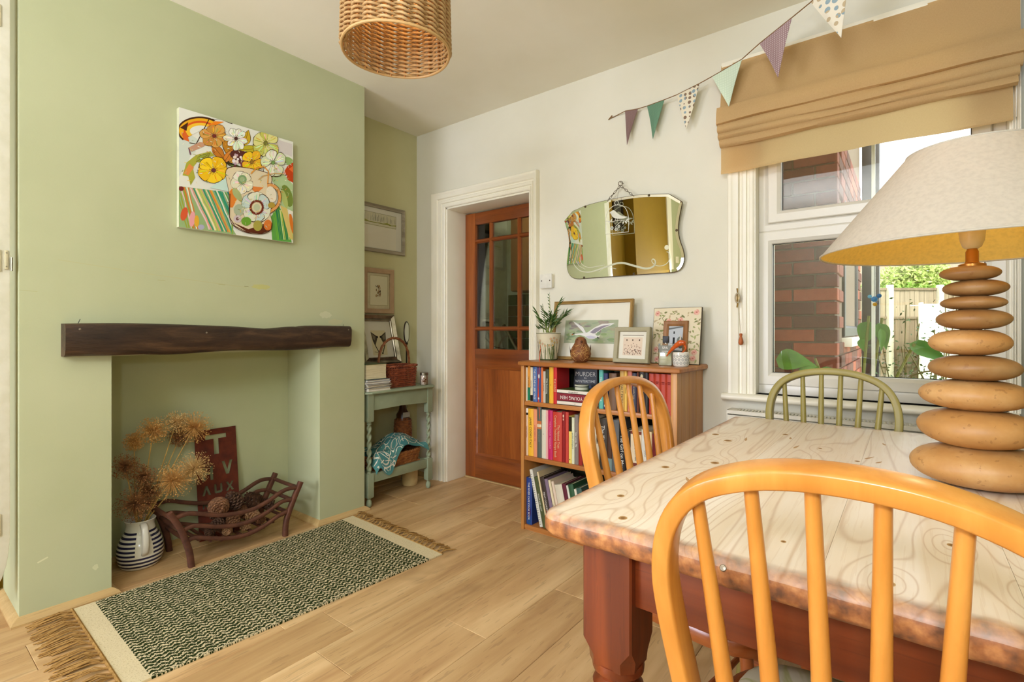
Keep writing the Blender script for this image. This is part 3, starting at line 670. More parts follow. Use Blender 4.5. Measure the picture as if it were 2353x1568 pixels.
# swirl of orange and yellow leaves at top left
for (c, rx, ry) in (((74, 40, 18), 205, 150), ((232, 170, 30), 190, 132), ((214, 90, 30), 150, 106), ((238, 190, 50), 132, 86), ((226, 226, 212), 96, 58)):
    A(c, [(350 + rx * math.cos(a) - 10, 330 + ry * math.sin(a)) for a in [math.pi * 0.78 + k * math.pi * 0.95 / 22 for k in range(23)]])
A((74, 40, 18), [(160, 300), (230, 240), (215, 330)]); A((236, 130, 30), [(400, 280), (470, 225), (560, 230), (470, 270)]); A((60, 36, 20), strk([(240, 450), (300, 460), (420, 200), (540, 205), (640, 250)], 8)); A((214, 100, 40), [(170, 350), (215, 350), (240, 440), (190, 420)])
A((196, 150, 120), [(230, 500), (330, 440), (430, 450), (260, 540)]); A((120, 80, 90), strk([(235, 500), (250, 570)], 12))
A((170, 168, 60), [(180, 780), (215, 650), (300, 570), (430, 530), (470, 575), (330, 610), (270, 700), (290, 800), (250, 880), (230, 790)]); A((222, 140, 70), [(190, 760), (240, 660), (280, 700), (230, 780)])
def rpetal(cx, cy, L, W, rot, n=12):
    pts = []
    for i in range(n + 1):
        t = i / n; pts.append((L * t * (1.0 - .04 * SR.random()), W / 2 * math.sin(math.pi * t ** 1.7) ** .8 if 0 < t < 1 else 0))
    for i in range(n - 1, 0, -1):
        t = i / n; pts.append((L * t * (1.0 - .04 * SR.random()), -W / 2 * math.sin(math.pi * t ** 1.7) ** .8))
    c, s_ = math.cos(rot), math.sin(rot)
    return [(cx + x * c - y * s_, cy + x * s_ + y * c) for x, y in pts]
def flower(cx, cy, r_, n, c1, c2, cen, rot=0.0, wdt=0.75, line=(70, 44, 20)):
    for i in range(n):
        a = rot + i * 6.283 / n + SR.uniform(-0.2, 0.2); q = r_ * SR.uniform(.85, 1.08); wq = r_ * wdt * SR.uniform(.9, 1.2)
        A(line, rpetal(cx, cy, q * 1.03, wq * 1.07, a)); A(c1 if i % 2 else c2, rpetal(cx, cy, q, wq, a))
        for k in range(5):
            b_ = a + SR.uniform(-.28, .28); t0, t1 = SR.uniform(.2, .5), SR.uniform(.6, .9)
            cc = tuple(max(0, min(255, x + SR.choice((-34, -22, 18, 26)))) for x in (c2 if i % 2 else c1))
            A(cc, strk([(cx + q * t0 * math.cos(b_), cy + q * t0 * math.sin(b_)), (cx + q * t1 * math.cos(b_), cy + q * t1 * math.sin(b_))], SR.uniform(4, 9)))
    A(cen, ell(cx, cy, r_ * 0.15))
    for i in range(11):
        a = i * 0.57; A((90, 50, 40), strk([(cx + r_ * 0.1 * math.cos(a), cy + r_ * 0.1 * math.sin(a)), (cx + r_ * 0.3 * math.cos(a), cy + r_ * 0.3 * math.sin(a))], 3.5))
A((60, 50, 24), [(420, 470), (640, 650), (780, 700), (950, 840), (900, 860), (700, 720), (600, 670)]); A((96, 120, 60), [(600, 660), (760, 690), (800, 790), (700, 720)])
for (x, y, L, W_, a, c) in ((450, 470, 190, 90, 0.9, (196, 120, 40)), (590, 370, 230, 110, 1.45, (190, 130, 36)), (560, 640, 160, 70, -1.0, (214, 130, 50)), (610, 640, 150, 70, -0.6, (206, 150, 60)), (760, 470, 160, 90, -1.3, (206, 170, 40)), (700, 520, 230, 80, -0.1, (190, 176, 40)), (300, 640, 150, 60, -0.6, (150, 160, 60))):
    A((70, 44, 20), petal(x, y, L * 1.04, W_ * 1.1, a)); A(c, petal(x, y, L, W_, a)); A((120, 80, 24), strk([(x, y), (x + L * 0.9 * math.cos(a), y + L * 0.9 * math.sin(a))], 5))
flower(465, 375, 135, 6, (214, 160, 80), (196, 140, 60), (120, 50, 40), 0.3)
flower(675, 400, 125, 8, (240, 240, 226), (222, 222, 196), (80, 50, 40), 0.2, 0.5)
flower(985, 450, 165, 6, (222, 218, 140), (196, 196, 90), (120, 120, 50), 0.5)
A((90, 46, 40), ell(790, 610, 190, 70, 0.35)); 
for i in range(22): A(SR.choice([(236, 226, 226), (190, 160, 170), (230, 214, 200), (120, 60, 70)]), ell(SR.uniform(640, 790), SR.uniform(560, 700), SR.uniform(10, 20)))
flower(835, 640, 130, 5, (240, 200, 40), (232, 176, 40), (150, 110, 40), 0.1)
flower(1065, 650, 150, 5, (236, 236, 214), (214, 222, 180), (120, 160, 90), 0.9)
A((196, 222, 210), [(330, 600), (480, 640), (600, 760), (610, 940), (420, 900), (480, 860)])
flower(455, 725, 150, 5, (244, 206, 40), (236, 186, 30), (110, 60, 60), 0.25, 0.95)
# the jug
def smc(P, k=6):
    out = []; n = len(P)
    for i in range(n):
        a, b_, c, d_ = P[i - 1], P[i], P[(i + 1) % n], P[(i + 2) % n]
        for j in range(k):
            t = j / k; out.append(tuple(0.5 * (2 * b_[q] + (c[q] - a[q]) * t + (2 * a[q] - 5 * b_[q] + 4 * c[q] - d_[q]) * t * t + (3 * b_[q] - a[q] - 3 * c[q] + d_[q]) * t ** 3) for q in (0, 1)))
    return out
jug = [(600, 700), (1010, 760), (1030, 900), (1000, 1000), (1020, 1140), (1050, 1250), (1030, 1330), (930, 1365), (780, 1350), (660, 1290), (612, 1200), (605, 960)]
jug = smc(jug)
A((80, 36, 18), [(x + (x - 820) * 0.02, y + (y - 1030) * 0.02) for x, y in jug]); A((222, 206, 170), jug)
A((222, 130, 50), [(605, 940), (640, 900), (700, 980), (640, 1100), (610, 1100)]); A((96, 44, 22), [(640, 1250), (800, 1320), (1020, 1250), (1040, 1330), (930, 1362), (780, 1345)]); A((222, 130, 60), [(800, 880), (960, 900), (880, 960)])
hnd = [(x, y) for x, y, _ in smooth_xyz([(1000, 880), (1060, 880), (1120, 930), (1140, 1010), (1110, 1090), (1020, 1150)])]; A((80, 44, 20), strk(hnd, 40)); A((226, 160, 90), strk(hnd, 30)); A((232, 222, 196), ell(1045, 970, 55, 85, -0.3))
flower(735, 850, 120, 5, (236, 232, 210), (226, 222, 190), (130, 160, 110), 0.4, 0.9); A((130, 160, 110), ell(735, 815, 46)); A((160, 180, 130), ell(735, 815, 26))
A((170, 180, 120), petal(640, 900, 190, 70, 1.0)); flower(880, 1095, 175, 6, (196, 214, 206), (226, 226, 200), (200, 200, 180), 0.5, 1.0)
A((120, 50, 30), ell(885, 1100, 76)); A((222, 210, 170), ell(885, 1100, 56)); A((190, 196, 160), ell(885, 1100, 36))
for i in range(28): a = i * 0.2244; A((110, 44, 30), strk([(885 + 50 * math.cos(a), 1100 + 50 * math.sin(a)), (885 + 82 * math.cos(a), 1100 + 82 * math.sin(a))], 5))
A((170, 180, 150), ell(700, 1125, 52, 60)); A((206, 190, 190), ell(685, 1215, 40)); A((110, 70, 70), ell(685, 1215, 16)); A((110, 160, 50), ell(775, 1240, 52, 45)); A((170, 160, 70), ell(895, 1285, 48, 55)); A((214, 120, 50), ell(1005, 1280, 46, 55)); A((176, 150, 60), ell(1045, 1080, 40, 30))
A((80, 36, 18), strk([(610, 960), (606, 1200), (660, 1290), (780, 1350), (930, 1365), (1040, 1330), (1050, 1260)], 7))
for i in range(260):
    x, y = SR.uniform(170, 1280), SR.uniform(330, 1330); yt = 92 + (x - 150) / 1152 * 358
    if y < yt + 60 or (x < 600 and y > 860) or (x > 1040 and y > 1060): continue
    a = SR.uniform(0, 3.14); l = SR.uniform(12, 30)
    A(SR.choice([(236, 230, 206), (206, 190, 120), (214, 150, 70), (120, 130, 60), (96, 56, 34), (190, 206, 190), (236, 200, 90), (170, 180, 120), (226, 214, 180)]), strk([(x, y), (x + l * math.cos(a), y + l * math.sin(a))], SR.uniform(3, 7)))
A((200, 160, 100), strk([(900, 820), (960, 780), (1080, 760), (1190, 770)], 9)); A((222, 150, 60), strk([(820, 760), (880, 700), (960, 690), (1010, 740), (1000, 860)], 12))
paint('print', S, cvm, art, (1, 0, 0), eps=1.2e-5, start=4)

# ------------------------------------------------------------------ framed pictures
def frame_at(root, M, wd, ht, fw, fd, fm, mount, shapes, back=0.004, mats_=None, bevelw=0.0, glass=True, rad=0.25, eps=2e-5):
    """M maps (u right, v up, n out of the picture) to the thing; centre bottom at origin"""
    pr2 = [(0, 0), (0, fd * 0.85), (fw * 0.12, fd), (fw * 0.55, fd * (1 - rad)), (fw * 0.9, fd * 0.8), (fw, fd * 0.62), (fw, 0)]
    cs = [(-wd / 2, 0, 1, 1), (-wd / 2, ht, 1, -1), (wd / 2, ht, -1, -1), (wd / 2, 0, -1, 1)]
    MB().loft([[M @ Vector((x + sx * o_, z + sz * o_, y)) for o_, y in pr2] for x, z, sx, sz in cs], wrap=True).build('frame', fm, root, smooth=30)
    a = MB(); a.add([M @ Vector(p) for p in ((-wd / 2 + fw * .6, fw * .6, fd * .3), (wd / 2 - fw * .6, fw * .6, fd * .3), (wd / 2 - fw * .6, ht - fw * .6, fd * .3), (-wd / 2 + fw * .6, ht - fw * .6, fd * .3),
              (-wd / 2 + fw * .6, fw * .6, 0.001), (wd / 2 - fw * .6, fw * .6, 0.001), (wd / 2 - fw * .6, ht - fw * .6, 0.001), (-wd / 2 + fw * .6, ht - fw * .6, 0.001))],
              [(0, 1, 2, 3), (7, 6, 5, 4), (0, 4, 5, 1), (1, 5, 6, 2), (2, 6, 7, 3), (3, 7, 4, 0)])
    mo_ = a.build('mount', mount, root, smooth=0)
    nn = (M.to_3x3() @ Vector((0, 0, 1)))
    if shapes: paint('print', shapes, mo_, lambda u, v: M @ Vector((u, v, fd * .3)), nn, eps=eps, start=12)
    if glass:
        g_ = MB(); z = fd * .58
        g_.add([M @ Vector(p) for p in ((-wd / 2 + fw * .8, fw * .8, z), (wd / 2 - fw * .8, fw * .8, z), (wd / 2 - fw * .8, ht - fw * .8, z), (-wd / 2 + fw * .8, ht - fw * .8, z))], [(0, 1, 2, 3)])
        g_.build('glass', PICGLASS, root, smooth=0, fixn=False)
MOUNT = mk('mount_card', (232, 226, 208), 0.8, c2=(228, 222, 203), ns=4); MOUNT2 = mk('mount_cream', (226, 214, 176), 0.8)
Mleft = lambda y, z, x=XL: basis((x, y, z), (0, 1, 0), (0, 0, 1), (1, 0, 0))
GREYW = wood('weathered_grey_wood', (168, 156, 132), (128, 116, 92), axis='y', sc=22, along=0.1, rough=0.7)
p1 = thing('framed_picture', 'grey wooden frame with a woodland etching, high on the alcove wall', 'picture', (XL, 2.21, 1.64), world=True)
ar = random.Random(13); sh = [((226, 216, 176), [(-0.2, 0.075), (0.185, 0.075), (0.185, 0.275), (-0.2, 0.275)]), ((222, 214, 180), [(-0.2, 0.19), (0.185, 0.19), (0.185, 0.275), (-0.2, 0.275)]),
    ((236, 228, 206), [(-0.2, 0.03), (0.185, 0.03), (0.185, 0.185), (-0.2, 0.185)])]
sh += [((176, 172, 80), [(-0.2, 0.205)] + [(-0.2 + i * 0.0385, 0.212 + ar.uniform(-0.006, 0.012)) for i in range(11)] + [(0.185, 0.205)])]
for i in range(60): 
    x = ar.uniform(-0.195, 0.18); sh.append((ar.choice([(150, 146, 120), (176, 170, 146), (130, 124, 96)]), strk([(x, 0.215 + ar.uniform(0, 0.01)), (x + ar.uniform(-0.004, 0.004), ar.uniform(0.245, 0.273))], 0.0016)))
sh += [((150, 140, 96), strk([(-0.2, 0.275), (0.185, 0.275), (0.185, 0.188), (-0.2, 0.188)], 0.0022)), ((140, 140, 60), strk([(-0.2 + i * 0.03, 0.206 + ar.uniform(-0.004, 0.004)) for i in range(13)], 0.004))]
frame_at(p1, Mleft(2.21, 1.64), 0.525, 0.335, 0.026, 0.02, GREYW, MOUNT, sh)
p2 = thing('framed_picture', 'taupe frame with a small brown sketch, hung below the woodland etching', 'picture', (XL, 2.242, 1.21), world=True)
TAUPE = mk('taupe_frame', (178, 148, 112), 0.55, c2=(168, 138, 102))
sh = [((190, 178, 136), [(-0.075, 0.055), (0.082, 0.055), (0.082, 0.268), (-0.075, 0.268)]), ((232, 224, 190), [(-0.071, 0.06), (0.078, 0.06), (0.078, 0.264), (-0.071, 0.264)])]
for i in range(34): sh.append((ar.choice([(110, 80, 50), (150, 120, 80), (80, 56, 34), (190, 160, 116), (176, 140, 90)]), ell(ar.gauss(0.0, 0.012), 0.16 + ar.uniform(-0.04, 0.035), ar.uniform(0.002, 0.006), ar.uniform(0.004, 0.011))))
frame_at(p2, Mleft(2.242, 1.21), 0.26, 0.317, 0.034, 0.018, TAUPE, MOUNT2, sh)
# ------------------------------------------------------------------ fireplace: rusty letter sign
sg = thing('rusty_letter_sign', 'rust-coloured metal plate with cut-out letters leaning in the fireplace', 'sign', (-2.875, 1.178, 0.001), (0, 0, 0))
LT = dict(T=[(0, 1), (1, 1), (1, .78), (.62, .78), (.62, 0), (.38, 0), (.38, .78), (0, .78)],
 H=[(0, 0), (0, 1), (.28, 1), (.28, .6), (.72, .6), (.72, 1), (1, 1), (1, 0), (.72, 0), (.72, .4), (.28, .4), (.28, 0)],
 V=[(0, 1), (.28, 1), (.5, .35), (.72, 1), (1, 1), (.64, 0), (.36, 0)], A=[(.36, 1), (.64, 1), (1, 0), (.72, 0), (.5, .62), (.28, 0), (0, 0)],
 U=[(0, 1), (.28, 1), (.28, .25), (.72, .25), (.72, 1), (1, 1), (1, .15), (.85, 0), (.15, 0), (0, .15)],
 X=[(0, 1), (.3, 1), (.5, .66), (.7, 1), (1, 1), (.66, .5), (1, 0), (.7, 0), (.5, .34), (.3, 0), (0, 0), (.34, .5)],
 N=[(0, 0), (0, 1), (.28, 1), (.72, .45), (.72, 1), (1, 1), (1, 0), (.72, 0), (.28, .55), (.28, 0)], O=[(.3, 1), (.7, 1), (1, .7), (1, .3), (.7, 0), (.3, 0), (0, .3), (0, .7)])
loops = [[(-0.103, 0), (0.103, 0), (0.103, 0.565), (-0.103, 0.565)]]
for ch, x, z, w_, h_ in (('T', 0.0, 0.43, 0.105, 0.105), ('H', -0.048, 0.30, 0.052, 0.072), ('V', 0.05, 0.315, 0.056, 0.072), ('A', -0.058, 0.225, 0.042, 0.048), ('U', 0.0, 0.225, 0.04, 0.048), ('X', 0.058, 0.225, 0.042, 0.048),
                      ('N', -0.066, 0.16, 0.028, 0.034), ('O', -0.022, 0.16, 0.028, 0.034), ('T', 0.022, 0.16, 0.028, 0.034), ('H', 0.066, 0.16, 0.028, 0.034)):
    loops.append([(x + (a - .5) * w_, z + b_ * h_) for a, b_ in LT[ch]])
lp = [[Vector((a, b_, 0)) for a, b_ in l] for l in loops]
tri = tessellate_polygon(lp); flat = [p for l in loops for p in l]; n = len(flat)
m = MB(); f_ = lambda p, h: (h, p[0], p[1])
m.v = [f_(p, 0.0015) for p in flat] + [f_(p, -0.0015) for p in flat]
m.f = [tuple(t) for t in tri] + [tuple(n + i for i in reversed(t)) for t in tri]; k0 = 0
for l in loops:
    for i in range(len(l)): j = (i + 1) % len(l); m.f.append((k0 + i, k0 + j, n + k0 + j, n + k0 + i))
    k0 += len(l)
m.m = [0] * len(m.f)
RUST = mk('rust', (112, 46, 22), 0.85, c2=(74, 28, 14), ns=14, bs=80, bstr=0.4)
m.build('plate', RUST, sg, smooth=0); sg.rotation_euler = (0, R(-7), 0); sg.location = (-2.872, 1.172, 0.002)

# ------------------------------------------------------------------ iron fire basket
IRON = mk('rusty_iron', (108, 66, 46), 0.7, 0.2, c2=(76, 46, 34), ns=18, bs=70, bstr=0.4)
gr = thing('fire_basket', 'rusty wrought iron fire basket standing in the fireplace', 'fire basket', (-2.75, 1.16, 0), world=True)
SEC = [(-1, -.7), (-1, .7), (-.7, 1), (.7, 1), (1, .7), (1, -.7), (.7, -1), (-.7, -1)]
def smooth_pts(P, k=5):
    P = [Vector(p) for p in P]; Q = [P[0] * 2 - P[1]] + P + [P[-1] * 2 - P[-2]]; out = []
    for i in range(1, len(Q) - 2):
        for j in range(k):
            t = j / k; a, b_, c, d_ = Q[i - 1], Q[i], Q[i + 1], Q[i + 2]
            out.append(0.5 * ((2 * b_) + (c - a) * t + (2 * a - 5 * b_ + 4 * c - d_) * t * t + (3 * b_ - a - 3 * c + d_) * t ** 3))
    out.append(P[-1]); return out
def bar(P, r_, nm='bar', parent=gr, m_=IRON): return MB().tube(smooth_pts(P), r_, sec=SEC).build(nm, m_, parent, smooth=50)
XF, XB_ = -2.608, -2.882
LFT = [(0.937, 0.0), (0.93, 0.06), (0.918, 0.11), (0.89, 0.192), (0.848, 0.272)]; RGT = [(1.384, 0.0), (1.386, 0.05), (1.396, 0.1), (1.432, 0.187), (1.472, 0.268)]
for X_ in (XF, XB_):
    bar([(X_, y, z) for y, z in LFT], 0.0125, 'post'); bar([(X_, y, z) for y, z in RGT], 0.0125, 'post')
rails = ([(0.868, 0.243), (0.91, 0.25), (0.948, 0.244), (1.075, 0.199), (1.201, 0.187), (1.285, 0.206), (1.355, 0.236), (1.40, 0.246), (1.452, 0.239)],
         [(0.90, 0.178), (0.93, 0.186), (0.964, 0.182), (1.075, 0.144), (1.185, 0.131), (1.285, 0.152), (1.345, 0.18), (1.38, 0.188), (1.418, 0.183)],
         [(0.925, 0.128), (0.945, 0.131), (0.975, 0.123), (1.075, 0.087), (1.175, 0.07), (1.268, 0.086), (1.34, 0.115), (1.392, 0.127)])
for r_ in rails:
    bar([(XF, y, z) for y, z in r_], 0.009, 'rail'); bar([(XB_, y, z) for y, z in r_], 0.009, 'rail')
for (y, z) in ((0.862, 0.243), (0.897, 0.18), (0.922, 0.125), (1.457, 0.24), (1.425, 0.182), (1.395, 0.125)):
    bar([(XF, y, z), (-2.745, y, z - 0.002), (XB_, y, z)], 0.008, 'side_bar')
for i in range(9):
    y = 0.97 + i * 0.05; z = 0.068 + 0.055 * ((y - 1.17) / 0.22) ** 2
    bar([(XF, y, z), (-2.745, y, z - 0.002), (XB_, y, z)], 0.006, 'grate_bar')
# pine cones
CONE = [mk('pine_cone_%d' % i, c, 0.7, c2=c2, ns=60) for i, (c, c2) in enumerate((((156, 108, 72), (90, 58, 38)), ((104, 72, 50), (58, 38, 28)), ((190, 146, 104), (120, 82, 52))))]
def pine_cone(L, Rr, n, seed):
    m = MB(); r_ = random.Random(seed)
    m.lathe([(0.001, -L / 2), (Rr * 0.5, -L * 0.35), (Rr * 0.6, -L * 0.1), (Rr * 0.35, L * 0.3), (0.001, L * 0.47)], 8)
    for i in range(n):
        t = i / n; a = i * 2.39996; z = -L * 0.46 + t * L * 0.9; rad = Rr * (0.45 + 0.55 * math.sin(math.pi * min(1, 0.22 + t * 0.78)) ** 0.8) * (1 - 0.35 * t)
        ca, sa = math.cos(a), math.sin(a); wv = 0.30 * rad + 0.002; up = L * 0.05
        def P(rr, tt, zz): return (ca * rr - sa * tt, sa * rr + ca * tt, z + zz)
        m.add([P(rad * .35, -wv * .4, 0), P(rad * .35, wv * .4, 0), P(rad, wv, up), P(rad * 1.12, 0, up * 1.4), P(rad, -wv, up), P(rad * .9, 0, up + 0.006)], [(0, 1, 2, 4), (4, 2, 3), (0, 5, 1), (1, 5, 2), (0, 4, 5), (4, 3, 5), (3, 2, 5)])
    return m
cones = [((-2.72, 1.10, 0.205), 0.125, 0.05, 70, 0, (R(80), 0, R(70)), 'large open pine cone on top at the left of the fire basket'),
 ((-2.76, 1.185, 0.215), 0.10, 0.045, 60, 1, (R(30), R(20), 0), 'dark pine cone standing on top in the middle of the fire basket'),
 ((-2.74, 1.275, 0.195), 0.10, 0.045, 60, 1, (R(60), R(-20), R(-60)), 'dark open pine cone on top at the right of the fire basket'),
 ((-2.68, 1.07, 0.135), 0.075, 0.032, 50, 1, (R(85), 0, R(30)), 'pine cone wedged under the large one behind the middle rail'),
 ((-2.68, 1.155, 0.128), 0.085, 0.034, 50, 0, (R(90), 0, R(80)), 'reddish pine cone lying behind the middle rail of the basket'),
 ((-2.68, 1.255, 0.128), 0.085, 0.034, 50, 2, (R(80), 0, R(100)), 'pale-tipped pine cone behind the middle rail towards the basket end'),
 ((-2.655, 1.115, 0.098), 0.055, 0.025, 40, 2, (R(85), 0, R(75)), 'small pale pine cone lying low behind the bottom rail'),
 ((-2.655, 1.20, 0.095), 0.052, 0.022, 40, 2, (R(85), 0, R(120)), 'small tan pine cone low in the middle of the basket'),
 ((-2.66, 1.275, 0.105), 0.055, 0.024, 40, 0, (R(80), 0, R(40)), 'small brown pine cone low at the raised end of the basket'),
 ((-2.66, 1.035, 0.118), 0.06, 0.026, 40, 1, (R(88), 0, R(60)), 'small dark pine cone in the low corner nearest the striped jug'),
 ((-2.72, 1.345, 0.16), 0.075, 0.032, 46, 1, (R(70), 0, R(-40)), 'dark pine cone farthest along the basket by the side bars'),
 ((-2.79, 1.13, 0.145), 0.09, 0.04, 50, 1, (R(80), 0, R(10)), 'pine cone buried at the back under the heap in the fire basket'),
 ((-2.79, 1.24, 0.14), 0.09, 0.04, 50, 0, (R(75), 0, R(-80)), 'pine cone at the back of the basket half hidden by others')]
for i, (loc, L, Rr, n, mi, rot, lab) in enumerate(cones):
    o = pine_cone(L, Rr, n, i).build('pine_cone', CONE[mi], smooth=0, fixn=False); o.location = loc; o.rotation_euler = rot; tag(o, lab, 'pine cone', 'pine cones in the fire basket')

# ------------------------------------------------------------------ striped jug and dried alliums
CER = mk('white_glaze', (232, 228, 214), 0.15, c2=(228, 223, 208), ns=3, spec=0.6); NAVY = mk('navy_glaze', (40, 40, 74), 0.18, c2=(34, 34, 62), spec=0.6)
jg = thing('striped_jug', 'round white jug with navy stripes standing in the fireplace', 'jug', (-2.822, 0.80, 0), (0, 0, R(-6)))
def jr(z): return jr0(z) * .875
def jr0(z):
    K = [(0, .078), (.008, .088), (.03, .099), (.06, .1045), (.085, .104), (.11, .098), (.135, .086), (.16, .069), (.178, .064), (.19, .062), (.203, .065), (.213, .07)]
    for (z0, r0), (z1, r1) in zip(K, K[1:]):
        if z <= z1: return r0 + (r1 - r0) * (z - z0) / (z1 - z0)
    return K[-1][1]
zs = [0, .004, .008]; band = []
z = 0.014
edges = []
for i in range(9): edges += [z, z + 0.0092]; z += 0.0180
zs = sorted(set([0, .006] + edges + [.178, .184, .19, .197, .203, .208, .213]))
NSEG = 48; m = MB()
rings = [[(jr(z) * math.cos(6.28319 * j / NSEG), jr(z) * math.sin(6.28319 * j / NSEG), z) for j in range(NSEG)] for z in zs]
m.loft(rings, True, (True, False))
mi = []
fcount = 0
for i in range(len(zs) - 1):
    mid = (zs[i] + zs[i + 1]) / 2; inb = any(edges[k] < mid < edges[k + 1] for k in range(0, len(edges), 2))
    for j in range(NSEG):
        a = (j + 0.5) * 360 / NSEG; a = a - 360 if a > 180 else a
        mi.append(1 if inb and (abs(a) > 19 or mid < 0.055) else 0)
mi.append(0); m.m = mi
n0 = len(m.f)
inner = [(jr(z) - 0.005, z) for z in (.213, .2, .19, .17, .14, .1)]
m.loft([[(r_ * math.cos(6.28319 * j / NSEG), r_ * math.sin(6.28319 * j / NSEG), z) for j in range(NSEG)] for r_, z in [(.0585, .2155)] + inner], True, (False, True))
m.loft([[(r_ * math.cos(6.28319 * j / NSEG), r_ * math.sin(6.28319 * j / NSEG), z) for j in range(NSEG)] for r_, z in [(.0612, .213), (.0585, .2155)]], True, (False, False))
m.build('body', [CER, NAVY], jg, smooth=50, fixn=False)
MB().tube(smooth_pts([(.054, 0, .200), (.07, 0, .205), (.094, 0, .195), (.110, 0, .165), (.114, 0, .125), (.106, 0, .09), (.089, 0, .072)], 4), 0.011, sec=[(math.cos(a) * 0.6, math.sin(a) * 1.25) for a in [k * math.pi / 5 for k in range(10)]]).build('handle', CER, jg, smooth=60)
ALM = [mk('allium_%s' % n, c, 0.85, c2=c2, ns=40) for n, c, c2 in (('tan', (232, 182, 108), (200, 144, 78)), ('brown', (170, 118, 72), (130, 86, 52)), ('straw', (240, 204, 140), (210, 168, 102)))]
STEM = mk('straw_stem', (206, 170, 96), 0.7, c2=(186, 146, 76))
alls = [((-2.86, .786, .57), .046, 0, 'small tan dried allium head upper left above the jug'), ((-2.83, .855, .615), .068, 0, 'round dense orange-tan allium head at the top of the bunch'),
 ((-2.87, .963, .635), .058, 2, 'sparse allium head with thin rays standing highest in the bunch'), ((-2.85, 1.036, .60), .085, 0, 'wide tan allium head in front of the rusty sign top'),
 ((-2.80, .735, .474), .06, 1, 'brown allium head lowest at the left by the chimney edge'), ((-2.79, .80, .417), .058, 1, 'dark brown allium head behind the middle stems'),
 ((-2.775, .915, .372), .094, 0, 'largest golden allium head facing forward above the jug handle'), ((-2.82, 1.023, .402), .09, 2, 'golden allium head reaching furthest over the rusty sign'),
 ((-2.765, .765, .305), .085, 1, 'dark allium head drooping over the jug rim'), ((-2.9, .99, .554), .055, 1, 'brown allium head close against the back of the fireplace'), ((-2.83, .83, .33), .062, 1, 'dark allium head low in the centre of the bunch')]
for i, (c, r_, mi, lab) in enumerate(alls):
    ar = random.Random(40 + i); t = thing('dried_allium', lab, 'dried flower', (-2.822, 0.80, 0.1), group='dried alliums in the striped jug', world=True)
    base = Vector((-2.822 + ar.uniform(-.03, .03), 0.80 + ar.uniform(-.03, .03), 0.13)); neck = Vector((-2.822 + ar.uniform(-.035, .035), 0.80 + max(-.04, min(.04, (c[1] - .83) * .25)) , 0.215)); cc = Vector(c)
    MB().tube([base, neck, neck.lerp(cc, .5) + Vector((0, 0, .01)), cc], [0.0032, 0.003, 0.0026, 0.002], 6).build('stem', STEM, t)
    m = MB()
    for k in range(int(260 + r_ * 1500)):
        v = Vector((ar.gauss(0, 1), ar.gauss(0, 1), ar.gauss(0, 1))).normalized(); e = cc + v * r_ * ar.uniform(.72, 1.0)
        if e.x < -2.945: e.x = -2.945
        if e.y < .642 and e.x < -2.6: e.y = .642
        u = v.orthogonal().normalized(); w_ = v.cross(u); q = 0.0013
        m.add([cc + u * q, cc - u * q * .5 + w_ * q * .87, cc - u * q * .5 - w_ * q * .87, e], [(0, 1, 3), (1, 2, 3), (2, 0, 3)])
        s2 = ar.uniform(.002, .0038); m.add([e + v * s2 * 1.2, e + u * s2, e + w_ * s2, e - u * s2, e - w_ * s2], [(0, 1, 2), (0, 2, 3), (0, 3, 4), (0, 4, 1), (1, 4, 3, 2)])
    o = m.build('flower_head', ALM[mi], t, smooth=0, fixn=False); o['kind'] = 'stuff'

# ------------------------------------------------------------------ rug
def rug_mat():
    m, nt, b = base_mat('woven_rug'); uv = nt.nodes.new('ShaderNodeUVMap'); sp = nt.nodes.new('ShaderNodeSeparateXYZ'); nt.links.new(uv.outputs[0], sp.inputs[0])
    U, Vv = sp.outputs['X'], sp.outputs['Y']      # metres along, across
    n1 = noise(nt, uv.outputs[0], 160, 2); n2 = noise(nt, uv.outputs[0], 45, 2)
    tri_ = math_(nt, 'PINGPONG', math_(nt, 'MULTIPLY', U, 62.0), 1.0)
    ph = math_(nt, 'ADD', math_(nt, 'ADD', math_(nt, 'MULTIPLY', Vv, 44.0), math_(nt, 'MULTIPLY', tri_, 0.62)), math_(nt, 'ADD', math_(nt, 'MULTIPLY', n1, 1.5), math_(nt, 'MULTIPLY', n2, 0.7)))
    fr = math_(nt, 'FRACT', ph); msk = math_(nt, 'GREATER_THAN', fr, 0.66)
    edge = math_(nt, 'ADD', math_(nt, 'LESS_THAN', Vv, 0.012), math_(nt, 'GREATER_THAN', Vv, 0.768))
    endb = math_(nt, 'ADD', math_(nt, 'LESS_THAN', math_(nt, 'ADD', U, math_(nt, 'MULTIPLY', n1, 0.008)), 0.072), math_(nt, 'GREATER_THAN', math_(nt, 'ADD', U, math_(nt, 'MULTIPLY', n1, 0.008)), 1.185))
    dots = math_(nt, 'MULTIPLY', edge, math_(nt, 'GREATER_THAN', n1, 0.5)); cream = math_(nt, 'MAXIMUM', math_(nt, 'MULTIPLY', msk, math_(nt, 'SUBTRACT', 1.0, edge)), dots); cream = math_(nt, 'MINIMUM', math_(nt, 'MAXIMUM', cream, endb), 1.0)
    c = mix(nt, rgb(40, 50, 20), rgb(214, 198, 158), cream); c = mix(nt, c, rgb(160, 140, 100), math_(nt, 'MULTIPLY', endb, math_(nt, 'MULTIPLY', math_(nt, 'GREATER_THAN', n1, 0.62), 0.5)))
    nt.links.new(c, b.inputs['Base Color']); b.inputs['Roughness'].default_value = 0.95; b.inputs['Specular IOR Level'].default_value = 0.1
    bump(nt, b, math_(nt, 'ADD', cream, n1), 0.4, 0.003); return m
RA, RB, RC_, RD = Vector((-2.563, .505)), Vector((-2.563, 1.772)), Vector((-1.785, 1.735)), Vector((-1.868, .49))
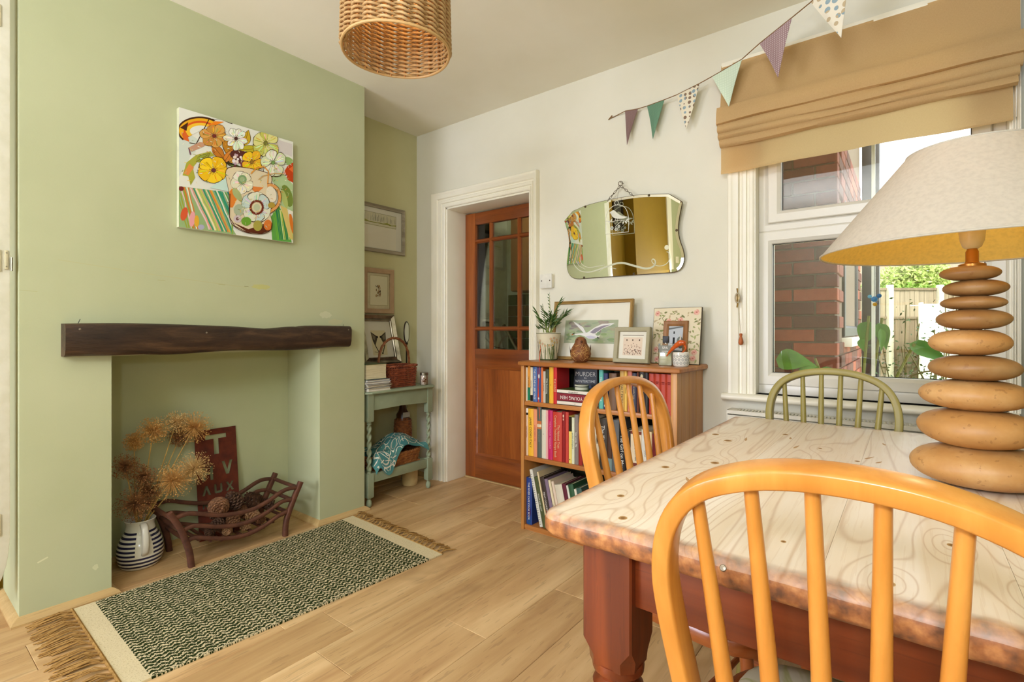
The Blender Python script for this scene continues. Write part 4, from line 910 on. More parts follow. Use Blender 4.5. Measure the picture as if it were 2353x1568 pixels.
rg = thing('hearth_rug', 'dark green and cream zigzag woven rug with jute fringes before the fireplace', 'rug', (-2.18, 1.12, 0), world=True)
nx, ny = 50, 30
def rp(u, v): q = RA.lerp(RB, u).lerp(RD.lerp(RC_, u), v); return q
m = MB(); rr_ = random.Random(1)
m.grid(nx, ny, lambda u, v: (rp(u, v).x, rp(u, v).y, 0.0065 + 0.0008 * math.sin(u * 37) * math.sin(v * 21)))
top = len(m.v); per = [i for i in range(nx + 1)] + [(nx + 1) * j + nx for j in range(1, ny + 1)] + [(nx + 1) * ny + i for i in range(nx - 1, -1, -1)] + [(nx + 1) * j for j in range(ny - 1, 0, -1)]
pv_ = [Vector(m.v[i]) for i in per]; m.v += [(p.x, p.y, 0.0005) for p in pv_]
for i in range(len(per)): j = (i + 1) % len(per); m.f.append((per[i], per[j], top + j, top + i)); m.m.append(0)
o = m.build('woven_field', rug_mat(), rg, smooth=60)
me = o.data; uvl = me.uv_layers.new(name='UVMap'); off = WORLD[rg.name]
ud = []
for lp_ in me.loops:
    co = me.vertices[lp_.vertex_index].co + off; P_ = Vector((co.x, co.y))
    # invert the bilinear patch roughly: along y, across x
    u = 0.5; v = 0.5
    for _ in range(6):
        q = rp(u, v); u += (P_.y - q.y) / 1.25; v += (P_.x - q.x) / 0.75
    ud += [u * 1.257, v * 0.78]
uvl.data.foreach_set('uv', ud)
JUTE = mk('jute', (176, 138, 80), 0.95, c2=(146, 108, 58), ns=60, spec=0.1)
MB().tube([(RA.x, RA.y - .002, .005), (RD.x, RD.y - .002, .005)], 0.0055, 6).build('hem', JUTE, rg)
MB().tube([(RB.x, RB.y + .002, .005), (RC_.x, RC_.y + .002, .005)], 0.0045, 6).build('hem', JUTE, rg)
def tassel(seed, L):
    r_ = random.Random(seed); m = MB(); m.tube([(0, 0, .006), (.0, -.014, .009)], 0.004, 6)
    for k in range(6):
        a = r_.gauss(0, .16); l = L * r_.uniform(.8, 1.1); h = r_.uniform(.004, .02)
        m.tube([(r_.uniform(-.002, .002), -.008, .008), (a * l * .3, -l * .35, .006 + h), (a * l * .7 + r_.uniform(-.006, .006), -l * .7, .004 + h * .6), (a * l + r_.uniform(-.01, .01), -l, .003)], 0.0021, 4)
    return m
TAS = [tassel(i, .125).mesh('tassel', JUTE, smooth=60) for i in range(5)]; TAS2 = [tassel(20 + i, .075).mesh('tassel', JUTE, smooth=60) for i in range(5)]
tr_ = random.Random(6)
for i in range(20):
    q = RA.lerp(RD, (i + .5 + tr_.uniform(-.25, .25)) / 20); link('tassel', TAS[i % 5], rg, Vector((q.x, q.y - .003, 0)) - WORLD[rg.name], (0, 0, R(tr_.uniform(-34, 6))))
for i in range(25):
    q = RB.lerp(RC_, (i + .5) / 25); link('tassel', TAS2[i % 5], rg, Vector((q.x, q.y + .003, 0)) - WORLD[rg.name], (0, 0, R(180 + tr_.uniform(-16, 12))))

# ------------------------------------------------------------------ left edge: painted cupboard door
cd_ = thing('door_2', None, None, (-2.63, 0.3, 0.15), world=True); cd_['kind'] = 'structure'
prof = [(0.338, 0.33), (0.338, 2.5), (0.235, 2.5), (0.235, 0.14), (0.30, 0.15), (0.316, 0.18), (0.327, 0.22), (0.334, 0.27)]
MB().prism(prof, lambda a, b_, h: (h, a, b_), -2.65, -2.615).build('slab', mk('old_white_gloss', (226, 222, 204), 0.35, c2=(216, 212, 190), ns=20, bs=30, bstr=0.3), cd_, bevel=0.003)
HINGE = mk('hinge_paint', (206, 196, 160), 0.35, 0.2)
for z in (1.345, 0.38, 2.24):
    MB().box(-2.615, -2.609, 0.27, 0.314, z - .04, z + .04).build('hinge_plate', HINGE, cd_, bevel=0.002)
MB().box(-2.615, -2.607, 0.322, 0.333, 1.315, 1.385).build('latch_plate', HINGE, cd_, bevel=0.003)
for z in (1.325, 1.375): MB().lathe([(0.0025, 0), (0.0025, 0.0008), (0.0004, 0.001)], 8, (0, 0, 0), Matrix.Translation((-2.607, 0.3275, z)) @ Matrix.Rotation(R(90), 4, 'Y')).build('screw', SCREW, cd_)
MB().tube([(-2.61, 0.341, 1.31), (-2.61, 0.341, 1.36)], 0.004, 8).build('hinge_pin', METAL, cd_)
# ------------------------------------------------------------------ side table in the alcove
SAGE = mk('sage_chalk_paint', (150, 160, 130), 0.75, c2=(140, 151, 121), ns=8, bs=90, bstr=0.12)
st = thing('side_table', 'sage green painted side table with barley-twist legs in the alcove', 'table', (-2.74, 2.17, 0), world=True)
def top_ring(i, z):
    x0, x1, y0, y1 = -2.925 + 0, -2.572 - i, 1.882 + i, 2.455 - i
    c = 0.05
    return [(x0, y0, z), (x1 - 0.03, y0, z), (x1, y0 + 0.03, z), (x1 - 0.004, y0 + 0.2, z), (x1 - 0.004, y1 - 0.2, z), (x1, y1 - 0.03, z), (x1 - 0.03, y1, z), (x0, y1, z)]
MB().loft([top_ring(0.006, 0.698), top_ring(0.0, 0.703), top_ring(0.0, 0.708), top_ring(0.004, 0.7125), top_ring(0.01, 0.716)]).build('table_top', SAGE, st, smooth=30)
legs = [(-2.622, 1.925), (-2.622, 2.415), (-2.885, 1.925), (-2.885, 2.415)]
for x, y in legs:
    m = MB()
    def sq(h, z): return [(x - h, y - h, z), (x + h, y - h, z), (x + h, y + h, z), (x - h, y + h, z)]
    m.loft([sq(.018, .528), sq(.021, .533), sq(.021, .70)]).loft([sq(.018, .06), sq(.021, .065), sq(.021, .205), sq(.018, .21)])
    m.lathe([(.008, 0), (.015, .006), (.018, .02), (.015, .04), (.009, .05), (.014, .055), (.014, .062)], 14, (x, y, 0))
    m.lathe([(.013, .205), (.015, .212), (.011, .22), (.016, .226)], 14, (x, y, 0)).lathe([(.016, .512), (.011, .518), (.016, .524), (.014, .532)], 14, (x, y, 0))
    rings = []
    for i in range(61):
        z = .224 + .29 * i / 60; ring = []
        for j in range(16):
            a = 6.28319 * j / 16; r_ = .0115 + .0045 * math.cos(2 * (a - i * 0.31)); ring.append((x + r_ * math.cos(a), y + r_ * math.sin(a), z))
        rings.append(ring)
    m.loft(rings).build('leg', SAGE, st, smooth=40)
ap = [(1.945, .70), (1.945, .598), (1.98, .596), (2.10, .600), (2.17, .602), (2.24, .600), (2.36, .596), (2.395, .598), (2.395, .70)]
MB().prism(ap, lambda a, b_, h: (h, a, b_), -2.632, -2.607).build('front_apron', SAGE, st, bevel=0.002)
MB().box(-2.89, -2.62, 1.912, 1.932, .60, .70).build('side_apron', SAGE, st); MB().box(-2.89, -2.62, 2.408, 2.428, .60, .70).build('side_apron', SAGE, st)
MB().box(-2.635, -2.612, 1.944, 2.396, .148, .205).build('front_stretcher', SAGE, st, bevel=0.003)
MB().box(-2.885, -2.862, 1.944, 2.396, .148, .205).build('back_stretcher', SAGE, st, bevel=0.003)
MB().box(-2.87, -2.63, 1.93, 2.41, .185, .203).build('shelf', SAGE, st, bevel=0.002)

# things on it
def flat_book(name, label, cat, x0, x1, y0, y1, z0, z1, cover, pages, group=None, rot=0):
    t = thing(name, label, cat, ((x0 + x1) / 2, (y0 + y1) / 2, z0), (0, 0, rot), group)
    a, b_, h = (x1 - x0) / 2, (y1 - y0) / 2, z1 - z0; c = min(0.003, h * 0.15)
    MB().box(-a, a, -b_, b_, 0, c).box(-a, a, -b_, b_, h - c, h).box(-a, -a + c, -b_, b_, c, h - c).build('cover', cover, t, smooth=0)
    n = 5
    m = MB().loft([[(-a + c, -b_ + .004, c + (h - 2 * c) * k / n), (a - .004 - .003 * math.sin(math.pi * k / n), -b_ + .004, c + (h - 2 * c) * k / n), (a - .004 - .003 * math.sin(math.pi * k / n), b_ - .004, c + (h - 2 * c) * k / n), (-a + c, b_ - .004, c + (h - 2 * c) * k / n)] for k in range(n + 1)])
    m.build('pages', pages, t, smooth=0); return t
def page_mat():
    m, nt, b = base_mat('book_pages'); v = coords(nt, (1, 1, 1), True); wv = noise(nt, coords(nt, (3, 3, 260)), 6, 1)
    nt.links.new(ramp(nt, wv, [(0.4, rgb(226, 214, 176)), (0.62, rgb(196, 182, 142))]), b.inputs['Base Color']); b.inputs['Roughness'].default_value = 0.9; return m
PAGES = page_mat()
PAGEW = mk('white_pages', (226, 220, 202), 0.9)
cm = lambda n, c: mk('cover_' + n, c, 0.45, c2=tuple(x * 0.96 for x in c), ns=8)
flat_book('book', 'cream softback at the bottom of the pile on the green side table', 'book', -2.80, -2.585, 1.89, 2.065, .716, .735, cm('bone', (206, 196, 170)), PAGEW, 'books and magazines on the side table', R(2))
z = .735
for i, (c, h, dy, lab) in enumerate((((40, 44, 60), .008, .0, 'dark-backed magazine low in the side table pile'), ((206, 190, 150), .010, .008, 'cream magazine with curled edge in the side table pile'), ((60, 60, 64), .009, -.006, 'charcoal magazine in the middle of the side table pile'),
      ((210, 206, 200), .012, .004, 'white magazine near the top of the side table pile'), ((86, 96, 110), .014, -.002, 'blue-grey magazine directly under the thick book on the pile'))):
    flat_book('magazine', lab, 'magazine', -2.81, -2.59, 1.885, 2.068 + dy, z, z + h, cm('mag%d' % i, c), PAGEW, 'books and magazines on the side table', R((-3, 4, 1, -2, 2)[i])); z += h
flat_book('book', 'thick green-covered book with cream pages topping the side table pile', 'book', -2.79, -2.60, 1.887, 2.045, z, z + .095, cm('moss', (70, 84, 50)), PAGES, 'books and magazines on the side table', R(1))
bx = thing('storage_box', 'low black box standing behind the wicker basket on the side table', 'box', (-2.84, 2.2, .716), world=True)
MB().box(-2.905, -2.812, 2.03, 2.38, .716, .845).build('body', BLACK, bx, bevel=.004); MB().box(-2.907, -2.81, 2.028, 2.382, .845, .86).build('lid', BLACK, bx, bevel=.003)
# silver frame leaning on the box
SILV = mk('silver_leaf', (176, 166, 140), 0.32, 0.85, c2=(110, 100, 82), ns=10)
sf = thing('silver_frame', 'wide silver picture frame with two ink birds, leaning back against the alcove wall', 'picture', (-2.845, 2.195, .861), (0, R(-14), R(0)))
M0 = basis((0, 0, 0), (0, 1, 0), (0, 0, 1), (1, 0, 0))
sh = [((226, 214, 172), [(-.065, .06), (.055, .06), (.06, .235), (-.06, .235)])]
for (cx, sx) in ((-.03, 1), (.035, -1)):
    sh += [((84, 76, 58), [(cx - sx * .03, .225), (cx + sx * .022, .19), (cx + sx * .012, .165), (cx - sx * .008, .125), (cx - sx * .022, .16)]), ((136, 126, 100), [(cx - sx * .02, .21), (cx + sx * .004, .19), (cx - sx * .006, .165), (cx - sx * .018, .175)]),
           ((40, 36, 28), strk([(cx - sx * .01, .135), (cx + sx * .004, .105), (cx + sx * .018, .075)], .006)), ((40, 36, 28), ell(cx + sx * .02, .073, .006)), ((50, 44, 34), ell(cx + sx * .018, .188, .008))]
sh += [((50, 44, 34), ell(.01, .1, .005, .009)), ((90, 80, 60), strk([(-.05, .085), (-.02, .08)], .003))]
frame_at(sf, M0, .31, .345, .045, .026, SILV, MOUNT, sh, rad=.6)
vm = thing('round_mirror', 'small round dark-rimmed mirror on a stand beside the silver frame', 'mirror', (-2.87, 2.432, .716), world=True)
nrm = Vector((math.cos(R(36)), math.sin(R(36)), 0)); Mv = basis((-2.87, 2.432, 1.078), (-nrm.y, nrm.x, 0), (0, 0, 1), tuple(nrm))
MIRR = mk('mirror_silver', (226, 228, 214), 0.0, 1.0, c2=(226, 228, 214)); BRONZE = mk('dark_bronze', (58, 46, 32), 0.4, 0.6)
MB().lathe([(.0005, -.004), (.07, -.004), (.07, .003), (.0005, .003)], 32, (0, 0, 0), Mv).build('mirror_plate', MIRR, vm)
MB().tube([Mv @ Vector((.073 * math.cos(a), .076 * math.sin(a), 0)) for a in [k * 6.28319 / 32 for k in range(32)]], .0045, 8, wrap=True).build('rim', BRONZE, vm)
MB().tube([(-2.87, 2.432, 1.0), (-2.87, 2.432, .735)], .005, 8).lathe([(.045, .716), (.045, .722), (.012, .735), (.006, .76)], 20, (-2.87, 2.432, 0)).lathe([(.001, .985), (.01, .99), (.012, .997), (.008, 1.004), (.001, 1.006)], 12, (-2.87, 2.432, 0)).build('stand', BRONZE, vm)
# red-brown wicker basket with an arched handle
WICK = mk('red_wicker', (158, 80, 46), 0.5, c2=(112, 52, 30), ns=40, spec=0.5); WICK2 = mk('brown_cane', (146, 88, 46), 0.5, c2=(104, 58, 30), ns=50)
wbk = thing('wicker_basket', 'red-brown wicker basket with a tall arched handle on the side table', 'basket', (-2.715, 2.215, .717), world=True)
def rrect(t, hx, hy, k=5.0):
    a = 6.28319 * t; c, s_ = math.cos(a), math.sin(a); return (hx * math.copysign(abs(c) ** (2 / k), c), hy * math.copysign(abs(s_) ** (2 / k), s_))
NB = 34
for r_ in range(10):
    zz = .722 + r_ * .0125; hx, hy = .074 + r_ * .0007, .112 + r_ * .001; pts = []
    for i in range(NB * 4):
        t = i / (NB * 4); x, y = rrect(t, hx, hy); o_ = .0035 * math.cos(math.pi * (i / 4 * 1.0) + math.pi * r_); k_ = 1 + o_ / .09; pts.append((-2.715 + x * k_, 2.215 + y * k_, zz))
    MB().tube(pts, .0052, 5, wrap=True, up=(0, 0, 1)).build('weaver', WICK, wbk)
m = MB()
for i in range(NB):
    x, y = rrect((i + .0) / NB, .075, .114); m.tube([(-2.715 + x, 2.215 + y, .718), (-2.715 + x * 1.06, 2.215 + y * 1.05, .852)], .0028, 5)
o = m.build('stakes', WICK, wbk)
for k_ in (0, .5):
    MB().tube([(-2.715 + rrect(i / 60, .085, .128)[0] + .003 * math.cos(i * 2.1 + k_ * 6.28), 2.215 + rrect(i / 60, .085, .128)[1], .856 + .004 * math.sin(i * 2.1 + k_ * 6.28)) for i in range(60)], .0055, 5, wrap=True).build('rim', WICK, wbk)
MB().box(-2.785, -2.645, 2.105, 2.325, .717, .722).build('base', WICK, wbk)
for k_ in (0, 2.09, 4.18):
    MB().tube([(-2.715 + .006 * math.cos(i * .55 + k_), 2.195 - .128 * math.cos(math.pi * i / 40) * (1.0), .85 + .19 * math.sin(math.pi * i / 40) ** .75 + .005 * math.sin(i * .55 + k_)) for i in range(41)], .005, 6).build('handle_cane', WICK2, wbk)
GJ = pane_mat('jar_glass', (0.97, 0.98, 0.97), .08)
jr_ = thing('candle_jar', 'small glass candle jar with a brown maple leaf and silver lid', 'jar', (-2.635, 2.388, .717), world=True)
MB().lathe([(.022, .717), (.0255, .72), (.0265, .735), (.0265, .775), (.025, .782)], 24, (-2.635, 2.388, 0)).build('wax', mk('wax', (226, 206, 184), 0.6), jr_)
MB().lathe([(.0265, .717), (.0275, .72), (.0275, .778), (.025, .784)], 24, (-2.635, 2.388, 0), cap=(True, False)).build('glass', GJ, jr_)
MB().lathe([(.027, .783), (.0285, .785), (.0285, .80), (.026, .802), (.0005, .803)], 24, (-2.635, 2.388, 0)).build('lid', mk('brushed_lid', (140, 134, 116), .35, .9), jr_)
ang0 = math.atan2(-2.388, 2.635)
leaf = []
for k in range(20):
    a = k * 6.28319 / 20; r_ = .02 if k % 4 == 0 else (.010 if k % 2 == 0 else .0125); leaf.append((r_ * math.sin(a), r_ * math.cos(a)))
paint('maple_leaf', [((104, 58, 32), leaf), ((104, 58, 32), strk([(0, 0), (.002, -.026)], .003))], jr_, lambda u, v: (-2.635 + .0278 * math.cos(ang0 + u / .0278), 2.388 + .0278 * math.sin(ang0 + u / .0278), .751 + v), (math.cos(ang0), math.sin(ang0), 0))
# lower shelf: braided tray, teal cloth, wicker bottle; crock on the floor; cushion
HYA = mk('water_hyacinth', (176, 116, 62), 0.65, c2=(128, 78, 40), ns=30, bs=120, bstr=.3)
tb = thing('braided_tray_basket', 'low braided water-hyacinth basket on the bottom shelf of the side table', 'basket', (-2.735, 2.17, .204), world=True)
for r_ in range(5):
    for k_ in (0, 2.094, 4.188):
        pts = []
        for i in range(90):
            t = i / 90; x, y = rrect(t, .098 + .003 * r_, .195 + .004 * r_, 3.4); ph = i * 6.28319 * 18 / 90 + k_ + r_; q = .0075 * math.cos(ph); l = math.hypot(x, y)
            pts.append((-2.735 + x * (1 + q / l), 2.17 + y * (1 + q / l), .216 + r_ * .0165 + .0055 * math.sin(ph * 1.0)))
        MB().tube(pts, .0078, 5, wrap=True, up=(0, 0, 1)).build('braid', HYA, tb)
MB().box(-2.83, -2.64, 1.985, 2.355, .204, .212).build('base', HYA, tb)
tc = thing('teal_cloth', 'teal cloth with white looping leaf outlines, heaped over the braided basket', 'cloth', (-2.72, 2.17, .29), world=True)
crd = random.Random(17)
def cloth(u, v):
    # u along the table, v from the wall side to the front edge; one front corner hangs over the basket
    y = 1.968 + u * .438 + .012 * math.sin(v * 6)
    drop = .125 * math.exp(-((u - .20) / .17) ** 2) - .012 * min(1, max(0, (u - .42) / .2)) + .05 * max(0, (u - .85) / .15)
    s_ = v * (.245 + drop); xs = min(s_, .243); x = -2.853 + xs
    h = .312 + .085 * math.exp(-((u - .60) / .27) ** 2 - ((xs - .11) / .11) ** 2) + .007 * math.sin(u * 13 + xs * 30) + .006 * math.sin(xs * 70 - u * 7)
    over = max(0, s_ - .243); h -= over * .97; x += .006 + over * .16 if over > 0 else 0
    if xs > .225: h -= (xs - .225) ** 2 * 30
    if u < .06: h -= (.06 - u) * 1.2
    return Vector((x, y, h))
m = MB().grid(44, 30, cloth)
n0 = len(m.v); m.v += [(p[0] - .001, p[1], p[2] - .003) for p in m.v]; m.f += [tuple(n0 + i for i in reversed(f)) for f in m.f]; m.m = [0] * len(m.f)
o = m.build('fabric', mk('teal_fabric', (70, 134, 138), .85, c2=(84, 140, 132), ns=14, bs=500, bstr=.2), tc, smooth=60, fixn=False)
sh = []
def loop(cx, cy, rx, ry, rot):
    e = ell(cx, cy, rx, ry, rot, 22); return strk(e + [e[0]], .012)
for (cx, cy) in ((.28, .80), (.72, .30), (.62, .72), (.08, .9), (.95, .7), (.3, .3), (.5, .05)):
    for k in range(5):
        a = k * 1.2566 + cx * 3; sh.append(((226, 224, 204), loop(cx + .15 * math.cos(a), cy + .2 * math.sin(a), .10, .055 * 1.5, a * 1.0)))
    for k in range(5):
        a = k * 1.2566 + cx * 3; sh.append(((226, 224, 204), strk([(cx + .02 * math.cos(a), cy + .02 * math.sin(a)), (cx + .12 * math.cos(a), cy + .16 * math.sin(a))], .012)))
cl = lambda q: (min(.995, max(.005, q[0])), min(.995, max(.005, q[1])))
def dense(polys):
    out = []
    for p in polys:
        if all(0 < q[0] < 1 and 0 < q[1] < 1 for q in p): out.append(p)
    return out
sh = [(c, dense(p)) for c, p in sh]; sh = [(c, p) for c, p in sh if p]
tc_f = o
o = paint('white_pattern', sh, tc_f, lambda u, v: cloth(u, v), (.75, -.2, .9), eps=0, start=0); o.location = (.0022, -.0006, .0026); o['kind'] = 'stuff'
wv = thing('wicker_bottle', 'tall brown woven bottle with a grey tag at the right end of the lower shelf', 'bottle', (-2.815, 2.352, .204), world=True)
for r_ in range(26):
    zz = .212 + r_ * .0118; rr2 = .05 + .008 * math.sin(math.pi * r_ / 25) if r_ < 22 else .05 - .008 * (r_ - 21)
    MB().tube([(-2.815 + (rr2 + .002 * math.cos(math.pi * i * .5 + math.pi * r_)) * math.cos(6.28319 * i / 48), 2.352 + (rr2 + .002 * math.cos(math.pi * i * .5 + math.pi * r_)) * math.sin(6.28319 * i / 48), zz) for i in range(48)], .0062, 5, wrap=True, up=(0, 0, 1)).build('weaver', WICK2, wv)
MB().lathe([(.045, .205), (.046, .50), (.028, .53), (.02, .56), (.022, .585), (.001, .586)], 18, (-2.815, 2.352, 0)).build('bottle', mk('brown_glass', (70, 40, 20), .3), wv)
MB().box(-2.766, -2.764, 2.312, 2.372, .485, .52).build('tag', mk('grey_tag', (176, 172, 160), .6), wv, bevel=.004)
ck = thing('cream_crock', 'cream ceramic crock standing on the floor under the side table', 'crock', (-2.78, 2.385, 0), world=True)
MB().lathe([(.045, .0), (.052, .006), (.056, .03), (.056, .125), (.05, .135), (.046, .132), (.048, .03), (.001, .028)], 28, (-2.78, 2.385, 0)).build('body', mk('cream_glaze', (214, 190, 136), .35), ck)
cu = thing('patterned_cushion', 'cream and beige leaf-print cushion tucked beside the left leg of side table', 'cushion', (-2.75, 1.90, .05), world=True)
def cush(u, v):
    a = (u - .5) * 2; b_ = (v - .5) * 2; return a, b_
m = MB()
for sgn in (1, -1):
    m.grid(16, 16, lambda u, v: (-2.765 + (u - .5) * .24 * (1 - .06 * abs((v - .5) * 2) ** 2), 1.907 + sgn * .022 * ((1 - ((u - .5) * 2) ** 4) * (1 - ((v - .5) * 2) ** 4)) ** .5 - .001, .215 + (v - .5) * .43 + .008 * math.sin(u * 9)))
m.build('cover', mk('beige_print', (214, 202, 166), .9, c2=(166, 154, 122), ns=26, bs=300), cu, smooth=60)

# ------------------------------------------------------------------ bookcase
PINE = wood('aged_pine', (206, 142, 74), (156, 94, 42), (182, 116, 56), axis='x', sc=12, along=.08, rough=.4, rings=2, coat=.15)
PINEV = wood('aged_pine_upright', (208, 150, 80), (172, 114, 54), (192, 132, 66), axis='z', sc=9, along=.08, rough=.4, rings=0, coat=.1)
BX0, BX1, BY0, BY1 = -1.682, -.812, 2.232, 2.592
bc = thing('bookcase', 'low antique pine bookcase with three shelves of books against the back wall', 'bookcase', (-1.247, 2.41, 0), world=True)
def tr2(i, z): 
    x0, x1, y0, y1 = BX0 - .016 + i, BX1 + .022 - i, BY0 - .022 + i, BY1 + .004; c = .022
    return [(x0, y0 + c, z), (x0 + c * .3, y0 + c * .3, z), (x0 + c, y0, z), (x1 - c, y0, z), (x1 - c * .3, y0 + c * .3, z), (x1, y0 + c, z), (x1, y1, z), (x0, y1, z)]
MB().loft([tr2(.006, .899), tr2(0, .904), tr2(0, .917), tr2(.003, .921), tr2(.008, .923)]).build('top', PINE, bc, smooth=30)
MB().box(BX0, BX0 + .02, BY0, BY1, 0, .90).build('side', PINEV, bc, bevel=.003)
MB().box(BX1 - .03, BX1, BY0, BY0 + .055, 0, .90).build('stile', PINEV, bc, bevel=.004)
for i in range(3):
    y = BY0 + .056 + i * .1015; MB().box(BX1 - .02, BX1 - .001, y, y + .1005, 0, .90).build('side_board', PINEV, bc, bevel=.0025, seg=1)
for z0, z1 in ((.681, .703), (.381, .404), (.008, .028)):
    MB().box(BX0 + .02, BX1 - .028, BY0 + .006, BY1 - .012, z0, z1).build('shelf', PINE, bc, bevel=.003)
MB().box(BX0 + .02, BX1 - .03, BY0 + .012, BY0 + .024, 0, .010).build('plinth', PINE, bc)
MB().box(BX0 + .02, BX1 - .02, BY1 - .012, BY1, .01, .90).build('back_panel', mk('dark_green_back', (58, 62, 34), .7), bc)

# books
LW = mk('ink_white', (236, 232, 220), .6); LB = mk('ink_black', (24, 22, 20), .6); LG = mk('ink_gold', (206, 176, 110), .5); LR = mk('ink_red', (150, 40, 30), .6); LS = mk('ink_sand', (224, 196, 150), .6)
SY = BY0 + .018
def book(x0, x1, z0, h, d, col, label, txt=None, ink=LW, size=None, tilt=0.0, y=SY, bands=(), spots=None, group='books on the bookcase', pages=PAGES, up=False, col2=None):
    wd = x1 - x0; t = thing('book', label, 'book', ((x0 + x1) / 2, y, z0), (0, tilt, 0), group)
    mt = cm('%d_%d_%d' % col, col); c = min(.0028, wd * .18); a = wd / 2
    m = MB()
    sp = [(-a, .004), (-a * .6, .0008), (0, 0), (a * .6, .0008), (a, .004), (a, d), (a - c, d), (a - c, c + .003), (-a + c, c + .003), (-a + c, d), (-a, d)]
    m.loft([[(x, yy, zz) for x, yy in sp] for zz in (0, h)], cap=(False, False))
    for zz, rv in ((0, 1), (h, 0)):
        vs = [(x, yy, zz) for x, yy in sp]; m.add(vs, [(0, 1, 2, 3, 4, 7, 8), (4, 5, 6, 7), (8, 9, 10, 0)])
    cov = m.build('cover', mt, t, smooth=25)
    MB().box(-a + c, a - c, c + .003, d - .004, .003, h - .004).build('pages', pages, t, smooth=0)
    fn = lambda u, v: (u * a, .0008 * abs(u) ** 2 + (.0032 * max(0, abs(u) - .6) / .4) - .0004, v)
    sh = []
    for (v0, v1, cc) in bands: sh.append((cc, [[(k * .25 - 1, v0), (k * .25 - .75, v0), (k * .25 - .75, v1), (k * .25 - 1, v1)] for k in range(8)]))
    for s_ in (spots or []): sh.append(s_)
    if sh: paint('spine_print', sh, cov, fn, (0, -1, 0), eps=4e-5)['kind'] = 'stuff'
    if txt:
        s2 = size or min(.8 * wd, .03)
        M = basis((0, -.0012, h / 2), (0, 0, -1), (1, 0, 0), (0, -1, 0)) if not up else basis((0, -.0012, h / 2), (0, 0, 1), (-1, 0, 0), (0, -1, 0))
        text(txt, s2, ink, cov, M, fit=h * .86)
    return t
Z1, Z2, Z3 = .7035, .4045, .0285
brs = random.Random(31)
def spots(n, h, cols, s=.01): return [(brs.choice(cols), ell(brs.uniform(-.55, .55), brs.uniform(.03, h - .03), .3, brs.uniform(s * .5, s))) for _ in range(n)]
T1 = ' on the top bookcase shelf'
book(-1.661, -1.6515, Z1, .184, .12, (226, 216, 190), 'thin cream paperback first from the left' + T1)
book(-1.651, -1.634, Z1, .196, .125, (222, 150, 50), 'orange and green paperback second from the left' + T1, 'THE WILDER WAY', LB, .009, bands=((.004, .075, (30, 120, 84)),))
book(-1.633, -1.6165, Z1, .187, .12, (226, 214, 184), 'cream paperback with a black foot' + T1, 'small things', LB, .009, bands=((.002, .035, (34, 30, 30)),))
book(-1.6155, -1.588, Z1, .19, .125, (62, 100, 158), 'blue paperback titled THE LIFELINE' + T1, 'THE LIFELINE & LIBBY PAGE', LW, .017)
book(-1.5875, -1.562, Z1, .188, .125, (56, 66, 120), 'navy paperback splashed with orange-red' + T1, None, spots=[((222, 84, 44), ell(.1, .155, .8, .028, .2)), ((222, 84, 44), ell(-.2, .05, .7, .045, -.2)), ((236, 226, 206), ell(.1, .14, .35, .012)), ((236, 226, 206), ell(0, .02, .3, .006))])
book(-1.5615, -1.549, Z1, .189, .12, (226, 116, 48), 'narrow orange paperback beside the navy one' + T1)
book(-1.5485, -1.533, Z1, .168, .115, (196, 188, 170), 'short pale grey paperback' + T1, 'A quiet year', LB, .009)
book(-1.5325, -1.5105, Z1, .18, .12, (66, 70, 44), 'dark olive paperback with white lettering' + T1, 'Wild Swimming', LW, .013)
book(-1.5095, -1.483, Z1, .196, .125, (232, 176, 40), 'bright yellow paperback' + T1, 'o', LB, .012)
book(-1.4825, -1.460, Z1, .196, .125, (200, 34, 36), 'red paperback next to the yellow one' + T1, 'THE WIVES', LS, .014)
mb_ = thing('book', 'black novel with a swan cover facing forward, lettered MURDER', 'book', (-1.388, 2.418, Z1), (R(-5), 0, R(10)), 'books on the bookcase')
mc_ = MB().box(-.066, .066, -.002, 0, 0, .18).box(-.066, .066, .02, .022, 0, .18).box(-.066, -.064, 0, .02, 0, .18).build('cover', cm('night', (26, 28, 36)), mb_)
MB().box(-.064, .063, 0, .02, .003, .177).build('pages', PAGES, mb_)
for s_, sz, zz in (('MURDER', .034, .148), ('IN', .014, .127), ('WINTERTIME', .021, .109)): text(s_, sz, LW, mc_, basis((0, -.0026, zz), (1, 0, 0), (0, 0, 1), (0, -1, 0)), fit=.115)
paint('cover_print', [((60, 72, 96), ell(0, .052, .05, .042)), ((206, 206, 210), ell(-.012, .06, .012, .034, .25)), ((190, 196, 206), ell(.008, .045, .022, .010, .5)), ((206, 206, 210), ell(-.02, .086, .010, .006)), ((90, 104, 130), ell(.03, .07, .008, .02)), ((20, 22, 30), ell(.01, .02, .05, .008))], mc_, lambda u, v: (u, -.0022, v), (0, -1, 0))
def lying(y0, z0, z1, x0, x1, d, col, label, txt=None, ink=LW, flip=False, topcol=None):
    t = thing('book', label, 'book', ((x0 + x1) / 2, y0, z0), (0, 0, 0), 'books on the bookcase'); a, h = (x1 - x0) / 2, z1 - z0; c = .0025
    MB().box(-a, a, 0, c, 0, h).box(-a, a, 0, d, 0, c).build('cover', cm('%d_%d_%d' % col, col), t, smooth=0)
    MB().box(-a, a, c, d, h - c, h).build('upper_board', cm('%d_%d_%d' % (topcol or col), topcol or col), t, smooth=0)
    MB().box(-a + .003, a - .003, c, d - .004, c, h - c).build('pages', PAGES, t, smooth=0)
    if txt:
        M = basis((0, -.0006, h / 2), (-1, 0, 0), (0, 0, -1), (0, -1, 0)) if flip else basis((0, -.0006, h / 2), (1, 0, 0), (0, 0, 1), (0, -1, 0))
        text(txt, h * .62, ink, t, M, fit=(x1 - x0) * .8)
lying(SY, Z1, .722, -1.458, -1.24, .14, (224, 214, 196), 'white book lying flat at the bottom of the stack on the top shelf', 'o', LR)
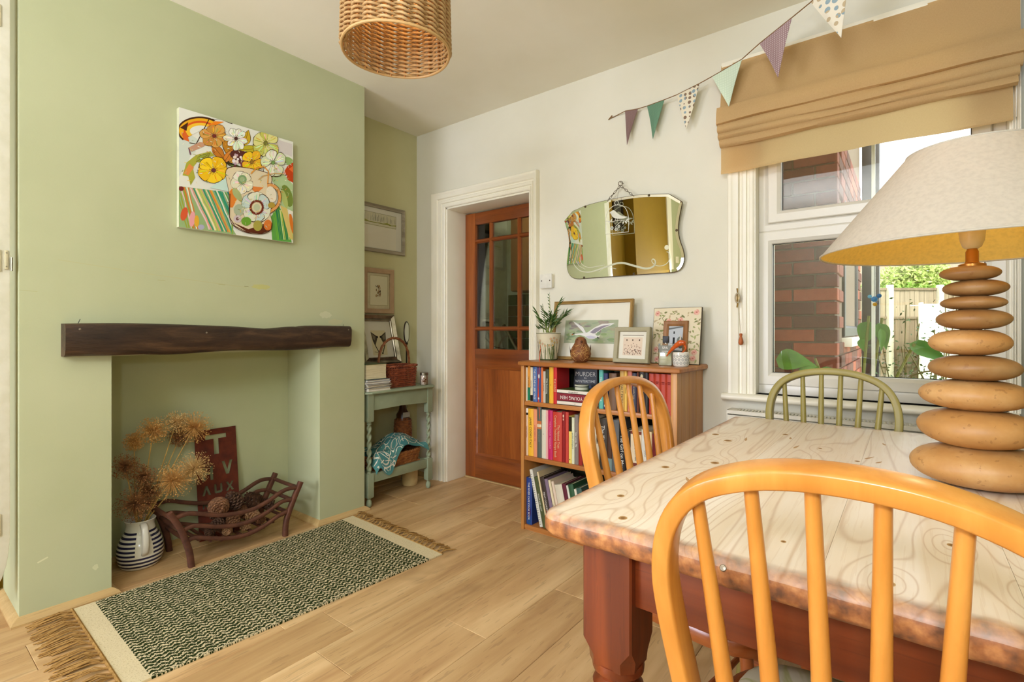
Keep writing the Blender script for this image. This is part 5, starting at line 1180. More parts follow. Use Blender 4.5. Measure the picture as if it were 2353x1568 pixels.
lying(SY, .7222, .763, -1.459, -1.235, .14, (128, 22, 36), 'dark red book lying upside down, lettered YOUNG, mid-stack on top shelf', 'THE YOUNG HEN', LW, True)
lying(SY, .7632, .781, -1.459, -1.26, .135, (226, 218, 200), 'white-spined book with green cover lying on top of the red one', 'the gardener', LB, False, (74, 104, 40))
tn = thing('round_tin', 'small round white and green tin standing on the lying books', 'tin', (-1.345, SY + .062, .7815), world=True)
MB().lathe([(.034, .7815), (.036, .783), (.036, .795), (.034, .797), (.036, .799), (.037, .8), (.037, .807), (.035, .809)], 28, (-1.345, SY + .062, 0)).build('tin', mk('tin_white', (206, 206, 180), .35), tn)
MB().lathe([(.0375, .798), (.0375, .8015)], 28, (-1.345, SY + .062, 0), cap=(False, False)).lathe([(.033, .8092), (.022, .8095)], 28, (-1.345, SY + .062, 0), cap=(False, False)).build('band', mk('tin_dark', (50, 60, 44), .35), tn)
book(-1.213, -1.189, Z1, .194, .12, (92, 178, 164), 'turquoise paperback standing right of the lying stack' + T1, 'THE TIDAL YEAR', LW, .016)
book(-1.1885, -1.164, Z1, .176, .12, (44, 50, 92), 'navy paperback beside the turquoise one' + T1, 'A WINTER', LW, .017, spots=[((230, 226, 216), ell(0, .018, .55, .009))])
lb = book(-1.158, -1.118, Z1, .178, .12, (112, 82, 56), 'brown hardback behind the chair back' + T1)
book(-1.100, -1.076, Z1, .2, .13, (206, 164, 84), 'tan paperback with a dark title' + T1, 'THE SALT PATH', LB, .017)
book(-1.0755, -1.062, Z1, .198, .13, (232, 190, 84), 'pale yellow paperback beside the tan one' + T1, 'Summer', LB, .009)
book(-1.0595, -1.037, Z1, .196, .13, (206, 120, 96), 'salmon paperback with white splashes' + T1, None, spots=spots(7, .19, [(236, 226, 210), (190, 70, 60)]))
book(-1.0365, -1.014, Z1, .185, .13, (56, 58, 74), 'dark slate paperback with faint lettering' + T1, 'the weather house', LS, .008)
book(-1.0125, -1.002, Z1, .19, .13, (112, 56, 36), 'thin chestnut paperback' + T1)
book(-1.0005, -.974, Z1, .194, .14, (52, 48, 42), 'black hardback with an ivory label' + T1, None, bands=((.10, .145, (214, 178, 110)),), spots=[((206, 196, 160), ell(0, .17, .5, .012)), ((160, 150, 120), ell(0, .06, .5, .03)), ((52, 48, 42), ell(0, .06, .3, .018))])
book(-.9735, -.955, Z1, .19, .14, (34, 30, 28), 'plain black hardback left of the red set' + T1)
for i in range(4):
    x0 = -.9525 + i * .0275
    book(x0, x0 + .0268, Z1, .188, .135, (182, 62, 38), 'first red hardback of the matching set' + T1 if i == 0 else ('%s red hardback of the matching set, counting from the black book' % ('second', 'third', 'fourth')[i - 1]), None,
         bands=((.14, .1408, (120, 30, 20)), (.146, .1468, (120, 30, 20))), spots=[((120, 34, 22), strk([(-.5, .15), (.5, .15)], .004)), ((120, 34, 22), strk([(-.35, .143), (.35, .143)], .003)), ((120, 34, 22), ell(0, .016, .28, .005))])
T2 = ' on the middle bookcase shelf'
book(-1.661, -1.6485, Z2, .26, .19, (226, 196, 164), 'thin peach paperback first from the left' + T2, 'Feasts and Fables', LR, .009, bands=((.235, .258, (230, 226, 216)), (.222, .234, (40, 36, 34))))
book(-1.647, -1.6125, Z2, .258, .2, (236, 178, 42), 'large golden yellow cookbook' + T2, 'JAMIE COOKS ITALY', LB, .018)
book(-1.612, -1.588, Z2, .258, .19, (226, 146, 104), 'salmon pink cookbook' + T2, 'WHERE THERE IS ONE', LR, .009)
book(-1.5875, -1.560, Z2, .272, .19, (82, 90, 80), 'grey-green cookbook with a small photo band' + T2, 'FEAST OF THE MEADOW', mk('ink_grey', (150, 156, 144), .6), .009, bands=((.155, .198, (190, 110, 60)), (.165, .18, (226, 206, 170))))
book(-1.558, -1.530, Z2, .261, .19, (214, 206, 184), 'off-white hardback' + T2, 'A', LB, .008)
book(-1.5295, -1.5165, Z2, .26, .185, (232, 170, 164), 'thin pale pink book' + T2)
book(-1.516, -1.487, Z2, .262, .19, (190, 26, 92), 'magenta cookbook' + T2, 'THE FLAVOUR THESAURUS', mk('ink_pink', (236, 150, 180), .6), .012)
book(-1.4855, -1.430, Z2, .257, .2, (196, 60, 40), 'thick red recipe book' + T2, 'The National Trust\nComplete Traditional Recipe Book', LS, .019)
book(-1.4295, -1.408, Z2, .264, .2, (138, 16, 16), 'dark red hardback right of the thick recipe book' + T2, None, spots=[((226, 200, 170), ell(0, .24, .35, .008)), ((226, 200, 170), ell(0, .222, .25, .006))])
book(-1.4075, -1.389, Z2, .263, .19, (196, 66, 54), 'tomato red paperback' + T2)
book(-1.388, -1.370, Z2, .244, .18, (230, 206, 104), 'yellow paperback with black head' + T2, None, bands=((.165, .242, (48, 40, 26)),), spots=[((110, 90, 30), ell(0, .02, .3, .004))])
book(-1.3695, -1.354, Z2, .238, .18, (222, 224, 190), 'pale green and white paperback' + T2, 'gardens of England', mk('ink_green', (60, 90, 50), .6), .011)
book(-1.3535, -1.330, Z2, .254, .19, (132, 120, 110), 'grey paperback' + T2, 'Sea Loves Me', LW, .014)
book(-1.3295, -1.306, Z2, .215, .19, (150, 30, 22), 'red book on middle shelf just left of the chair hoop')
book(-1.305, -1.28, Z2, .24, .19, (70, 62, 54), 'dark brown book behind the left side of the chair hoop')
book(-1.279, -1.255, Z2, .238, .19, (190, 180, 160), 'pale book behind the left rail of the chair hoop, middle shelf')
book(-1.2545, -1.232, Z2, .236, .18, (226, 218, 196), 'ivory paperback seen between chair hoop and first spindle, middle shelf', 'Comfort', LB, .01)
book(-1.2315, -1.212, Z2, .262, .18, (206, 190, 160), 'cream paperback with black letters at its head, middle shelf', None, bands=((.235, .26, (40, 34, 28)),), spots=[((40, 34, 28), ell(0, .15, .3, .03))])
book(-1.2115, -1.168, Z2, .25, .19, (56, 48, 36), 'dark hardback with a big white T, middle shelf', 'The Kitchen Year', LW, .026)
book(-1.1675, -1.142, Z2, .222, .19, (74, 44, 24), 'brown hardback behind the spindles' + T2, None, bands=((0.0, .06, (120, 140, 136)),))
book(-1.1415, -1.104, Z2, .252, .2, (92, 94, 94), 'charcoal glossy book behind the spindles' + T2, None, spots=[((140, 144, 142), strk([(-.8, .22), (.8, .17)], .002)), ((140, 144, 142), strk([(-.8, .12), (.8, .09)], .002))])
book(-1.1025, -1.072, Z2, .2, .19, (22, 20, 20), 'black paperback with brush lettering' + T2, 'The Girl on Mars', LW, .024)
book(-1.0715, -1.045, Z2, .206, .19, (28, 24, 22), 'second black paperback with a short white title' + T2, 'Tess', LW, .02)
book(-1.0445, -.99, Z2, .212, .2, (226, 206, 172), 'cream hardback with a tartan edge' + T2, 'Highland Table', LB, .012, bands=((.0, .06, (120, 60, 50)), (.02, .024, (220, 200, 180)), (.04, .044, (220, 200, 180)), (.195, .21, (120, 60, 50))))
book(-.989, -.952, Z2, .222, .19, (218, 214, 200), 'white hardback with tiny lettering' + T2, 'SIMPLE', mk('ink_grey2', (140, 140, 130), .6), .01)
book(-.951, -.9375, Z2, .215, .19, (222, 196, 150), 'narrow sand-coloured book' + T2)
book(-.937, -.845, Z2, .207, .2, (104, 12, 14), 'wide dark red book at the right end' + T2)
T3 = ' on the bottom bookcase shelf'
book(-1.660, -1.622, Z3, .255, .2, (36, 62, 128), 'blue hardback cookbook at the far left' + T3, 'THE RIVER CAFE COOK BOOK', LW, .015, spots=[((60, 40, 90), ell(.2, .07, .5, .03)), ((30, 80, 130), ell(-.1, .02, .8, .02))])
TL = R(-13)
def lean(x, wd, h, d, col, lab, *a, **k): return book(x, x + wd, Z3 + .004, h, d, col, lab, *a, tilt=TL, **k)
lean(-1.571, .020, .305, .22, (220, 216, 200), 'leaning white spiral-bound book' + T3, None, spots=[((150, 150, 140), strk([(-.5, .015 + i * .012), (.5, .015 + i * .012)], .004)) for i in range(23)])
lean(-1.5485, .024, .27, .22, (76, 84, 44), 'leaning olive green book' + T3, 'WALES AND WEST', LW, .011)
lean(-1.522, .010, .3, .22, (226, 206, 160), 'leaning thin cream book' + T3)
lean(-1.510, .027, .275, .21, (60, 46, 38), 'leaning dark book with mottled spine' + T3, 'MEAT COOKBOOK', LW, .014, spots=spots(5, .14, [(150, 70, 40), (190, 160, 120), (110, 40, 30)]))
lean(-1.481, .021, .27, .21, (132, 112, 130), 'leaning mauve book' + T3)
lean(-1.457, .015, .268, .21, (226, 212, 174), 'leaning cream book beside the mauve one' + T3, 'river', LB, .008)
lean(-1.438, .016, .265, .2, (222, 200, 176), 'leaning blush book' + T3, 'season', LR, .008)
lean(-1.4195, .045, .255, .2, (214, 204, 180), 'leaning wide book with a green landscape spine, bottom shelf', 'o', LB, .01, spots=[((96, 116, 56), ell(0, .1, .9, .05)), ((70, 90, 44), ell(.2, .06, .8, .04)), ((60, 90, 40), ell(0, .02, .9, .02))])
lean(-1.3725, .024, .265, .2, (96, 28, 46), 'leaning maroon cookbook' + T3, 'JAMIE', LW, .016)
lean(-1.3465, .012, .26, .2, (226, 222, 206), 'leaning slim white book' + T3)
lean(-1.333, .030, .27, .22, (44, 84, 52), 'leaning green cookbook with pale title' + T3, 'DELIA', LW, .02, spots=[((120, 170, 170), ell(0, .03, .7, .02)), ((230, 230, 220), ell(.2, .05, .4, .01))])
lean(-1.3015, .014, .25, .22, (230, 222, 200), 'leaning white book behind the table corner' + T3)
lean(-1.286, .03, .26, .22, (60, 90, 80), 'leaning teal book hidden behind the table corner' + T3)
lean(-1.254, .035, .25, .22, (120, 60, 40), 'leaning brown book hidden behind the table leg' + T3)
# things on the bookcase
ZT = .9235
pt = thing('potted_palm', 'small palm in a white pot painted with tall flowers on the bookcase', 'plant', (-1.605, 2.39, ZT), world=True)
POT = mk('pot_white', (222, 214, 184), .4, c2=(218, 208, 176))
MB().lathe([(.046, ZT), (.0485, ZT + .006), (.068, ZT + .15), (.0695, ZT + .152), (.0685, ZT + .155), (.065, ZT + .152), (.06, ZT + .13), (.001, ZT + .128)], 32, (-1.605, 2.39, 0)).build('pot', POT, pt); pot_ = [c for c in pt.children if c.name.startswith('pot')][-1]
MB().lathe([(.0698, ZT + .150), (.0700, ZT + .153)], 32, (-1.605, 2.39, 0), cap=(False, False)).lathe([(.0478, ZT + .0005), (.0495, ZT + .008)], 32, (-1.605, 2.39, 0), cap=(False, False)).build('rim_line', mk('pot_line', (70, 80, 40), .5), pt)
a0 = math.atan2(-2.39, 1.605)
def potf(u, v): r_ = .0488 + (.068 - .0488) * v / .15 + .0006; a = a0 + u / .062; return (-1.605 + r_ * math.cos(a), 2.39 + r_ * math.sin(a), ZT + v)
sh = []; pr3 = random.Random(12)
for i in range(26):
    u = pr3.uniform(-.09, .09); u = u if abs(u) > .012 or i % 2 else u + .02; hh = pr3.uniform(.04, .095); dx = pr3.uniform(-.012, .012)
    sh.append((pr3.choice([(74, 82, 50), (104, 116, 66), (56, 62, 44), (130, 140, 84)]), strk([(u, .008), (u + dx * .4, hh * .5), (u + dx, hh)], .0035)))
for (u, v) in ((-.052, .11), (-.058, .098), (-.036, .092), (.012, .12), (.02, .108), (.03, .125), (.034, .1), (.004, .085), (.048, .115), (-.02, .082), (.024, .085), (.055, .1), (-.085, .1), (.085, .11)):
    sh.append(((110, 84, 44), ell(u, v, .0065, .0065))); sh.append((pr3.choice([(226, 196, 146), (222, 184, 146), (214, 186, 120)]), ell(u, v, .0052, .0052))); sh.append(((120, 80, 40), ell(u, v, .0018))); sh.append(((96, 100, 60), strk([(u, v - .008), (u + .004, v - .05)], .0016)))
paint('painted_flowers', sh, pot_, potf, (math.cos(a0), math.sin(a0), 0), eps=1e-5)
MB().lathe([(.063, ZT + .132), (.001, ZT + .137)], 20, (-1.605, 2.39, 0), cap=(False, False)).build('soil', mk('soil', (58, 42, 30), .95, bs=90), pt)
PALM = mk('palm_leaf', (72, 104, 40), .5, c2=(50, 82, 30), ns=20); PSTEM = mk('palm_stem', (146, 156, 78), .6)
pm = random.Random(19)
for i, (dx, dy, h, L) in enumerate(((-.07, -.01, .10, .07), (-.035, -.03, .14, .10), (-.03, .0, .17, .05), (.0, -.03, .12, .11), (.02, -.02, .11, .09), (.03, .0, .10, .09), (.06, -.03, .08, .10), (.11, .0, .13, .11), (.08, .02, .20, .09), (-.02, .01, .24, .03), (.045, -.01, .06, .09), (-.06, -.03, .04, .09), (.01, -.04, .08, .09))):
    b0 = Vector((-1.605 + pm.uniform(-.02, .02), 2.39 + pm.uniform(-.02, .02), ZT + .133)); tip = b0 + Vector((dx, dy, h)); pts = [b0.lerp(tip, k / 5) + Vector((0, 0, .02 * math.sin(math.pi * k / 5))) for k in range(6)]
    MB().tube(pts, [.003, .0026, .002, .0016, .0012, .0008], 5).build('stem', PSTEM, pt)
    m = MB(); d0 = Vector((dx, dy, .02)).normalized()
    for k in range(15):
        t = .35 + .65 * k / 14; p = b0.lerp(tip, t) + Vector((0, 0, .02 * math.sin(math.pi * t))); s_ = 1 if k % 2 else -1
        side = Vector((-d0.y, d0.x, 0)) if abs(d0.z) < .9 else Vector((1, 0, 0)); v = (d0 * .7 + side * s_ * .8 + Vector((0, 0, pm.uniform(.1, .7)))).normalized(); l = L * .62 * (1 - .45 * abs(t - .7))
        w_ = v.cross(Vector((.3, .9, .2))).normalized() * .0042; m.add([p, p + v * l * .35 + w_, p + v * l, p + v * l * .35 - w_], [(0, 1, 2, 3)])
    m.build('frond', PALM, pt, smooth=0, fixn=False)
GOLDF = mk('gilt_frame', (176, 142, 84), .45, .15, c2=(156, 122, 66), ns=12)
sw = thing('framed_picture', 'gilt-framed watercolour of a flying swan leaning on the wall above books', 'picture', (-1.4, 2.485, ZT), (R(-8.5), 0, 0))
Mw = basis((0, 0, 0), (1, 0, 0), (0, 0, 1), (0, -1, 0))
sh = []; sr = random.Random(22)
PX = lambda x, y: ((x - 1320) / 1040 * .335 + .0, .095 + (1010 - y) / 540 * .132)
BG = [(-.168, .095), (.166, .095), (.166, .227), (-.168, .227)]
sh.append(((172, 178, 148), BG))
for i in range(90):
    x, y = sr.uniform(-.142, .140), sr.uniform(.105, .217); top_ = y > .165
    sh.append((sr.choice([(168, 156, 142), (150, 138, 132), (176, 168, 140), (158, 170, 140)]) if top_ else sr.choice([(150, 168, 120), (172, 186, 142), (140, 160, 124), (186, 190, 156)]), ell(x, y, sr.uniform(.014, .025), sr.uniform(.004, .0095), sr.uniform(-.2, .2))))
W_ = (232, 228, 220)
sh += [(W_, [PX(*q) for q in ((1230, 760), (1170, 640), (1060, 560), (960, 490), (990, 545), (1080, 640), (1190, 770))]), (W_, [PX(*q) for q in ((1270, 750), (1400, 640), (1540, 560), (1770, 545), (1700, 600), (1560, 660), (1430, 780), (1330, 800))]),
       ((150, 140, 150), [PX(*q) for q in ((1300, 770), (1400, 670), (1560, 600), (1700, 580), (1560, 650), (1420, 770), (1340, 790))]), (W_, [PX(*q) for q in ((1010, 800), (1100, 780), (1200, 770), (1300, 750), (1420, 800), (1480, 860), (1400, 905), (1290, 900), (1220, 850), (1120, 815), (1010, 825))]),
       ((206, 200, 210), [PX(*q) for q in ((1230, 850), (1330, 830), (1440, 860), (1390, 900), (1290, 895))]), (W_, [PX(*q) for q in ((1440, 850), (1520, 815), (1490, 880))]), ((60, 50, 40), [PX(*q) for q in ((955, 790), (1000, 765), (1010, 800), (960, 815))]), ((196, 110, 50), [PX(*q) for q in ((945, 815), (970, 795), (980, 815), (955, 830))]), ((50, 44, 40), [PX(*q) for q in ((1460, 850), (1510, 890), (1460, 890))])]
frame_at(sw, Mw, .497, .338, .018, .02, GOLDF, MOUNT, sh, rad=.3, eps=1.4e-5)
bd = thing('bird_ornament', 'brown carved bird ornament with scribbled gold lines on the bookcase', 'ornament', (-1.368, 2.34, ZT), (0, 0, R(-52)))
KB = [(.03, .0), (.042, .006), (.052, .022), (.0575, .042), (.055, .062), (.047, .08), (.038, .093), (.033, .103), (.0315, .112), (.028, .122), (.018, .131), (.006, .135), (.0005, .1355)]
m = MB(); rings = []
for r_, z in KB:
    rings.append([(r_ * math.cos(6.28319 * j / 28) * (1.0) + (.006 if z > .095 else 0), r_ * .95 * math.sin(6.28319 * j / 28), z) for j in range(28)])
m.loft(rings).build('body', mk('carved_brown', (142, 88, 46), .6, c2=(104, 60, 30), ns=30), bd, smooth=60)
MB().lathe([(.0065, 0), (.004, .008), (.0004, .017)], 10, (0, 0, 0), Matrix.Translation((.036, 0, .108)) @ Matrix.Rotation(R(100), 4, 'Y')).build('beak', mk('beak', (86, 50, 28), .5), bd)
for s_ in (1, -1):
    MB().lathe([(.0003, .003), (.0035, .001), (.004, -.002)], 8, (0, 0, 0), Matrix.Translation((.026, s_ * .019, .118)) @ Matrix.Rotation(R(-90 * s_), 4, 'X') ).build('eye', BLACK, bd)
    MB().grid(8, 6, lambda u, v: (-.01 - u * .05, s_ * (.056 - .024 * u ** 2 - .005 * (v - .5) ** 2), .075 - u * .05 + (v - .5) * .04 * (1 - u * .8))).build('wing', mk('carved_brown_dark', (110, 66, 34), .6), bd, fixn=False)
m = MB(); sd = random.Random(2)
def br(z):
    for (r0, z0), (r1, z1) in zip(KB, KB[1:]):
        if z0 <= z <= z1: return r0 + (r1 - r0) * (z - z0) / (z1 - z0)
    return .03
for i in range(70):
    a = sd.uniform(-1.3, 1.3); z = sd.uniform(.012, .09); da = sd.uniform(-.6, .6); dz = sd.uniform(-.025, .025); pts = []
    for k in range(5):
        zz = min(.095, max(.006, z + dz * k / 4)); aa = a + da * k / 4; pts.append((br(zz) * 1.008 * math.cos(aa), br(zz) * .958 * math.sin(aa), zz))
    m.tube(pts, .0009, 3, cap=False)
m.build('gold_lines', mk('gold_line', (206, 160, 90), .5), bd)
SG = mk('sage_frame', (168, 160, 128), .55, c2=(160, 152, 118)); 
sf2 = thing('framed_picture', 'square sage-grey frame with a small musical flower-meadow print on the bookcase', 'picture', (-1.105, 2.402, ZT), (R(-9), 0, 0))
sh = [((226, 206, 182), [(-.052, .04), (.052, .04), (.052, .132), (-.052, .132)]), ((110, 96, 80), strk([(-.057, .143), (.057, .143)], .003))]
for i in range(70): sh.append((sr.choice([(70, 50, 44), (120, 70, 60), (90, 60, 50), (160, 110, 90)]), ell(sr.uniform(-.046, .046), .044 + abs(sr.gauss(0, .026)), sr.uniform(.001, .0028), sr.uniform(.0012, .003))))
sh = [s_ for s_ in sh if True]
for x in (-.032, .0, .036): sh.append(((60, 44, 40), ell(x, .118, .003, .004)))
frame_at(sf2, Mw, .192, .183, .022, .03, SG, MOUNT, sh, rad=.1)
ff = thing('photo_frame', 'rose-and-leaf patterned board frame with a wooden inner frame and house photo', 'picture', (-.918, 2.49, ZT), (R(-9), 0, 0))
MB().box(-.122, .122, -.008, .006, 0, .285).build('board', mk('board_edge', (84, 70, 46), .7), ff, bevel=.001)
sh = [((226, 212, 180), [(-.12, .002), (.12, .002), (.12, .283), (-.12, .283)])]
for i in range(16):
    x, y = (sr.uniform(-.085, .085), sr.uniform(.035, .25)); a = sr.uniform(0, 6.28)
    sh.append(((130, 132, 84), strk([(x, y), (x + .02 * math.cos(a), y + .02 * math.sin(a)), (x + .03 * math.cos(a + .6), y + .03 * math.sin(a + .6))], .003)))
for i in range(150):
    x, y = sr.uniform(-.112, .112), sr.uniform(.01, .272); sh.append((sr.choice([(150, 154, 96), (170, 172, 116), (128, 130, 84), (196, 178, 140), (150, 140, 100)]), petal(x, y, sr.uniform(.012, .026), sr.uniform(.005, .010), sr.uniform(0, 6.28), 5)))
for (x, y) in ((-.1, .255), (.098, .258), (-.04, .215), (.02, .22), (.095, .06), (.09, .03), (-.098, .07), (.06, .03), (-.09, .02)):
    for k in range(5): sh.append(((220, 160, 142) if k % 2 else (230, 184, 164), ell(x + .006 * math.cos(k * 1.26), y + .006 * math.sin(k * 1.26), .0085)))
    sh.append(((196, 110, 100), ell(x, y, .004)))
paint('floral_print', sh, ff, lambda u, v: (max(-.121, min(.121, u)), -.0081, max(.001, min(.284, v))), (0, -1, 0), eps=8e-6)
sub = [(0, 0), (0, .010), (.004, .013), (.014, .011), (.02, .006), (.026, .003)]
x0, x1, z0, z1 = -.062, .062, .03, .215
MB().loft([[(x + sx * o_, -.0085 - p, z + sz * o_) for o_, p in sub] for x, z, sx, sz in ((x0, z0, 1, 1), (x0, z1, 1, -1), (x1, z1, -1, -1), (x1, z0, -1, 1))], wrap=True, closed=False).build('inner_frame', wood('small_frame_wood', (166, 116, 66), (120, 78, 40), axis='z', sc=20), ff, smooth=30)
paint('photo', [((190, 194, 196), [(x0 + .02, z0 + .02), (x1 - .02, z0 + .02), (x1 - .02, z1 - .02), (x0 + .02, z1 - .02)]), ((110, 114, 112), [(x0 + .02, z1 - .045), (x1 - .02, z1 - .03), (x1 - .02, z1 - .024), (x0 + .02, z1 - .036)]), ((40, 40, 40), [(-.012, .15), (-.006, .15), (-.006, .163), (-.012, .163)]), ((40, 40, 40), [(-.014, .1), (-.004, .1), (-.004, .132), (-.014, .132)]),
      ((120, 124, 116), ell(.022, .115, .016, .022)), ((90, 92, 84), ell(.026, .095, .014, .018)), ((70, 74, 70), [(x0 + .02, z0 + .02), (x1 - .02, z0 + .02), (x1 - .02, z0 + .035), (x0 + .02, z0 + .04)])], ff, lambda u, v: (u, -.0095, v), (0, -1, 0))
bo = thing('scent_bottle', 'clear glass scent bottle with a black cap and white lettering on bookcase', 'bottle', (-.913, 2.36, ZT), (0, 0, R(6)))
MB().box(-.029, .029, -.014, .014, .003, .078).box(-.024, .024, -.010, .010, .001, .004).build('liquid', mk('scent_liquid', (196, 190, 150), .2), bo, bevel=.004)
MB().box(-.032, .032, -.017, .017, 0, .105).build('glass', GJ, bo, bevel=.004, seg=2)
MB().box(-.0135, .0135, -.0105, .0105, .108, .14).build('cap', BLACK, bo, bevel=.002); MB().lathe([(.01, .104), (.01, .109)], 16).build('collar', METAL, bo)
MB().box(-.0275, .0275, -.0173, -.0169, .062, .096).build('label', mk('label_grey', (128, 130, 116), .5), bo, smooth=0)
text('SPA', .017, LW, bo, basis((0, -.0175, .084), (1, 0, 0), (0, 0, 1), (0, -1, 0))); text('energise', .009, LW, bo, basis((0, -.0175, .069), (1, 0, 0), (0, 0, 1), (0, -1, 0)))
cp = thing('small_pot', 'small white pot with a grey diamond pattern at the bookcase end', 'pot', (-.836, 2.345, ZT), world=True)
MB().lathe([(.03, ZT), (.034, ZT + .004), (.0365, ZT + .014), (.0365, ZT + .064), (.034, ZT + .066), (.032, ZT + .06), (.001, ZT + .055)], 28, (-.836, 2.345, 0)).build('pot', CER, cp); pot2_ = cp.children[0]
a1 = math.atan2(-2.345, .836)
sh = []
for j in range(3):
    for i in range(-5, 6):
        u = i * .0165 + (j % 2) * .00825; v = .017 + j * .0155
        for s_, c in ((.0075, (124, 126, 122)), (.0055, (226, 222, 208)), (.0035, (150, 150, 144)), (.002, (226, 222, 208))): sh.append((c, [(u - s_, v), (u, v - s_ * 1.05), (u + s_, v), (u, v + s_ * 1.05)]))
paint('diamond_pattern', sh, pot2_, lambda u, v: (-.836 + .0368 * math.cos(a1 + u / .0368), 2.345 + .0368 * math.sin(a1 + u / .0368), ZT + v), (math.cos(a1), math.sin(a1), 0), eps=3e-6)
MB().lathe([(.033, ZT + .056), (.001, ZT + .060)], 16, (-.836, 2.345, 0), cap=(False, False)).build('soil', MATS['soil'], cp)
ob = thing('orange_bird', 'orange glass bird hanging its tail over the diamond-patterned pot', 'ornament', (-.85, 2.33, ZT + .066), world=True)
ORG = mk('orange_glass', (206, 92, 30), .15, c2=(190, 76, 22), spec=.7)
P_ = lambda a, b_: (-.836 + a, 2.322 + abs(a) * .1, ZT + .066 + b_)
MB().tube(smooth_pts([P_(-.062, -.02), P_(-.045, .002), P_(-.02, .026), P_(.002, .042), P_(.018, .044), P_(.026, .034)], 4), [.003] * 3 + [.006] * 3 + [.009] * 3 + [.012] * 3 + [.014] * 3 + [.012] * 3 + [.009] * 2 + [.004], 12).build('body', ORG, ob, smooth=70)
MB().tube([P_(.026, .034), P_(.03, .018), P_(.018, .002), P_(.0, -.004)], [.006, .004, .003, .002], 8).build('tail', ORG, ob)
MB().tube([P_(.004, .052), P_(.006, .07), P_(.003, .082)], [.004, .0025, .0008], 6).build('crest', mk('crest_clear', (226, 214, 196), .1), ob)
# ------------------------------------------------------------------ wall mirror
mr = thing('wall_mirror', 'scallop-edged wall mirror with an etched ribbon, hanging from a chain', 'mirror', (-1.26, 2.58, 1.39), world=True)
OUT = [(-1.615, 1.743), (-1.557, 1.79), (-1.474, 1.808), (-1.327, 1.8175), (-1.173, 1.817), (-1.078, 1.808), (-0.975, 1.792), (-0.906, 1.741), (-0.922, 1.674), (-0.931, 1.603), (-0.922, 1.547), (-0.908, 1.505), (-0.902, 1.46), (-0.915, 1.416), (-0.952, 1.394),
       (-1.039, 1.393), (-1.251, 1.394), (-1.457, 1.395), (-1.54, 1.396), (-1.588, 1.42), (-1.607, 1.474), (-1.594, 1.563), (-1.587, 1.609), (-1.594, 1.678)]
def sub(P, k=3):
    out = []; n = len(P)
    for i in range(n):
        a, b_, c, d_ = P[i - 1], P[i], P[(i + 1) % n], P[(i + 2) % n]
        for j in range(k):
            t = j / k
            corner_b = i in (0, 1, 6, 7); corner_c = (i + 1) % n in (0, 1, 6, 7)
            if corner_b or corner_c: out.append((b_[0] + (c[0] - b_[0]) * t, b_[1] + (c[1] - b_[1]) * t)); continue
            out.append(tuple(0.5 * (2 * b_[q] + (c[q] - a[q]) * t + (2 * a[q] - 5 * b_[q] + 4 * c[q] - d_[q]) * t * t + (3 * b_[q] - a[q] - 3 * c[q] + d_[q]) * t ** 3) for q in (0, 1)))
    return out
OUT = sub(OUT)
TM = .054
ym = lambda z: 2.588 - (z - 1.39) * TM
yx = lambda x: -(x + 1.26) * .0218
YM = lambda x, z: ym(z) + yx(x)
cx, cz = -1.26, 1.605
def inset(P, d):
    out = []; n = len(P)
    for i in range(n):
        a, b_, c = Vector(P[i - 1]), Vector(P[i]), Vector(P[(i + 1) % n]); t = (c - a).normalized(); nn = Vector((-t.y, t.x))
        if nn.dot(Vector((cx, cz)) - b_) < 0: nn = -nn
        out.append(tuple(b_ + nn * d))
    return out
IN = inset(OUT, .013)
m = MB().loft([[(x, YM(x, z) + .004, z) for x, z in OUT], [(x, YM(x, z) - .0030, z) for x, z in OUT], [(x, YM(x, z) - .0035, z) for x, z in IN]], True, (True, True))
m.build('mirror_plate', MIRR, mr, smooth=0)
RIMM = mk('mirror_rim', (88, 72, 46), .4, .6)
MB().tube([(x, YM(x, z) + .001, z) for x, z in OUT], .0032, 6, wrap=True).build('rim', RIMM, mr)
for i in (6, 15, 27, 47, 52, 66):
    x, z = OUT[i % len(OUT)]; dx, dz = (cx - x), (cz - z); l = math.hypot(dx, dz); x2, z2 = x + dx / l * .006, z + dz / l * .006
    MB().lathe([(.006, -.003), (.0065, .002), (.004, .005), (.0005, .0058)], 10, (0, 0, 0), Matrix.Translation((x2, YM(x2, z2) - .003, z2)) @ Matrix.Rotation(R(90), 4, 'X')).build('clip', RIMM, mr)
def link_ring(c, d, r1, r2, th, flip):
    d = Vector(d).normalized(); s_ = Vector((0, 1, 0)) if flip else d.cross(Vector((0, 1, 0))).normalized()
    return MB().tube([Vector(c) + d * r1 * math.cos(a) + s_ * r2 * math.sin(a) for a in [k * 6.28319 / 14 for k in range(14)]], th, 5, wrap=True)
HK = Vector((-1.247, 2.562, 1.885))
for e_ in (Vector((-1.325, 2.562, 1.814)), Vector((-1.168, 2.562, 1.814))):
    n = 6
    for k in range(n):
        c = HK.lerp(e_, (k + .6) / n); link_ring(c, e_ - HK, .0105, .005, .0014, k % 2).build('chain_link', RIMM, mr)
MB().tube([HK + Vector((.0125 * math.cos(a), 0, .012 + .0125 * math.sin(a))) for a in [k * 6.28319 / 20 for k in range(20)]], .0018, 6, wrap=True).build('ring', RIMM, mr)
MB().tube([(-1.247, 2.60, 1.905), (-1.247, 2.565, 1.903), (-1.247, 2.558, 1.908)], .0022, 6).build('hook', METAL, mr)
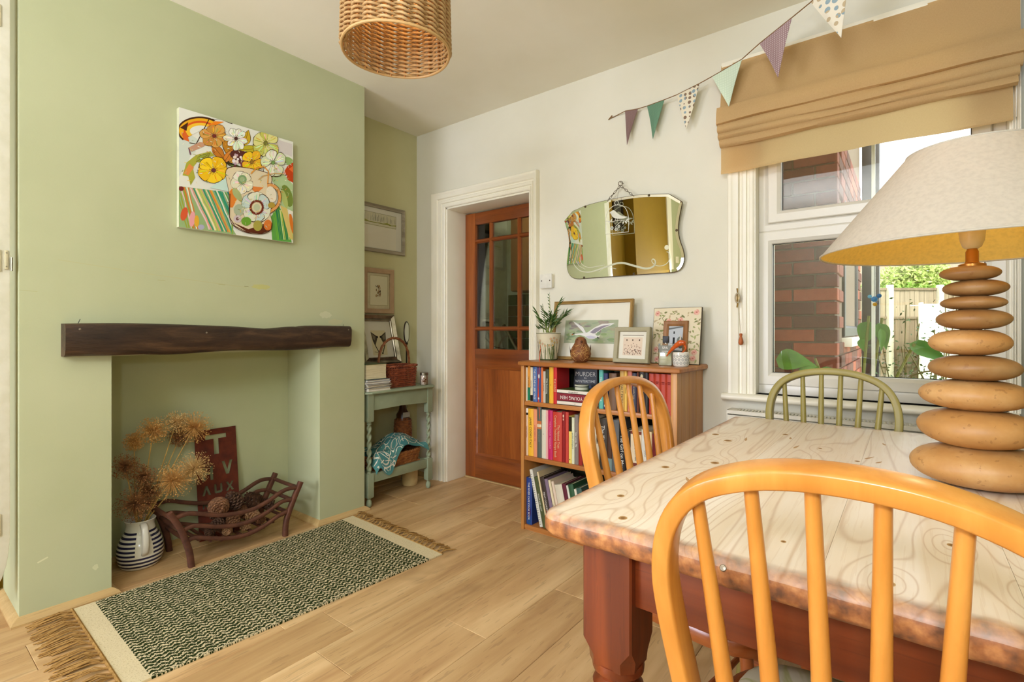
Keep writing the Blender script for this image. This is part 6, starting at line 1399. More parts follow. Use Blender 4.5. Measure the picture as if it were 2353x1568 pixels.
SW1 = [(-1.5663, 1.5141), (-1.5542, 1.4766), (-1.5152, 1.4399), (-1.4565, 1.428), (-1.3991, 1.4365), (-1.3432, 1.4498), (-1.2831, 1.4624), (-1.2351, 1.4609), (-1.1727, 1.4404), (-1.112, 1.4224), (-1.0724, 1.4264), (-1.0553, 1.4438), (-1.0567, 1.4612), (-1.0685, 1.4683), (-1.0734, 1.457), (-1.0577, 1.437), (-1.0287, 1.4286), (-0.9953, 1.4366), (-0.9755, 1.4625), (-0.9788, 1.4904), (-0.9915, 1.4999)]
def sm2(P, k=5): return [(p.x, p.y) for p in smooth_pts([(a, b_, 0) for a, b_ in P], k)]
def vstrk(P, wf):
    out = []
    n = len(P)
    for i in range(n - 1): out += strk([P[i], P[i + 1]], wf(i / n))
    return out
EC = (206, 206, 178)
sh = [(EC, vstrk(sm2(SW1), lambda t: .004 + .007 * math.sin(math.pi * min(1, t * 1.35)) ** 2)), (EC, strk(sm2([(-1.5391, 1.4988), (-1.5212, 1.4688), (-1.4798, 1.445)]), .003)), (EC, strk(sm2([(-1.5152, 1.4993), (-1.4974, 1.4721), (-1.4565, 1.4545), (-1.3991, 1.4567), (-1.3542, 1.4607)]), .004)),
      (EC, strk(sm2([(-1.3935, 1.426), (-1.3432, 1.4473), (-1.2831, 1.4328)]), .0025)), ((226, 222, 190), ell(-.9906, 1.5214, .0125, .0125, 0, 20))]
paint('etched_ribbon', sh, mr, lambda x, z: (x, YM(x, z) - .0037, z), (0, -1, 0), eps=3e-5)
# hanging birdcage decoration
bc_ = thing('birdcage_hanging', 'white wire birdcage hanging with a bird on a branch, before the mirror', 'decoration', (-1.255, 2.535, 1.62), world=True)
WIRE = mk('white_wire', (226, 224, 206), .4, spec=.6)
CF = sm2([(-1.3221, 1.624), (-1.3238, 1.6905), (-1.3183, 1.7291), (-1.2977, 1.7604), (-1.2603, 1.7752), (-1.2183, 1.7631), (-1.195, 1.7309), (-1.1858, 1.6819), (-1.1873, 1.6202)], 4)
MB().tube([(x, 2.535, z) for x, z in CF] + [(-1.25, 2.535, 1.6215)], .0018, 6, wrap=True).build('cage_frame', WIRE, bc_)
MB().tube([(-1.257 + .0115 * math.cos(a), 2.535, 1.7865 + .0115 * math.sin(a)) for a in [k * 6.28319 / 18 for k in range(18)]], .0016, 6, wrap=True).build('hanging_ring', WIRE, bc_)
MB().tube([(-1.256, 2.536, 1.797), (-1.2475, 2.558, 1.893)], .0007, 4).build('thread', RIMM, bc_)
BIRD = [(-1.300, 1.7375), (-1.290, 1.7455), (-1.2763, 1.75), (-1.2660, 1.744), (-1.2577, 1.7351), (-1.2366, 1.7176), (-1.2183, 1.7079), (-1.195, 1.7033), (-1.194, 1.7), (-1.2183, 1.6949), (-1.2497, 1.6991), (-1.2736, 1.7072), (-1.2863, 1.7208), (-1.291, 1.733)]
MB().prism(BIRD, lambda a, b_, h: (a, h, b_), 2.5335, 2.5365).build('bird', WIRE, bc_, bevel=.0008)
MB().tube([(x, 2.535, z) for x, z in sm2([(-1.3225, 1.6947), (-1.2816, 1.688), (-1.2392, 1.6897), (-1.1868, 1.6767)])], .0017, 6).tube([(x, 2.535, z) for x, z in sm2([(-1.2235, 1.6872), (-1.2497, 1.6683), (-1.2656, 1.6556)])], .0014, 6).tube([(-1.262, 2.535, 1.703), (-1.266, 2.535, 1.69)], .001, 4).tube([(-1.252, 2.535, 1.701), (-1.254, 2.535, 1.69)], .001, 4).build('branch', WIRE, bc_)
for (x, z, s_) in ((-1.285, 1.652, .013), (-1.259, 1.643, .012), (-1.243, 1.656, .009)):
    for k in range(6):
        a = k * 1.0472; MB().prism(petal(x, z, s_, s_ * .62, a, 5), lambda p, q, h: (p, h, q), 2.534, 2.536).build('petal', WIRE, bc_, smooth=0)
for (x, z, a) in ((-1.307, 1.694, -.8), (-1.293, 1.69, .9), (-1.215, 1.681, -1.9), (-1.207, 1.68, -.9), (-1.20, 1.68, .8)):
    MB().prism(petal(x, z, .018, .008, a, 5), lambda p, q, h: (p, h, q), 2.534, 2.536).build('leaf', WIRE, bc_, smooth=0)
# switch plate
sp_ = thing('wall_switch', 'white blank switch plate with two screws on the wall beside the door', 'switch plate', (-1.74, 2.6, 1.355), world=True)
MB().box(-1.785, -1.705, 2.572, 2.6, 1.352, 1.432).build('box', WHITE, sp_, bevel=.004)
MB().box(-1.788, -1.702, 2.566, 2.572, 1.349, 1.435).build('plate', mk('switch_white', (232, 228, 214), .3), sp_, bevel=.002)
for x in (-1.775, -1.715): MB().lathe([(.004, .0), (.004, .001), (.0005, .0014)], 10, (0, 0, 0), Matrix.Translation((x, 2.566, 1.394)) @ Matrix.Rotation(R(90), 4, 'X')).build('screw', BRONZE, sp_)

# ------------------------------------------------------------------ roman blind
LIN = None
def linen(w_=.45):
    m, nt, b = base_mat('linen'); v = coords(nt); f = noise(nt, coords(nt, (40, 1, 400)), 3, 3); f2 = noise(nt, coords(nt, (400, 1, 40)), 3, 3)
    c = ramp(nt, math_(nt, 'ADD', math_(nt, 'MULTIPLY', f, .5), math_(nt, 'MULTIPLY', f2, .5)), [(.38, rgb(208, 180, 126)), (.62, rgb(228, 204, 152))]); nt.links.new(c, b.inputs['Base Color']); b.inputs['Roughness'].default_value = .95; b.inputs['Specular IOR Level'].default_value = .1
    tr = nt.nodes.new('ShaderNodeBsdfTranslucent'); tr.inputs['Color'].default_value = rgb(248, 212, 164); ms = nt.nodes.new('ShaderNodeMixShader'); ms.inputs[0].default_value = w_
    out = nt.nodes['Material Output']; nt.links.new(b.outputs[0], ms.inputs[1]); nt.links.new(tr.outputs[0], ms.inputs[2]); nt.links.new(ms.outputs[0], out.inputs[0]); bump(nt, b, f, .2, .001); return m
LIN = linen(); LIN2 = linen(.6)
bl = thing('roman_blind', 'sand-coloured linen roman blind gathered in folds over the window', 'blind', (-.2, 2.56, 1.85), world=True)
bx0, bx1 = -.712, .312; NX = 60
def strip(nm, prof, th=.002, xo=(0, 0), wob=.0, seed=0, mt=None, single=False):
    """prof: (y, z) open line from top to bottom, given thickness"""
    r_ = random.Random(seed); ph = r_.uniform(0, 6); n = len(prof); m = MB(); a, b_ = [], []
    for i in range(NX + 1):
        t = i / NX; x = bx0 + xo[0] + (bx1 + xo[1] - bx0 - xo[0]) * t; ring = []
        for j, (y, z) in enumerate(prof):
            k = j / (n - 1); ring.append((x, y + wob * math.sin(t * 9 + ph + j) * math.sin(math.pi * k), z + wob * .8 * math.sin(t * 5 + ph) * k + wob * .5 * math.sin(t * 17 + ph * 2) * k))
        m_ = [(p[0], p[1] + th, p[2]) for p in reversed(ring)]
        a.append(ring if single else ring + m_)
    m.loft(a, not single, (not single, not single)); return m.build(nm, mt or LIN, bl, smooth=50)
strip('upper_panel', [(2.545, 2.36), (2.544, 2.3), (2.540, 2.22), (2.530, 2.16), (2.515, 2.143)], wob=.002, seed=1)
def fold(z0, z1, yo, seed, xo): return strip('fold', [(2.535, z0 + .004), (yo + .014, z0), (yo + .003, z0 - (z0 - z1) * .35), (yo, z0 - (z0 - z1) * .65), (yo + .004, z1 + .006), (yo + .02, z1), (2.535, z1 + .012)], wob=.0045, seed=seed, xo=xo)
fold(2.15, 2.066, 2.492, 2, (-.010, .006)); fold(2.076, 2.022, 2.498, 3, (-.006, .004)); fold(2.034, 1.992, 2.503, 4, (-.004, -.004)); fold(2.004, 1.962, 2.508, 5, (.0, -.008))
strip('bottom_panel', [(2.547, 1.995), (2.543, 1.95), (2.54, 1.90), (2.54, 1.868), (2.537, 1.85), (2.540, 1.843)], xo=(.0, -.018), wob=.004, seed=6, mt=LIN2, single=True)
MB().box(bx0, bx1, 2.545, 2.58, 2.35, 2.375).build('headrail', WHITE, bl, bevel=.003)
CORD = mk('cord', (196, 180, 146), .8)
MB().tube([(-.632, 2.545, 1.85), (-.633, 2.546, 1.5), (-.636, 2.548, 1.25), (-.630, 2.548, 1.15), (-.624, 2.546, 1.079)], .0013, 5).build('cord', CORD, bl)
MB().lathe([(.0008, 1.078), (.0075, 1.075), (.0065, 1.066), (.0055, 1.062), (.010, 1.045), (.0115, 1.033), (.008, 1.024), (.002, 1.021)], 14, (-.6235, 2.546, 0)).build('acorn_pull', wood('acorn_wood', (190, 106, 52), (150, 74, 32), axis='z', sc=40), bl)
MB().tube([(.308, 2.555, 2.34), (.309, 2.556, 2.15)], .003, 6).tube([(.306, 2.56, 2.1), (.304, 2.56, 1.86)], .002, 6).build('side_cord', UPVC, bl)
cl_ = thing('cord_cleat', 'small brass cord cleat with wrapped cord on the window trim', 'cleat', (-.64, 2.575, 1.24), world=True)
BRASS = mk('brass', (186, 150, 80), .3, .9)
MB().tube(smooth_pts([(-.642, 2.552, 1.29), (-.641, 2.558, 1.272), (-.641, 2.562, 1.245), (-.641, 2.558, 1.218), (-.642, 2.552, 1.20)]), .0035, 8).box(-.647, -.635, 2.562, 2.578, 1.23, 1.26).build('cleat', BRASS, cl_)
MB().tube([(-.641 + .010 * math.cos(a), 2.554, 1.245 + .022 * math.sin(a)) for a in [k * 6.28319 / 20 for k in range(20)]], .003, 6, wrap=True).build('wrapped_cord', CORD, cl_)

# ------------------------------------------------------------------ bunting
def flagmat(name, base, dot, sc, thr, dot2=None):
    m, nt, b = base_mat(name); v = coords(nt, (1, .0, 1)); vo = nt.nodes.new('ShaderNodeTexVoronoi'); vo.inputs['Scale'].default_value = sc; vo.inputs['Randomness'].default_value = .35 if dot2 else .05
    nt.links.new(v, vo.inputs['Vector']); k = math_(nt, 'LESS_THAN', vo.outputs['Distance'], thr); d = rgb(*dot)
    if dot2: d = mix(nt, rgb(*dot), rgb(*dot2), math_(nt, 'GREATER_THAN', noise(nt, v, sc * .6, 0), .5))
    nt.links.new(mix(nt, rgb(*base), d, k), b.inputs['Base Color']); b.inputs['Roughness'].default_value = .9; b.inputs['Specular IOR Level'].default_value = .1; return m
FM = [flagmat('flag_plum', (132, 106, 100), (150, 124, 118), 160, .25), flagmat('flag_green', (104, 140, 112), (126, 160, 132), 160, .25), flagmat('flag_dotty', (232, 222, 196), (136, 112, 92), 42, .36, (150, 170, 176)),
      flagmat('flag_mint', (206, 222, 196), (216, 230, 206), 90, .3), flagmat('flag_mauve', (156, 128, 128), (206, 190, 186), 130, .26), flagmat('flag_polka', (234, 226, 204), (150, 170, 176), 34, .36, (196, 176, 140))]
bu = thing('bunting', 'string of triangular fabric flags strung across the corner above the window', 'bunting', (-.6, 2.5, 2.29), world=True)
ST = [(-1.300, 2.598, 2.290), (-1.2234, 2.57, 2.2904), (-1.1475, 2.568, 2.282), (-1.0967, 2.5695, 2.2835), (-.9935, 2.5486, 2.281), (-.9278, 2.545, 2.286), (-.8065, 2.517, 2.296), (-.7425, 2.505, 2.306), (-.5959, 2.453, 2.3188), (-.5106, 2.393, 2.3331), (-.3739, 2.322, 2.3598), (-.3004, 2.265, 2.3634), (-.1741, 2.186, 2.3982), (.0118, 2.04, 2.4598), (.16, 1.93, 2.56)]
MB().tube(ST, .0024, 6).build('string', mk('bunting_string', (140, 104, 66), .9), bu)
MB().tube([(-1.302, 2.597, 2.288), (-1.325, 2.594, 2.286), (-1.335, 2.592, 2.278), (-1.312, 2.59, 2.296)], .003, 6).build('knot', MATS['bunting_string'], bu)
tips = [(-1.204, 2.552, 2.095), (-1.057, 2.55, 2.092), (-.874, 2.528, 2.093), (-.662, 2.49, 2.135), (-.433, 2.365, 2.151), (-.191, 2.262, 2.221)]
tips[5] = (-.20, 2.255, 2.185)
for k, (i, tp) in enumerate(zip((1, 3, 5, 7, 9, 11), tips)):
    a, b_, c = Vector(ST[i]), Vector(ST[i + 1]), Vector(tp); nrm = (b_ - a).cross(c - a).normalized(); n = 8; m = MB(); front, back = [], []
    for side, o_ in ((0, .0007), (1, -.0007)):
        n0 = len(m.v)
        for j in range(n + 1):
            for q in range(n + 1):
                s_ = q / n; t = j / n; e = a.lerp(b_, s_).lerp(c, t); bl_ = nrm * (.006 * math.sin(s_ * 4 + k * 2) * math.sin(math.pi * min(1, t * 1.1)) + o_); m.v.append(tuple(e + bl_))
        for j in range(n):
            for q in range(n):
                p = n0 + j * (n + 1) + q; f = (p, p + 1, p + n + 2, p + n + 1); m.f.append(f if side == 0 else tuple(reversed(f))); m.m.append(0)
    m.build('flag', FM[k], bu, smooth=60, fixn=False)
# ------------------------------------------------------------------ radiator
rd = thing('radiator', 'white panel radiator with a slotted top grille beneath the window sill', 'radiator', (-.2, 2.54, .1), world=True)
RADW = mk('radiator_enamel', (232, 226, 206), .35)
x0, x1 = -.668, .26
m = MB(); poly = []
nfl = 27
for i in range(nfl):
    xx = x0 + (x1 - x0) * i / nfl; w_ = (x1 - x0) / nfl; poly += [(xx, 2.478), (xx + w_ * .3, 2.474), (xx + w_ * .6, 2.474), (xx + w_ * .9, 2.478)]
poly += [(x1, 2.478), (x1, 2.49), (x0, 2.49)]
MB().prism(poly, lambda a, b_, h: (a, b_, h), .13, .70).build('front_panel', RADW, rd, smooth=30)
MB().box(x0, x1, 2.545, 2.558, .13, .70).build('rear_panel', RADW, rd, bevel=.003)
for x in (x0, x1 - .004): MB().box(x, x + .004, 2.474, 2.56, .13, .722).build('end_panel', RADW, rd, bevel=.001)
m = MB().box(x0, x1, 2.472, 2.490, .706, .722).box(x0, x1, 2.545, 2.560, .706, .722).box(x0, x0 + .04, 2.49, 2.545, .712, .722).box(x1 - .04, x1, 2.49, 2.545, .712, .722)
for i in range(62):
    xx = x0 + .04 + (x1 - x0 - .08) * (i + .5) / 62; m.box(xx - .0032, xx + .0032, 2.49, 2.545, .716, .722)
m.build('top_grille', RADW, rd, smooth=0)
MB().box(x0 + .01, x1 - .01, 2.5, 2.54, .13, .64).build('convector', mk('radiator_inside', (70, 66, 56), .8), rd)
for x in (x0 + .12, x1 - .12): MB().box(x - .02, x + .02, 2.558, 2.599, .2, .6).build('wall_bracket', RADW, rd)
MB().tube([(x0 + .01, 2.52, .15), (x0 - .03, 2.52, .15), (x0 - .03, 2.52, 0)], .008, 8).build('valve_pipe', METAL, rd)

# ------------------------------------------------------------------ table
TX0, TX1, TY0, TY1, TZ_ = -.522, .312, .742, 2.036, .77
def pine_top():
    m, nt, b = base_mat('scrubbed_pine'); b.inputs['Roughness'].default_value = .42; b.inputs['Specular IOR Level'].default_value = .35
    v = coords(nt, (1, .075, 1), True); big = noise(nt, v, 4.6, 2, .4, .5)
    pos = nt.nodes.new('ShaderNodeTexCoord').outputs['Object']
    for (kx, ky, ka) in ((-.440, .905, .16), (-.385, .80, .14), (-.37, 1.27, .2), (-.45, 1.16, .12), (-.415, 1.55, .15), (-.02, .80, .22), (-.27, 1.12, .1), (.05, 1.0, .2), (-.19, 1.6, .12), (.12, .86, .18)):
        dv = nt.nodes.new('ShaderNodeVectorMath'); dv.operation = 'SUBTRACT'; nt.links.new(pos, dv.inputs[0]); dv.inputs[1].default_value = (kx - (TX0 + TX1) / 2, ky - (TY0 + TY1) / 2, 0)
        sv = nt.nodes.new('ShaderNodeVectorMath'); sv.operation = 'MULTIPLY'; nt.links.new(dv.outputs[0], sv.inputs[0]); sv.inputs[1].default_value = (1, .45, 0)
        ln = nt.nodes.new('ShaderNodeVectorMath'); ln.operation = 'DOT_PRODUCT'; nt.links.new(sv.outputs[0], ln.inputs[0]); nt.links.new(sv.outputs[0], ln.inputs[1])
        ex = math_(nt, 'DIVIDE', ka * .0011, math_(nt, 'ADD', ln.outputs['Value'], .0011)); big = math_(nt, 'ADD', big, ex)
    rg_ = math_(nt, 'SINE', math_(nt, 'MULTIPLY', big, 150.0)); k = math_(nt, 'POWER', math_(nt, 'MULTIPLY', math_(nt, 'ADD', rg_, 1.0), .5), 14.0)
    f = noise(nt, v, 14, 5); c = ramp(nt, f, [(.3, rgb(238, 225, 206)), (.55, rgb(230, 211, 184)), (.75, rgb(240, 228, 213))])
    c = mix(nt, c, rgb(178, 132, 80), math_(nt, 'MULTIPLY', k, .38))
    fine = noise(nt, coords(nt, (1, .03, 1)), 160, 2); c = mix(nt, c, rgb(196, 158, 110), math_(nt, 'MULTIPLY', math_(nt, 'GREATER_THAN', fine, .58), .14))
    # worn orange finish left round the rim (a stain with its own outline)
    tc = nt.nodes.new('ShaderNodeTexCoord'); sp = nt.nodes.new('ShaderNodeSeparateXYZ'); nt.links.new(tc.outputs['Object'], sp.inputs[0])
    X_, Y_, Z__ = sp.outputs
    hx, hy = (TX1 - TX0) / 2, (TY1 - TY0) / 2
    dx = math_(nt, 'SUBTRACT', hx, math_(nt, 'ABSOLUTE', X_)); dy = math_(nt, 'SUBTRACT', hy, math_(nt, 'ABSOLUTE', Y_)); d = math_(nt, 'MINIMUM', dx, dy)
    wob = noise(nt, tc.outputs['Object'], 9, 4); d = math_(nt, 'ADD', d, math_(nt, 'MULTIPLY', math_(nt, 'SUBTRACT', wob, .5), .05))
    ed = nt.nodes.new('ShaderNodeMapRange'); ed.inputs['From Min'].default_value = .012; ed.inputs['From Max'].default_value = .034; ed.inputs['To Min'].default_value = 1; ed.inputs['To Max'].default_value = 0; nt.links.new(d, ed.inputs['Value'])
    side = math_(nt, 'LESS_THAN', Z__, -.012); mk_ = math_(nt, 'MINIMUM', math_(nt, 'ADD', math_(nt, 'MULTIPLY', ed.outputs[0], .72), math_(nt, 'MULTIPLY', side, .6)), .95)
    c2 = ramp(nt, noise(nt, tc.outputs['Object'], 40, 4), [(.3, rgb(206, 142, 78)), (.5, rgb(156, 92, 42)), (.66, rgb(100, 58, 30))])
    c = mix(nt, c, c2, mk_); nt.links.new(c, b.inputs['Base Color']); bump(nt, b, fine, .1, .0008); return m
SCR = pine_top()
RED = wood('mahogany_stain', (142, 66, 26), (90, 36, 12), (116, 50, 18), axis='z', sc=14, along=.06, rough=.32, coat=.3, rings=2)
REDX = wood('mahogany_stain_rail', (136, 62, 24), (88, 34, 12), (112, 47, 17), axis='x', sc=14, along=.05, rough=.35, coat=.3)
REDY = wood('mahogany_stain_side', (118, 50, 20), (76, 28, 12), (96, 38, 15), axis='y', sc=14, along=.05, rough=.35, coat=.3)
tcx, tcy = (TX0 + TX1) / 2, (TY0 + TY1) / 2
tb_ = thing('dining_table', 'scrubbed pine farmhouse table with stained turned legs beneath the pebble lamp', 'table', (tcx, tcy, 0), world=True)
tw = wood('x', (0, 0, 0), (0, 0, 0)) if False else None
edges_ = [TX0, TX0 + .22, TX0 + .43, TX0 + .63, TX1]
er = random.Random(3)
for i in range(4):
    xa, xb = edges_[i], edges_[i + 1]; left, right = i == 0, i == 3; rings = []
    for ins, z in ((.014, .7265), (.005, .730), (.0, .738), (.0, .756), (.004, .765), (.010, .7688), (.018, .77)):
        x0_ = xa + (ins if left else (.0002 if z > .7695 else .0001)); x1_ = xb - (ins if right else (.0002 if z > .7695 else .0001)); y0_, y1_ = TY0 + ins, TY1 - ins; ring = []
        rc = .034
        def arc(cx_, cy_, a0_, on):
            if not on: return [(cx_, cy_, z)] * 7
            return [(cx_ + rc * math.cos(a0_ + k * math.pi / 12), cy_ + rc * math.sin(a0_ + k * math.pi / 12), z) for k in range(7)]
        ring += arc(x0_ + rc, y0_ + rc, math.pi, True) if left else [(x0_, y0_, z)]
        ys = []
        for k in range(1, 6): ring.append((x0_ + (x1_ - x0_) * k / 6, y0_ + .0015 * math.sin(k * 2 + i * 5) * (1 if ins < .012 else .3), z))
        ring += arc(x1_ - rc, y0_ + rc, math.pi * 1.5, True) if right else [(x1_, y0_, z)]
        ring += arc(x1_ - rc, y1_ - rc, 0, True) if right else [(x1_, y1_, z)]
        ring += arc(x0_ + rc, y1_ - rc, math.pi / 2, True) if left else [(x0_, y1_, z)]
        rings.append(ring)
    MB().loft(rings).build('board', SCR, tb_, smooth=40, origin=None)
# object coordinates of the boards start at table centre, top surface
for ch in tb_.children:
    ch.data.transform(Matrix.Translation((0, 0, -TZ_))); ch.location = (0, 0, TZ_)
# knots in the boards
KNOT = [(196, 160, 108), (166, 126, 78), (134, 96, 54)]
sh = []; kr = random.Random(14); KP = []
for (x, y, r_) in ((-.440, .905, .007), (-.385, .80, .0075), (-.47, 1.62, .010), (-.415, 1.55, .011), (-.37, 1.27, .010), (-.45, 1.16, .009), (-.27, 1.12, .006), (-.02, .80, .007), (-.19, 1.6, .005), (-.30, 1.75, .008), (-.10, 1.5, .006), (.05, 1.0, .006), (-.15, .86, .004)):
    e = r_ * 1.1
    for c, s_ in zip(KNOT, (1, .8, .45)): sh.append((c, ell(x, y, r_ * s_, e * 1.15 * s_)))
for i in range(10):
    x, y = kr.uniform(TX0 + .08, .2), kr.uniform(TY0 + .1, TY1 - .15); a = kr.uniform(-.6, .6); sh.append(((190, 152, 108), petal(x, y, kr.uniform(.03, .06), .007, 1.57 + a, 6)))
paint('knots', sh, tb_, lambda x, y: (x, y, .77), (0, 0, 1), eps=4e-6)
LEGP = [(.0005, 0), (.026, .0), (.032, .02), (.043, .05), (.035, .08), (.030, .12), (.036, .22), (.048, .29), (.054, .34), (.052, .375), (.040, .41), (.033, .425), (.033, .435), (.044, .445), (.0455, .455), (.040, .463), (.034, .468), (.036, .475), (.046, .482), (.047, .49), (.0455, .498)]
for lx, ly in ((TX0 + .105, TY0 + .105), (TX1 - .105, TY0 + .105), (TX0 + .105, TY1 - .105), (TX1 - .105, TY1 - .105)):
    h_ = .047; m = MB().lathe(LEGP, 28, (lx, ly, 0))
    def oc(s_, z): 
        k = h_ * s_; q = h_ * (.55 if s_ < .98 else .93); return [(lx + a * u, ly + b_ * v_, z) for a, b_, u, v_ in ((1, -1, q, k), (1, -1, k, q), (1, 1, k, q), (1, 1, q, k), (-1, 1, q, k), (-1, 1, k, q), (-1, -1, k, q), (-1, -1, q, k))]
    m.loft([oc(.92, .496), oc(.97, .515), oc(1.0, .54), oc(1.0, .7262)])
    m.build('leg', RED, tb_, smooth=35)
MB().box(TX0 + .15, TX1 - .15, TY0 + .075, TY0 + .098, .615, .7262).build('apron', REDX, tb_, bevel=.003); MB().box(TX0 + .15, TX1 - .15, TY1 - .098, TY1 - .075, .615, .7262).build('apron', REDX, tb_, bevel=.003)
MB().box(TX0 + .075, TX0 + .098, TY0 + .15, TY1 - .15, .615, .7262).build('apron', REDY, tb_, bevel=.003); MB().box(TX1 - .098, TX1 - .075, TY0 + .15, TY1 - .15, .615, .7262).build('apron', REDY, tb_, bevel=.003)
MB().lathe([(.0001, .002), (.004, .0012), (.005, 0)], 10, (0, 0, 0), Matrix.Translation((-.205, TY0 - .0005, .758)) @ Matrix.Rotation(R(60), 4, 'X')).build('nail', SCREW, tb_)

# ------------------------------------------------------------------ chairs
def chair(name, label, loc, rotz, wm, wm2, width=1.0):
    t = thing(name, label, 'chair', loc, (0, 0, rotz), 'hoop-back chairs round the table')
    H_ = [(.150, .42), (.160, .50), (.173, .58), (.186, .66), (.196, .735), (.1985, .785), (.191, .835), (.172, .876), (.141, .906), (.096, .926), (.05, .936), (0, .939)]
    hy = lambda z: -.160 - (z - .45) * .185
    path = [(-x, hy(z), z) for x, z in H_[:-1]] + [(0, hy(.939), .939)] + [(x, hy(z), z) for x, z in reversed(H_[:-1])]
    path = smooth_pts(path, 4)
    sec = [(-1, -.72), (-1, .72), (-.93, .9), (-.75, 1), (.75, 1), (.93, .9), (1, .72), (1, -.72), (.93, -.9), (.75, -1), (-.75, -1), (-.93, -.9)]
    sec = [(a * .0205, b_ * .0118) for a, b_ in sec]
    MB().tube(path, 1.0, sec=sec, up=(0, 1, .18)).build('hoop', wm, t, smooth=40)
    def hoop_z(x):
        x = abs(x)
        for (xa, za), (xb, zb) in zip(H_[5:], H_[6:]):
            if xb <= x <= xa: return za + (zb - za) * (xa - x) / (xa - xb)
        return .939
    for i in range(6):
        u = (i - 2.5); xt, xbm = u * .0605, u * .046; zt = hoop_z(xt) - .008; zb = .428; P = []
        for k in range(9): s_ = k / 8; z = zb + (zt - zb) * s_; P.append((xbm + (xt - xbm) * s_, hy(z) + .002 * math.sin(math.pi * s_), z))
        MB().tube(P, [.0090, .0101, .0110, .0112, .0107, .0099, .0092, .0084, .0077], 18).build('spindle', wm, t, smooth=60)
    out = []
    for k in range(36):
        a = 6.28319 * k / 36; c, s_ = math.cos(a), math.sin(a); wx = .226 + .012 * s_; x = wx * math.copysign(abs(c) ** .55, c); y = .03 + .226 * math.copysign(abs(s_) ** .6, s_); out.append((x, y))
    def ring(sc_, z): return [(x * sc_, .03 + (y - .03) * sc_, z) for x, y in out]
    MB().loft([ring(.90, .392), ring(.97, .396), ring(1.0, .407), ring(1.0, .421), ring(.985, .429), ring(.93, .432), ring(.8, .427), ring(.4, .422)]).build('seat', wm2, t, smooth=40)
    for sx, sy in ((-1, 1), (1, 1), (-1, -1), (1, -1)):
        a = Vector((sx * .155, .03 + sy * .15, .40)); b_ = Vector((sx * .195, .03 + sy * .205, 0.0))
        MB().tube([a.lerp(b_, k / 8) for k in range(9)], [.0135, .0145, .016, .0172, .0175, .0165, .0150, .0135, .0125], 12).build('leg', wm2, t)
    def lp_(sx, sy, s_): return Vector((sx * .155, .03 + sy * .15, .40)).lerp(Vector((sx * .195, .03 + sy * .205, 0)), s_)
    for sx in (-1, 1):
        a, b_ = lp_(sx, 1, .6), lp_(sx, -1, .6); MB().tube([a.lerp(b_, k / 6) for k in range(7)], [.007, .0085, .0105, .0115, .0105, .0085, .007], 10).build('stretcher', wm2, t)
    a = (lp_(-1, 1, .6) + lp_(-1, -1, .6)) / 2; b_ = (lp_(1, 1, .6) + lp_(1, -1, .6)) / 2
    MB().tube([a.lerp(b_, k / 6) for k in range(7)], [.007, .0085, .0105, .0115, .0105, .0085, .007], 10).build('stretcher', wm2, t)
    return t
VARN = wood('varnished_beech', (220, 154, 72), (194, 122, 44), (208, 138, 57), axis='z', sc=16, along=.05, rough=.3, coat=.3, rand=True, fleck=.05)
VARN2 = wood('varnished_seat', (176, 98, 44), (140, 68, 26), (158, 82, 34), axis='y', sc=9, along=.1, rough=.3, coat=.4)
OLIVE = mk('olive_chair_paint', (164, 150, 82), .4, c2=(156, 142, 74), ns=6)
chair('hoop_back_chair', 'varnished hoop-back spindle chair closest to the viewer at the table end', (-.05, .862, 0), R(0), VARN, VARN2)
chair('hoop_back_chair', 'varnished hoop-back spindle chair between the table side and the bookcase', (-.437, 1.375, 0), R(-99), VARN, VARN2)
chair('hoop_back_chair', 'olive green painted hoop-back chair at the window end of the table', (-.225, 1.935, 0), R(180), OLIVE, OLIVE)
def pad_mat():
    m, nt, b = base_mat('printed_cushion'); v = coords(nt); f = noise(nt, v, 7, 3, .5, 1.5); c = ramp(nt, f, [(.44, rgb(206, 194, 160)), (.50, rgb(176, 170, 108)), (.54, rgb(206, 194, 160)), (.68, rgb(206, 194, 160)), (.70, rgb(150, 140, 84)), (.74, rgb(206, 196, 164))])
    nt.links.new(c, b.inputs['Base Color']); b.inputs['Roughness'].default_value = .95; bump(nt, b, noise(nt, v, 500, 1), .2, .001); return m
PAD = pad_mat()
